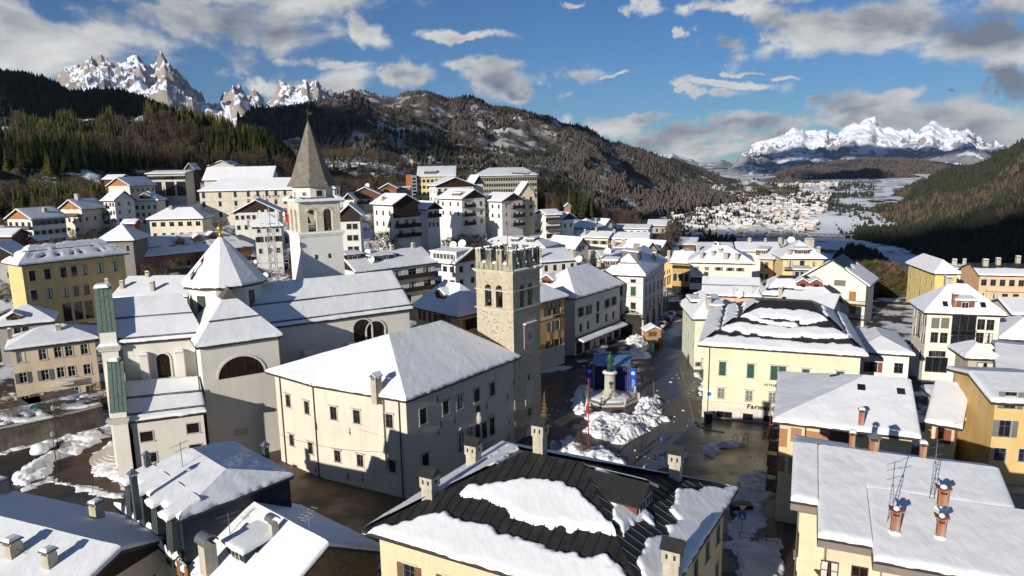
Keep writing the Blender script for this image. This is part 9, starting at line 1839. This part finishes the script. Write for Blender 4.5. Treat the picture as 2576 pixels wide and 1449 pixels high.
# --- people
def person(label, px, h, pose, top, bot, hat=None, face=-90):
 p = atz(*px, 0); rt = empty('person', tuple(p), R(face)+pi/2); tag(rt, label, 'person'); s = h/1.75
 J = {'pel': (0, 0, .93), 'ch': (0, 0, 1.28), 'nk': (0, -.01, 1.47), 'hd': (0, -.03, 1.62), 'ht': (0, -.02, 1.74)}
 lf, rf = (.10, -.10 if pose == 'walk' else 0, .06), (-.10, .16 if pose == 'walk' else .03, .06)
 V = [J['pel'], J['ch'], J['nk'], J['hd'], J['ht'], (.10, 0, .88), (.11, -.06 if pose == 'walk' else 0, .50), lf, (.11, lf[1]-.16, .03), (-.10, 0, .88), (-.11, .05 if pose == 'walk' else 0, .50), rf, (-.11, rf[1]-.16, .03),
         (.19, 0, 1.40), (.26, .02, 1.12), (.22, -.12, .92) if pose != 'photo' else (.10, -.28, 1.30), (-.19, 0, 1.40), (-.26, .02, 1.12), (-.23, -.04, .88) if pose != 'photo' else (-.05, -.28, 1.34), (.21, -.16, .84) if pose != 'photo' else (.04, -.33, 1.42), (-.23, -.07, .80) if pose != 'photo' else (0, -.34, 1.44)]
 Ed = [(0,1),(1,2),(2,3),(3,4),(0,5),(5,6),(6,7),(7,8),(0,9),(9,10),(10,11),(11,12),(1,13),(13,14),(14,15),(15,19),(1,16),(16,17),(17,18),(18,20)]
 Rd = [.16,.175,.065,.105,.07,.10,.07,.055,.045,.10,.07,.055,.045,.075,.058,.045,.075,.058,.045,.035,.035]
 me = bpy.data.meshes.new('body'); me.from_pydata([tuple(c*s for c in v) for v in V], Ed, []); o = link('body', me, rt); m1_ = mat('cloth'+str(top), top, .85, var=.2, vscale=4); me.materials.append(m1_)
 sk = o.modifiers.new('skin', 'SKIN'); sk.use_smooth_shade = True
 for v, r in zip(me.skin_vertices[0].data, Rd): v.radius = (r*s, r*s*.85)
 me.skin_vertices[0].data[0].use_root = True; ss = o.modifiers.new('sub', 'SUBSURF'); ss.levels = 1; ss.render_levels = 1
 mb = MB(); mb.lathe((0, -.02*s, 1.56*s), [(.06*s, -.04*s), (.098*s, .02*s), (.10*s, .09*s), (.085*s, .16*s)], 10); mb.build('head_skin', [mat('skin', (.42, .27, .2), .6)], rt, smooth=True)
 mb = MB(); mb.lathe((0, .01*s, 1.62*s), [(.113*s, 0), (.118*s, .06*s), (.09*s, .14*s), (.03*s, .17*s)], 10); mb.build('hat' if hat else 'hair', [mat('hat'+str(hat), hat, .8) if hat else mat('dark_hair', (.03, .02, .015), .7)], rt, smooth=True)
 mb = MB(); mb.lathe((.10*s, 0, 0), [(.085*s, .08*s), (.10*s, .85*s)], 8); mb.lathe((-.10*s, .02*s, 0), [(.085*s, .08*s), (.10*s, .85*s)], 8); mb.build('trousers', [mat('cloth'+str(bot), bot, .85)], rt, smooth=True)
 mb = MB(); mb.lathe((0, 0, .80*s), [(.19*s, 0), (.20*s, .25*s), (.21*s, .5*s), (.17*s, .66*s), (.08*s, .70*s)], 12, sy=.72); mb.build('coat', [m1_], rt, smooth=True)
person('person in dark clothes holding up a camera at the edge of the sunlit paving', PL(862,1010), 1.8, 'photo', (.02, .018, .018), (.02, .02, .022), None, 70)
person('person in a dark coat and pale cap standing in the shade', PL(806,1110), 1.8, 'stand', (.025, .022, .025), (.02, .02, .022), (.6, .6, .58), 60)
person('person in black walking behind the right end of the blue stage', PL(822,225), 1.75, 'walk', (.02, .02, .02), (.02, .02, .03), None, -60)
person('person in a dark red jacket walking along the pale green house', PL(1343,105), 1.75, 'walk', (.10, .02, .025), (.03, .03, .035), None, -80)
person('person in a bright blue jacket crossing the shaded road', PL(1073,930), 1.2, 'walk', (.03, .10, .40), (.02, .03, .08), None, 40)
# --- bollards, signs, lamps
for (x, y, lb) in ((1010,1105,'leftmost short grey bollard in the dirty snow at the junction'),(1062,1090,'middle short bollard with a blue disc at the junction'),(1105,1082,'rightmost short grey bollard of the junction group')):
 p = atz(*PL(x, y), 0); rt = empty('bollard', tuple(p)); tag(rt, lb, 'bollard', 'short bollards at the junction'); mb = MB(); mb.lathe((0, 0, 0), [(.16, 0), (.15, .8), (.12, .95), (.03, 1.0)], 10); mb.build('post', [mat('bollard_grey', (.10, .10, .10), .6)], rt); mb = MB(); mb.lathe((0, 0, .62), [(.165, 0), (.165, .1)], 10); mb.build('band', [PLASTW], rt)
for (x, y, lb) in ((105,1045,'left arched bike stand in the snow bank before the peach house'),(222,1030,'middle arched bike stand in the snow bank before the peach house'),(490,1010,'right arched bike stand in the snow bank before the peach house')):
 p = atz(*K_(x, y), 0); mb = MB(); n = 8; pts = [(-.3, 0, 0)]+[(-.3*cos(pi*i/n), 0, .9+.3*sin(pi*i/n)) for i in range(n+1)]+[(.3, 0, 0)]
 for a, b in zip(pts[:-1], pts[1:]): mb.tube(a, b, .05, 6)
 o = mb.build('bike_stand', [IRON]); o.location = p; tag(o, lb, 'bike stand', 'arched bike stands')
def signpost(label, px, plates, h=3.2, ang=0., dbl=False):
 p = atz(*px, 0); rt = empty('road_sign', tuple(p), R(ang)); tag(rt, label, 'sign'); mb = MB()
 for x in ((-.18, .18) if dbl else (0,)): mb.tube((x, 0, 0), (x, 0, h), .04, 6)
 mb.build('post', [METAL], rt)
 for (kind, z, s_) in plates:
  mb = MB()
  if kind == 'yield':
   for (q, m_, y) in ((1., 0, -.06), (.72, 1, -.08)): mb.add([(-.5*s_*q, y, z+.87*s_*(.5+.0)*1), (.5*s_*q, y, z+.87*s_*.5), (0, y, z+.87*s_*(.5-1*q)+(.0))] if q == 1 else [(-.5*s_*q, y, z+.87*s_*.5-.1*s_), (.5*s_*q, y, z+.87*s_*.5-.1*s_), (0, y, z-.87*s_*.5+.19*s_)], [(0, 2, 1)], m_)
   mb.build('yield_plate', [REDM, PLASTW], rt)
  elif kind == 'blue':
   mb.box((0, -.06, z), (s_, .03, s_)); mb.add([(-.33*s_, -.08, z+.15*s_), (.33*s_, -.08, z+.15*s_), (0, -.08, z+.82*s_)], [(0, 1, 2)], 1); mb.add([(-.06*s_, -.085, z+.2*s_), (.06*s_, -.085, z+.2*s_), (0, -.085, z+.7*s_)], [(0, 1, 2)], 2); mb.build('crossing_plate', [mat('sign_blue', (.02, .12, .5), .5), PLASTW, IRON], rt)
  elif kind == 'white':
   mb.box((0, -.06, z), (s_*.85, .04, s_*1.25)); mb.build('plate', [PLASTW], rt); mb = MB(); mb.lathe((0, 0, 0), [(s_*.27, 0), (s_*.27, .02)], 16); mb.v = [(x, -.08-zz, z+s_*.8+y) for x, y, zz in mb.v]; mb.build('blue_disc', [mat('sign_blue', (.02, .12, .5), .5)], rt)
signpost('white sign with a blue disc on two posts at the pharmacy corner', PH(158,1240), [('white', 2.9, 1.3)], 4.3, -17, True)
signpost('red and white yield triangle above a blue pedestrian crossing sign in the snowy lane', cv(2720,1700,3.15)(190,950), [('yield', 3.0, 1.15), ('blue', 1.75, .8)], 3.7, -20)
railing('railing', 'black railing across the snowy lane beside the black roofed house', [cv(2720,1700,3.15)(160,1040), cv(2720,1700,3.15)(310,1055), cv(2720,1700,3.15)(480,1075), cv(2720,1700,3.15)(620,1090)], step=1.6, h=1.1)
p = atz(*cv(2720,1700,3.15)(205,690), 0); mb = MB(); [mb.box((p[0], p[1]+.5*k, 0), (2.4, .4, .08), 0) for k in range(3)]; mb.box((p[0], p[1]+.5, 0), (2.3, 1.3, .75), 0, 0); o = mb.build('crate_stack', [IRON]); tag(o, 'low black slatted container in the snow of the lane', 'container')
# --- street lamps
def lamp(label, px, h=4.2, z=0.):
 p = atz(*px, z); rt = empty('street_lamp', tuple(p)); tag(rt, label, 'street lamp'); mb = MB(); mb.lathe((0, 0, 0), [(.16, 0), (.12, .5), (.06, .7), (.05, h-.6)], 8); mb.tube((0, 0, h-.7), (-.5, 0, h-.5), .03, 5); mb.build('post', [IRON], rt)
 mb = MB(); mb.lathe((0, 0, h-.6), [(.1, 0), (.22, .1), (.26, .5), (.12, .7), (.02, .85)], 8); mb.build('lantern', [mat('lantern_glass', (.25, .27, .22), .3)], rt)
lamp('old green lamp post on the piazza kerb near the teal bins', E_(1085,1100), 4.5); lamp('slim dark lamp post standing in the church square snow', PB(700,1170), 7.0); lamp('dark lamp post at the garden wall of the peach house', PB(690,760), 6.5)
# --- phone mast
mp2 = aty(690, 700, 138.); rt = empty('phone_mast', (mp2[0], mp2[1], 0)); tag(rt, 'lattice phone mast with white panel antennas and dishes beside the bell tower', 'mast'); zt_ = aty(690, 575, 138.)[2]; mb = MB(); a = .9
for (x, y) in ((-a, -a), (a, -a), (a, a), (-a, a)): mb.tube((x, y, 0), (x*.6, y*.6, zt_), .07, 4)
for k in range(22):
 z0_, z1_ = zt_*k/22, zt_*(k+1)/22; f0, f1 = 1-.4*k/22, 1-.4*(k+1)/22
 for (p, q) in (((-a, -a), (a, -a)), ((a, -a), (a, a)), ((a, a), (-a, a)), ((-a, a), (-a, -a))): mb.tube((p[0]*f0, p[1]*f0, z0_), (q[0]*f1, q[1]*f1, z1_), .035, 3); mb.tube((p[0]*f1, p[1]*f1, z1_), (q[0]*f1, q[1]*f1, z1_), .03, 3)
mb.build('lattice', [METAL], rt)
mb = MB(); mb.tube((0, 0, zt_-1), (0, 0, zt_+4.5), .1, 6)
for (z, L2) in ((zt_-7, 3.2), (zt_-4.5, 2.0), (zt_+1, 1.8)): mb.tube((-L2, 0, z), (L2, 0, z), .07, 4); mb.tube((0, -1.3, z), (0, 1.3, z), .06, 4); mb.tube((-L2, 0, z-1), (-L2, 0, z+1.4), .05, 4); mb.tube((L2, 0, z-1), (L2, 0, z+1.4), .05, 4)
mb.build('arms', [METAL], rt)
for (x, y, z, h) in ((-1.8, -.3, zt_+.3, 3.4), (-.2, -1.2, zt_+.4, 3.4), (1.5, -.3, zt_+.6, 3.2), (-.9, .8, zt_+.4, 3.4)): mb = MB(); mb.box((x, y, z), (.5, .22, h), .3); mb.build('panel_antenna', [PLASTW], rt)
for (x, y, z, r) in ((-1.2, -1.1, zt_-9.3, .62), (-3.3, -.3, zt_-6.6, .42)):
 mb = MB(); mb.lathe((0, 0, 0), [(r, 0), (r, .25), (r*.7, .32)], 16); mb.v = [(x+xx, y-zz, z+yy) for xx, yy, zz in mb.v]; mb.build('drum_dish', [PLASTW], rt, smooth=True)
# --- cars
def car(label, p, ang, col, kind='car', name='parked_car', group=None, snow=False):
 rt = empty(name, tuple(p), R(ang)); tag(rt, label, 'van' if kind == 'van' else 'car', group); L2, Wd = (4.9, 1.95) if kind == 'van' else (4.2, 1.75)
 pr = [(-.5, .35), (-.5, .75), (-.38, .85), (-.22, .92), (-.10, 1.38), (.25, 1.42), (.42, .98), (.5, .9), (.5, .35)] if kind == 'car' else [(-.5, .4), (-.5, .95), (-.38, 1.15), (-.25, 1.85), (-.2, 2.0), (.48, 2.0), (.5, 1.9), (.5, .4)]
 mb = MB(); n = len(pr); 
 for s_, y, k in ((1, Wd/2, 1.), (-1, -Wd/2, 1.)): pass
 ring = [(.86 if z > 1.0 else 1.) for x, z in pr]; vs_ = [(x*L2, -Wd/2*r, z) for (x, z), r in zip(pr, ring)]+[(x*L2, Wd/2*r, z) for (x, z), r in zip(pr, ring)]
 mb.add(vs_, [(i, (i+1) % n, n+(i+1) % n, n+i) for i in range(n)]+[tuple(range(n-1, -1, -1)), tuple(range(n, 2*n))]); b = mb.build('body', [mat('car_paint_'+str(col), col, .3, spec=.6)], rt)
 bv = b.modifiers.new('bevel', 'BEVEL'); bv.width = .06; bv.segments = 2
 g = MB()
 if kind == 'car':
  for s_ in (-1, 1): y = s_*Wd/2*.90; g.add([(-.19*L2, y*1.02, .95), (-.10*L2, y*.97, 1.32), (.24*L2, y*.97, 1.36), (.36*L2, y*1.02, 1.0)], [(0,1,2,3) if s_ > 0 else (3,2,1,0)])
  g.add([(-.218*L2, -.68, .97), (-.218*L2, .68, .97), (-.112*L2, .60, 1.36), (-.112*L2, -.60, 1.36)], [(3,2,1,0)]); g.add([(.275*L2, -.6, 1.39), (.275*L2, .6, 1.39), (.41*L2, .68, 1.02), (.41*L2, -.68, 1.02)], [(3,2,1,0)][:1])
 else:
  for s_ in (-1, 1): y = s_*Wd/2*.9; g.add([(-.33*L2, y*1.02, 1.25), (-.25*L2, y, 1.75), (-.05*L2, y, 1.75), (-.05*L2, y*1.02, 1.25)], [(0,1,2,3)])
  g.add([(-.385*L2, -.8, 1.2), (-.385*L2, .8, 1.2), (-.265*L2, .75, 1.8), (-.265*L2, -.75, 1.8)], [(3,2,1,0)])
 g.build('window_glass', [GLASS], rt)
 for x in (-.32, .30):
  for s_ in (-1, 1):
   wm_ = MB(); wm_.tube((x*L2, s_*(Wd/2-.2), .33), (x*L2, s_*(Wd/2+.02), .33), .33, 14); t = wm_.build('wheel', [IRON], rt); rm = MB(); rm.tube((x*L2, s_*(Wd/2+.0), .33), (x*L2, s_*(Wd/2+.03), .33), .19, 10); rm.build('rim', [METAL], t)
 for s_ in (-1, 1): h = MB(); h.box((-.5*L2, s_*.6, .62), (.06, .3, .14)); h.build('headlight', [PLASTW], rt)
 if snow: s = MB(); s.box((.07*L2, 0, 1.42), (.34*L2, 1.35, .14), 0, 0, .85); s.build('roof_snow', [SNOW], rt)
sd = math.degrees(atan2(25, 13))
for (x, y, col, lb, sn) in ((1200,715,(.35,.35,.36),'silver car parked nearest the kiosk in the long street',1),(1255,662,(.015,.03,.16),'dark blue car parked second in the row behind the kiosk',0),(1285,610,(.6,.6,.6),'white car parked third in the row along the arcade',1),(1335,350,(.5,.5,.5),'small pale car parked at the far end of the street',1)):
 car(lb, atz(*E_(x, y), 0), sd+180, col, group='cars parked in the long street', snow=sn)
car('white delivery van parked before the barracks beside a red box', aty(*X2(1345,835), 292)+0, 5, (.75, .75, .75), 'van', 'parked_van')
def infoot(x, y):
 for E, _ in ALLB:
  c = sum(E)/len(E)
  if abs(c[0]-x) < 30 and abs(c[1]-y) < 30:
   if all((E[(i+1) % len(E)][0]-E[i][0])*(y-E[i][1])-(E[(i+1) % len(E)][1]-E[i][1])*(x-E[i][0]) > -1.5*NLN(E[(i+1) % len(E)]-E[i]) for i in range(len(E))): return True
 return False
NLN = lambda v: math.hypot(v[0], v[1])
rg2 = random.Random(3); sp_ = []
for i in range(5200):
 Y = rg2.uniform(165, 470); px = rg2.uniform(-20, 1700); x = (px-W0/2)/FOC*Y; v = fbm(AR([x*.03]), AR([Y*.03]), 3, 44)[0]
 if v < -.05 or (Y < 215 and px > 700) or (px > 1400 and Y > 340) or infoot(x, Y): continue
 sp_.append((x, Y, ground(x, Y)-.3))
print('scrub', len(sp_))
gn_scatter('hillside_scrub', AR(sp_), .18+.35*np.random.rand(len(sp_))**2, 'o', None, modset(('bush', 'bare'), BUSHM.name)+modset(('bush', 'bare'), '')+modset(('bush',), BUSHG.name))
rg2 = random.Random(18); sp_ = []; sp2 = []
for i in range(9000):
 Y = rg2.uniform(400, 900); px = rg2.uniform(560, 1680); x = (px-W0/2)/FOC*Y; z = ground(x, Y)
 if z > -45 and not infoot(x, Y): (sp_ if rg2.random() < .75 else sp2).append((x, Y, z-.3))
for i in range(1500):
 Y = rg2.uniform(285, 430); px = rg2.uniform(-30, 430); x = (px-W0/2)/FOC*Y
 if fbm(AR([x*.02]), AR([Y*.02]), 3, 4)[0] > -.02 and not infoot(x, Y): (sp_ if rg2.random() < .4 else sp2).append((x, Y, ground(x, Y)-.3))
gn_scatter('foothill_larches', AR(sp_), .6+.5*np.random.rand(len(sp_)), 'o', None, modset(('larch',), '')+modset(('bare',), '')[:1]); gn_scatter('foothill_conifers', AR(sp2), .7+.5*np.random.rand(len(sp2)), 'o', None, SRC1)
for (a, b, z0_, z1_) in ((L3(790,1390), L3(1010,1010), 10, 12), (L3(0,1190), L3(790,1390), 13, 10), (L3(870,1410), D_(1100,1425), 9, 10), (B_(0,1300), G_(1425,1140), 12, 11)):
 p, q = atz(*a, z0_), atz(*b, z1_); mb = MB(); m_ = [p+(q-p)*t-up*4*t*(1-t)*.6 for t in np.linspace(0, 1, 9)]
 for c1, c2 in zip(m_[:-1], m_[1:]): mb.tube(c1, c2, .018, 4)
 o = mb.build('cable', [IRON]); tag(o, 'thin black cable slung between the houses near the '+('left corner' if z0_ == 13 else 'satellite dish' if z0_ == 9 else 'mansard house' if z0_ == 10 else 'palace and church'), 'cable')
rg2 = random.Random(8); sp_ = []
for i in range(260):      # dark thicket on the bank down to the lake
 Y = rg2.uniform(205, 262); px = rg2.uniform(2165, 2275); x = (px-W0/2)/FOC*Y
 if not infoot(x, Y): sp_.append((x, Y, ground(x, Y)-.3))
gn_scatter('bank_thicket', AR(sp_), .5+.5*np.random.rand(len(sp_)), 'o', None, modset(('bush', 'bare'), '')+modset(('bush',), BUSHG.name))
sb_ = MB(); rg2 = random.Random(4)
for i in range(260):
 px, py = rg2.uniform(1380, 1960), rg2.uniform(870, 1200); p = atz(px, py, 0)
 if fbm(p[:1]*.12, p[1:2]*.12, 3, 9)[0] < .0: continue
 s_ = rg2.uniform(.05, .28)*rg2.random()**.5+.04; sb_.lathe((p[0], p[1], 0), [(s_, 0), (s_*.9, s_*.4), (s_*.4, s_*.65)], 6, rz=rg2.random(), sx=rg2.uniform(.6, 1.4))
o = sb_.build('snow_clods', SNOWR); tag(o, kind='stuff')
p = aty(*X2(1450,830), 293); mb = MB(); mb.box(tuple(p-up*2.2), (2., 2., 3.2), .1); o = mb.build('red_booth', [REDM]); tag(o, 'small red box beside the white van near the barracks', 'booth')
# --- far village in the valley
rg = random.Random(5); vw = [wallm((.55, .52, .46)), wallm((.5, .42, .3)), wallm((.3, .24, .2))]; VM = []
for i in range(6):
 mb = MB(); a, b, h = rg.uniform(5, 8), rg.uniform(4.5, 6.5), rg.uniform(5, 9); mb.box((0, 0, -2), (2*a, 2*b, h+2)); rh = b*.55
 mb.add([(-a-.7, -b-.7, h-.3), (a+.7, -b-.7, h-.3), (a+.7, 0, h+rh), (-a-.7, 0, h+rh), (a+.7, b+.7, h-.3), (-a-.7, b+.7, h-.3)], [(0,1,2,3), (3,2,4,5)], 1); mb.add([(a, -b, h), (a, b, h), (a, 0, h+rh)], [(0,1,2)]); mb.add([(-a, -b, h), (-a, b, h), (-a, 0, h+rh)], [(2,1,0)])
 mb.add([(-a-.7, -b-.7, h-.6), (a+.7, -b-.7, h-.6), (a+.7, -b-.7, h+.1), (-a-.7, -b-.7, h+.1)], [(0,1,2,3)], 1)
 for k in range(3): mb.quad((-a+1.5+k*a*.6, -b-.05, h-3.6), (-a+3+k*a*.6, -b-.05, h-3.6), (-a+3+k*a*.6, -b-.05, h-2), (-a+1.5+k*a*.6, -b-.05, h-2), 2)
 VM.append(mb.mesh('village_house', [vw[i % 3], SNOW, IRON]))
n = 0
while n < 290:
 px = rg.uniform(1690, 2110); Y = rg.choice([rg.uniform(820, 1500), rg.uniform(1300, 2600)]); lo = 1700+(Y-800)*.06
 if px < lo: continue
 k_ = (px-W0/2)/FOC; x = k_*Y*1.0; z = ground(x, Y)
 q = proj((x, Y, z))
 if z < -86 or q[1] > 590 or q[1] < 470 or q[0] > 2090-(q[1]-480)*.5: continue
 o = link('village_house', VM[n % 6], None, (x, Y, z), rg.uniform(-.5, .8)); s_ = rg.uniform(.55, .95); o.scale = (s_, s_, s_); tag(o, 'small snow roofed house of the distant village on the valley floor', 'house', 'houses of the distant village'); n += 1
vp = []
for i in range(2600):
 px = rg.uniform(1680, 2110); Y = rg.uniform(900, 2700); x = (px-W0/2)/FOC*Y; z = ground(x, Y); q = proj((x, Y, z))
 if z > -86 and q[1] < 600 and q[0] < 2100-(q[1]-480)*.5 and fbm(AR([x*.005]), AR([Y*.005]), 3, 14)[0] > -.02: vp.append((x, Y, z))
gn_scatter('distant_village', AR(vp), .5+.35*np.random.rand(len(vp)), 'o', None, [o for o in bpy.data.objects if o.name.startswith('village_house')][:6])
pp = []
for i in range(4200):
 px = rg.uniform(1680, 2200); Y = rg.uniform(650, 2600); x = (px-W0/2)/FOC*Y; z = ground(x, Y)
 if z < -88 or fbm(AR([x*.008]), AR([Y*.008]), 3, 4)[0] < .05: continue
 pp.append((x, Y, z))
gn_scatter('valley_groves', AR(pp), 7+6*np.random.rand(len(pp)), 'cone', DCON, ratio=.33)
b0 = atz(2035,590,-84); b1 = atz(2150,592,-84); rt = empty('viaduct', tuple(b0)); tag(rt, 'low arched viaduct crossing the frozen lake in the distance', 'bridge'); mb = MB(); d = b1-b0; mb.box(tuple((b0+b1)/2-b0), (NL(d), 5, 1.6), atan2(d[1], d[0])); mb.build('deck', [CONC], rt)
for i in range(7): q = d*(i+.5)/7; mb = MB(); mb.box((q[0], q[1], -7), (2.2, 4, 7), atan2(d[1], d[0])); mb.build('pier', [CONC], rt)
hm = bpy.data.materials.new('haze_air'); hm.use_nodes = True; nt = hm.node_tree; nt.nodes.clear(); ho = mk(nt, 'ShaderNodeOutputMaterial'); hv = mk(nt, 'ShaderNodeVolumePrincipled'); hv.inputs['Color'].default_value = (.72, .83, 1, 1); hv.inputs['Density'].default_value = 1.5e-5; hv.inputs['Anisotropy'].default_value = .2; nt.links.new(hv.outputs[0], ho.inputs['Volume'])
hb = MB(); hb.box((1500, 7500, -300), (26000, 17400, 1850)); tag(hb.build('haze', hm), kind='stuff')
dg = bpy.context.evaluated_depsgraph_get(); dg.update()
for o in [o for o in bpy.data.objects if o.type == 'FONT']:
 me = bpy.data.meshes.new_from_object(o.evaluated_get(dg)); n_ = link(o.name.split('.')[0], me, o.parent, tuple(o.location)); n_.rotation_euler = o.rotation_euler; bpy.data.objects.remove(o)
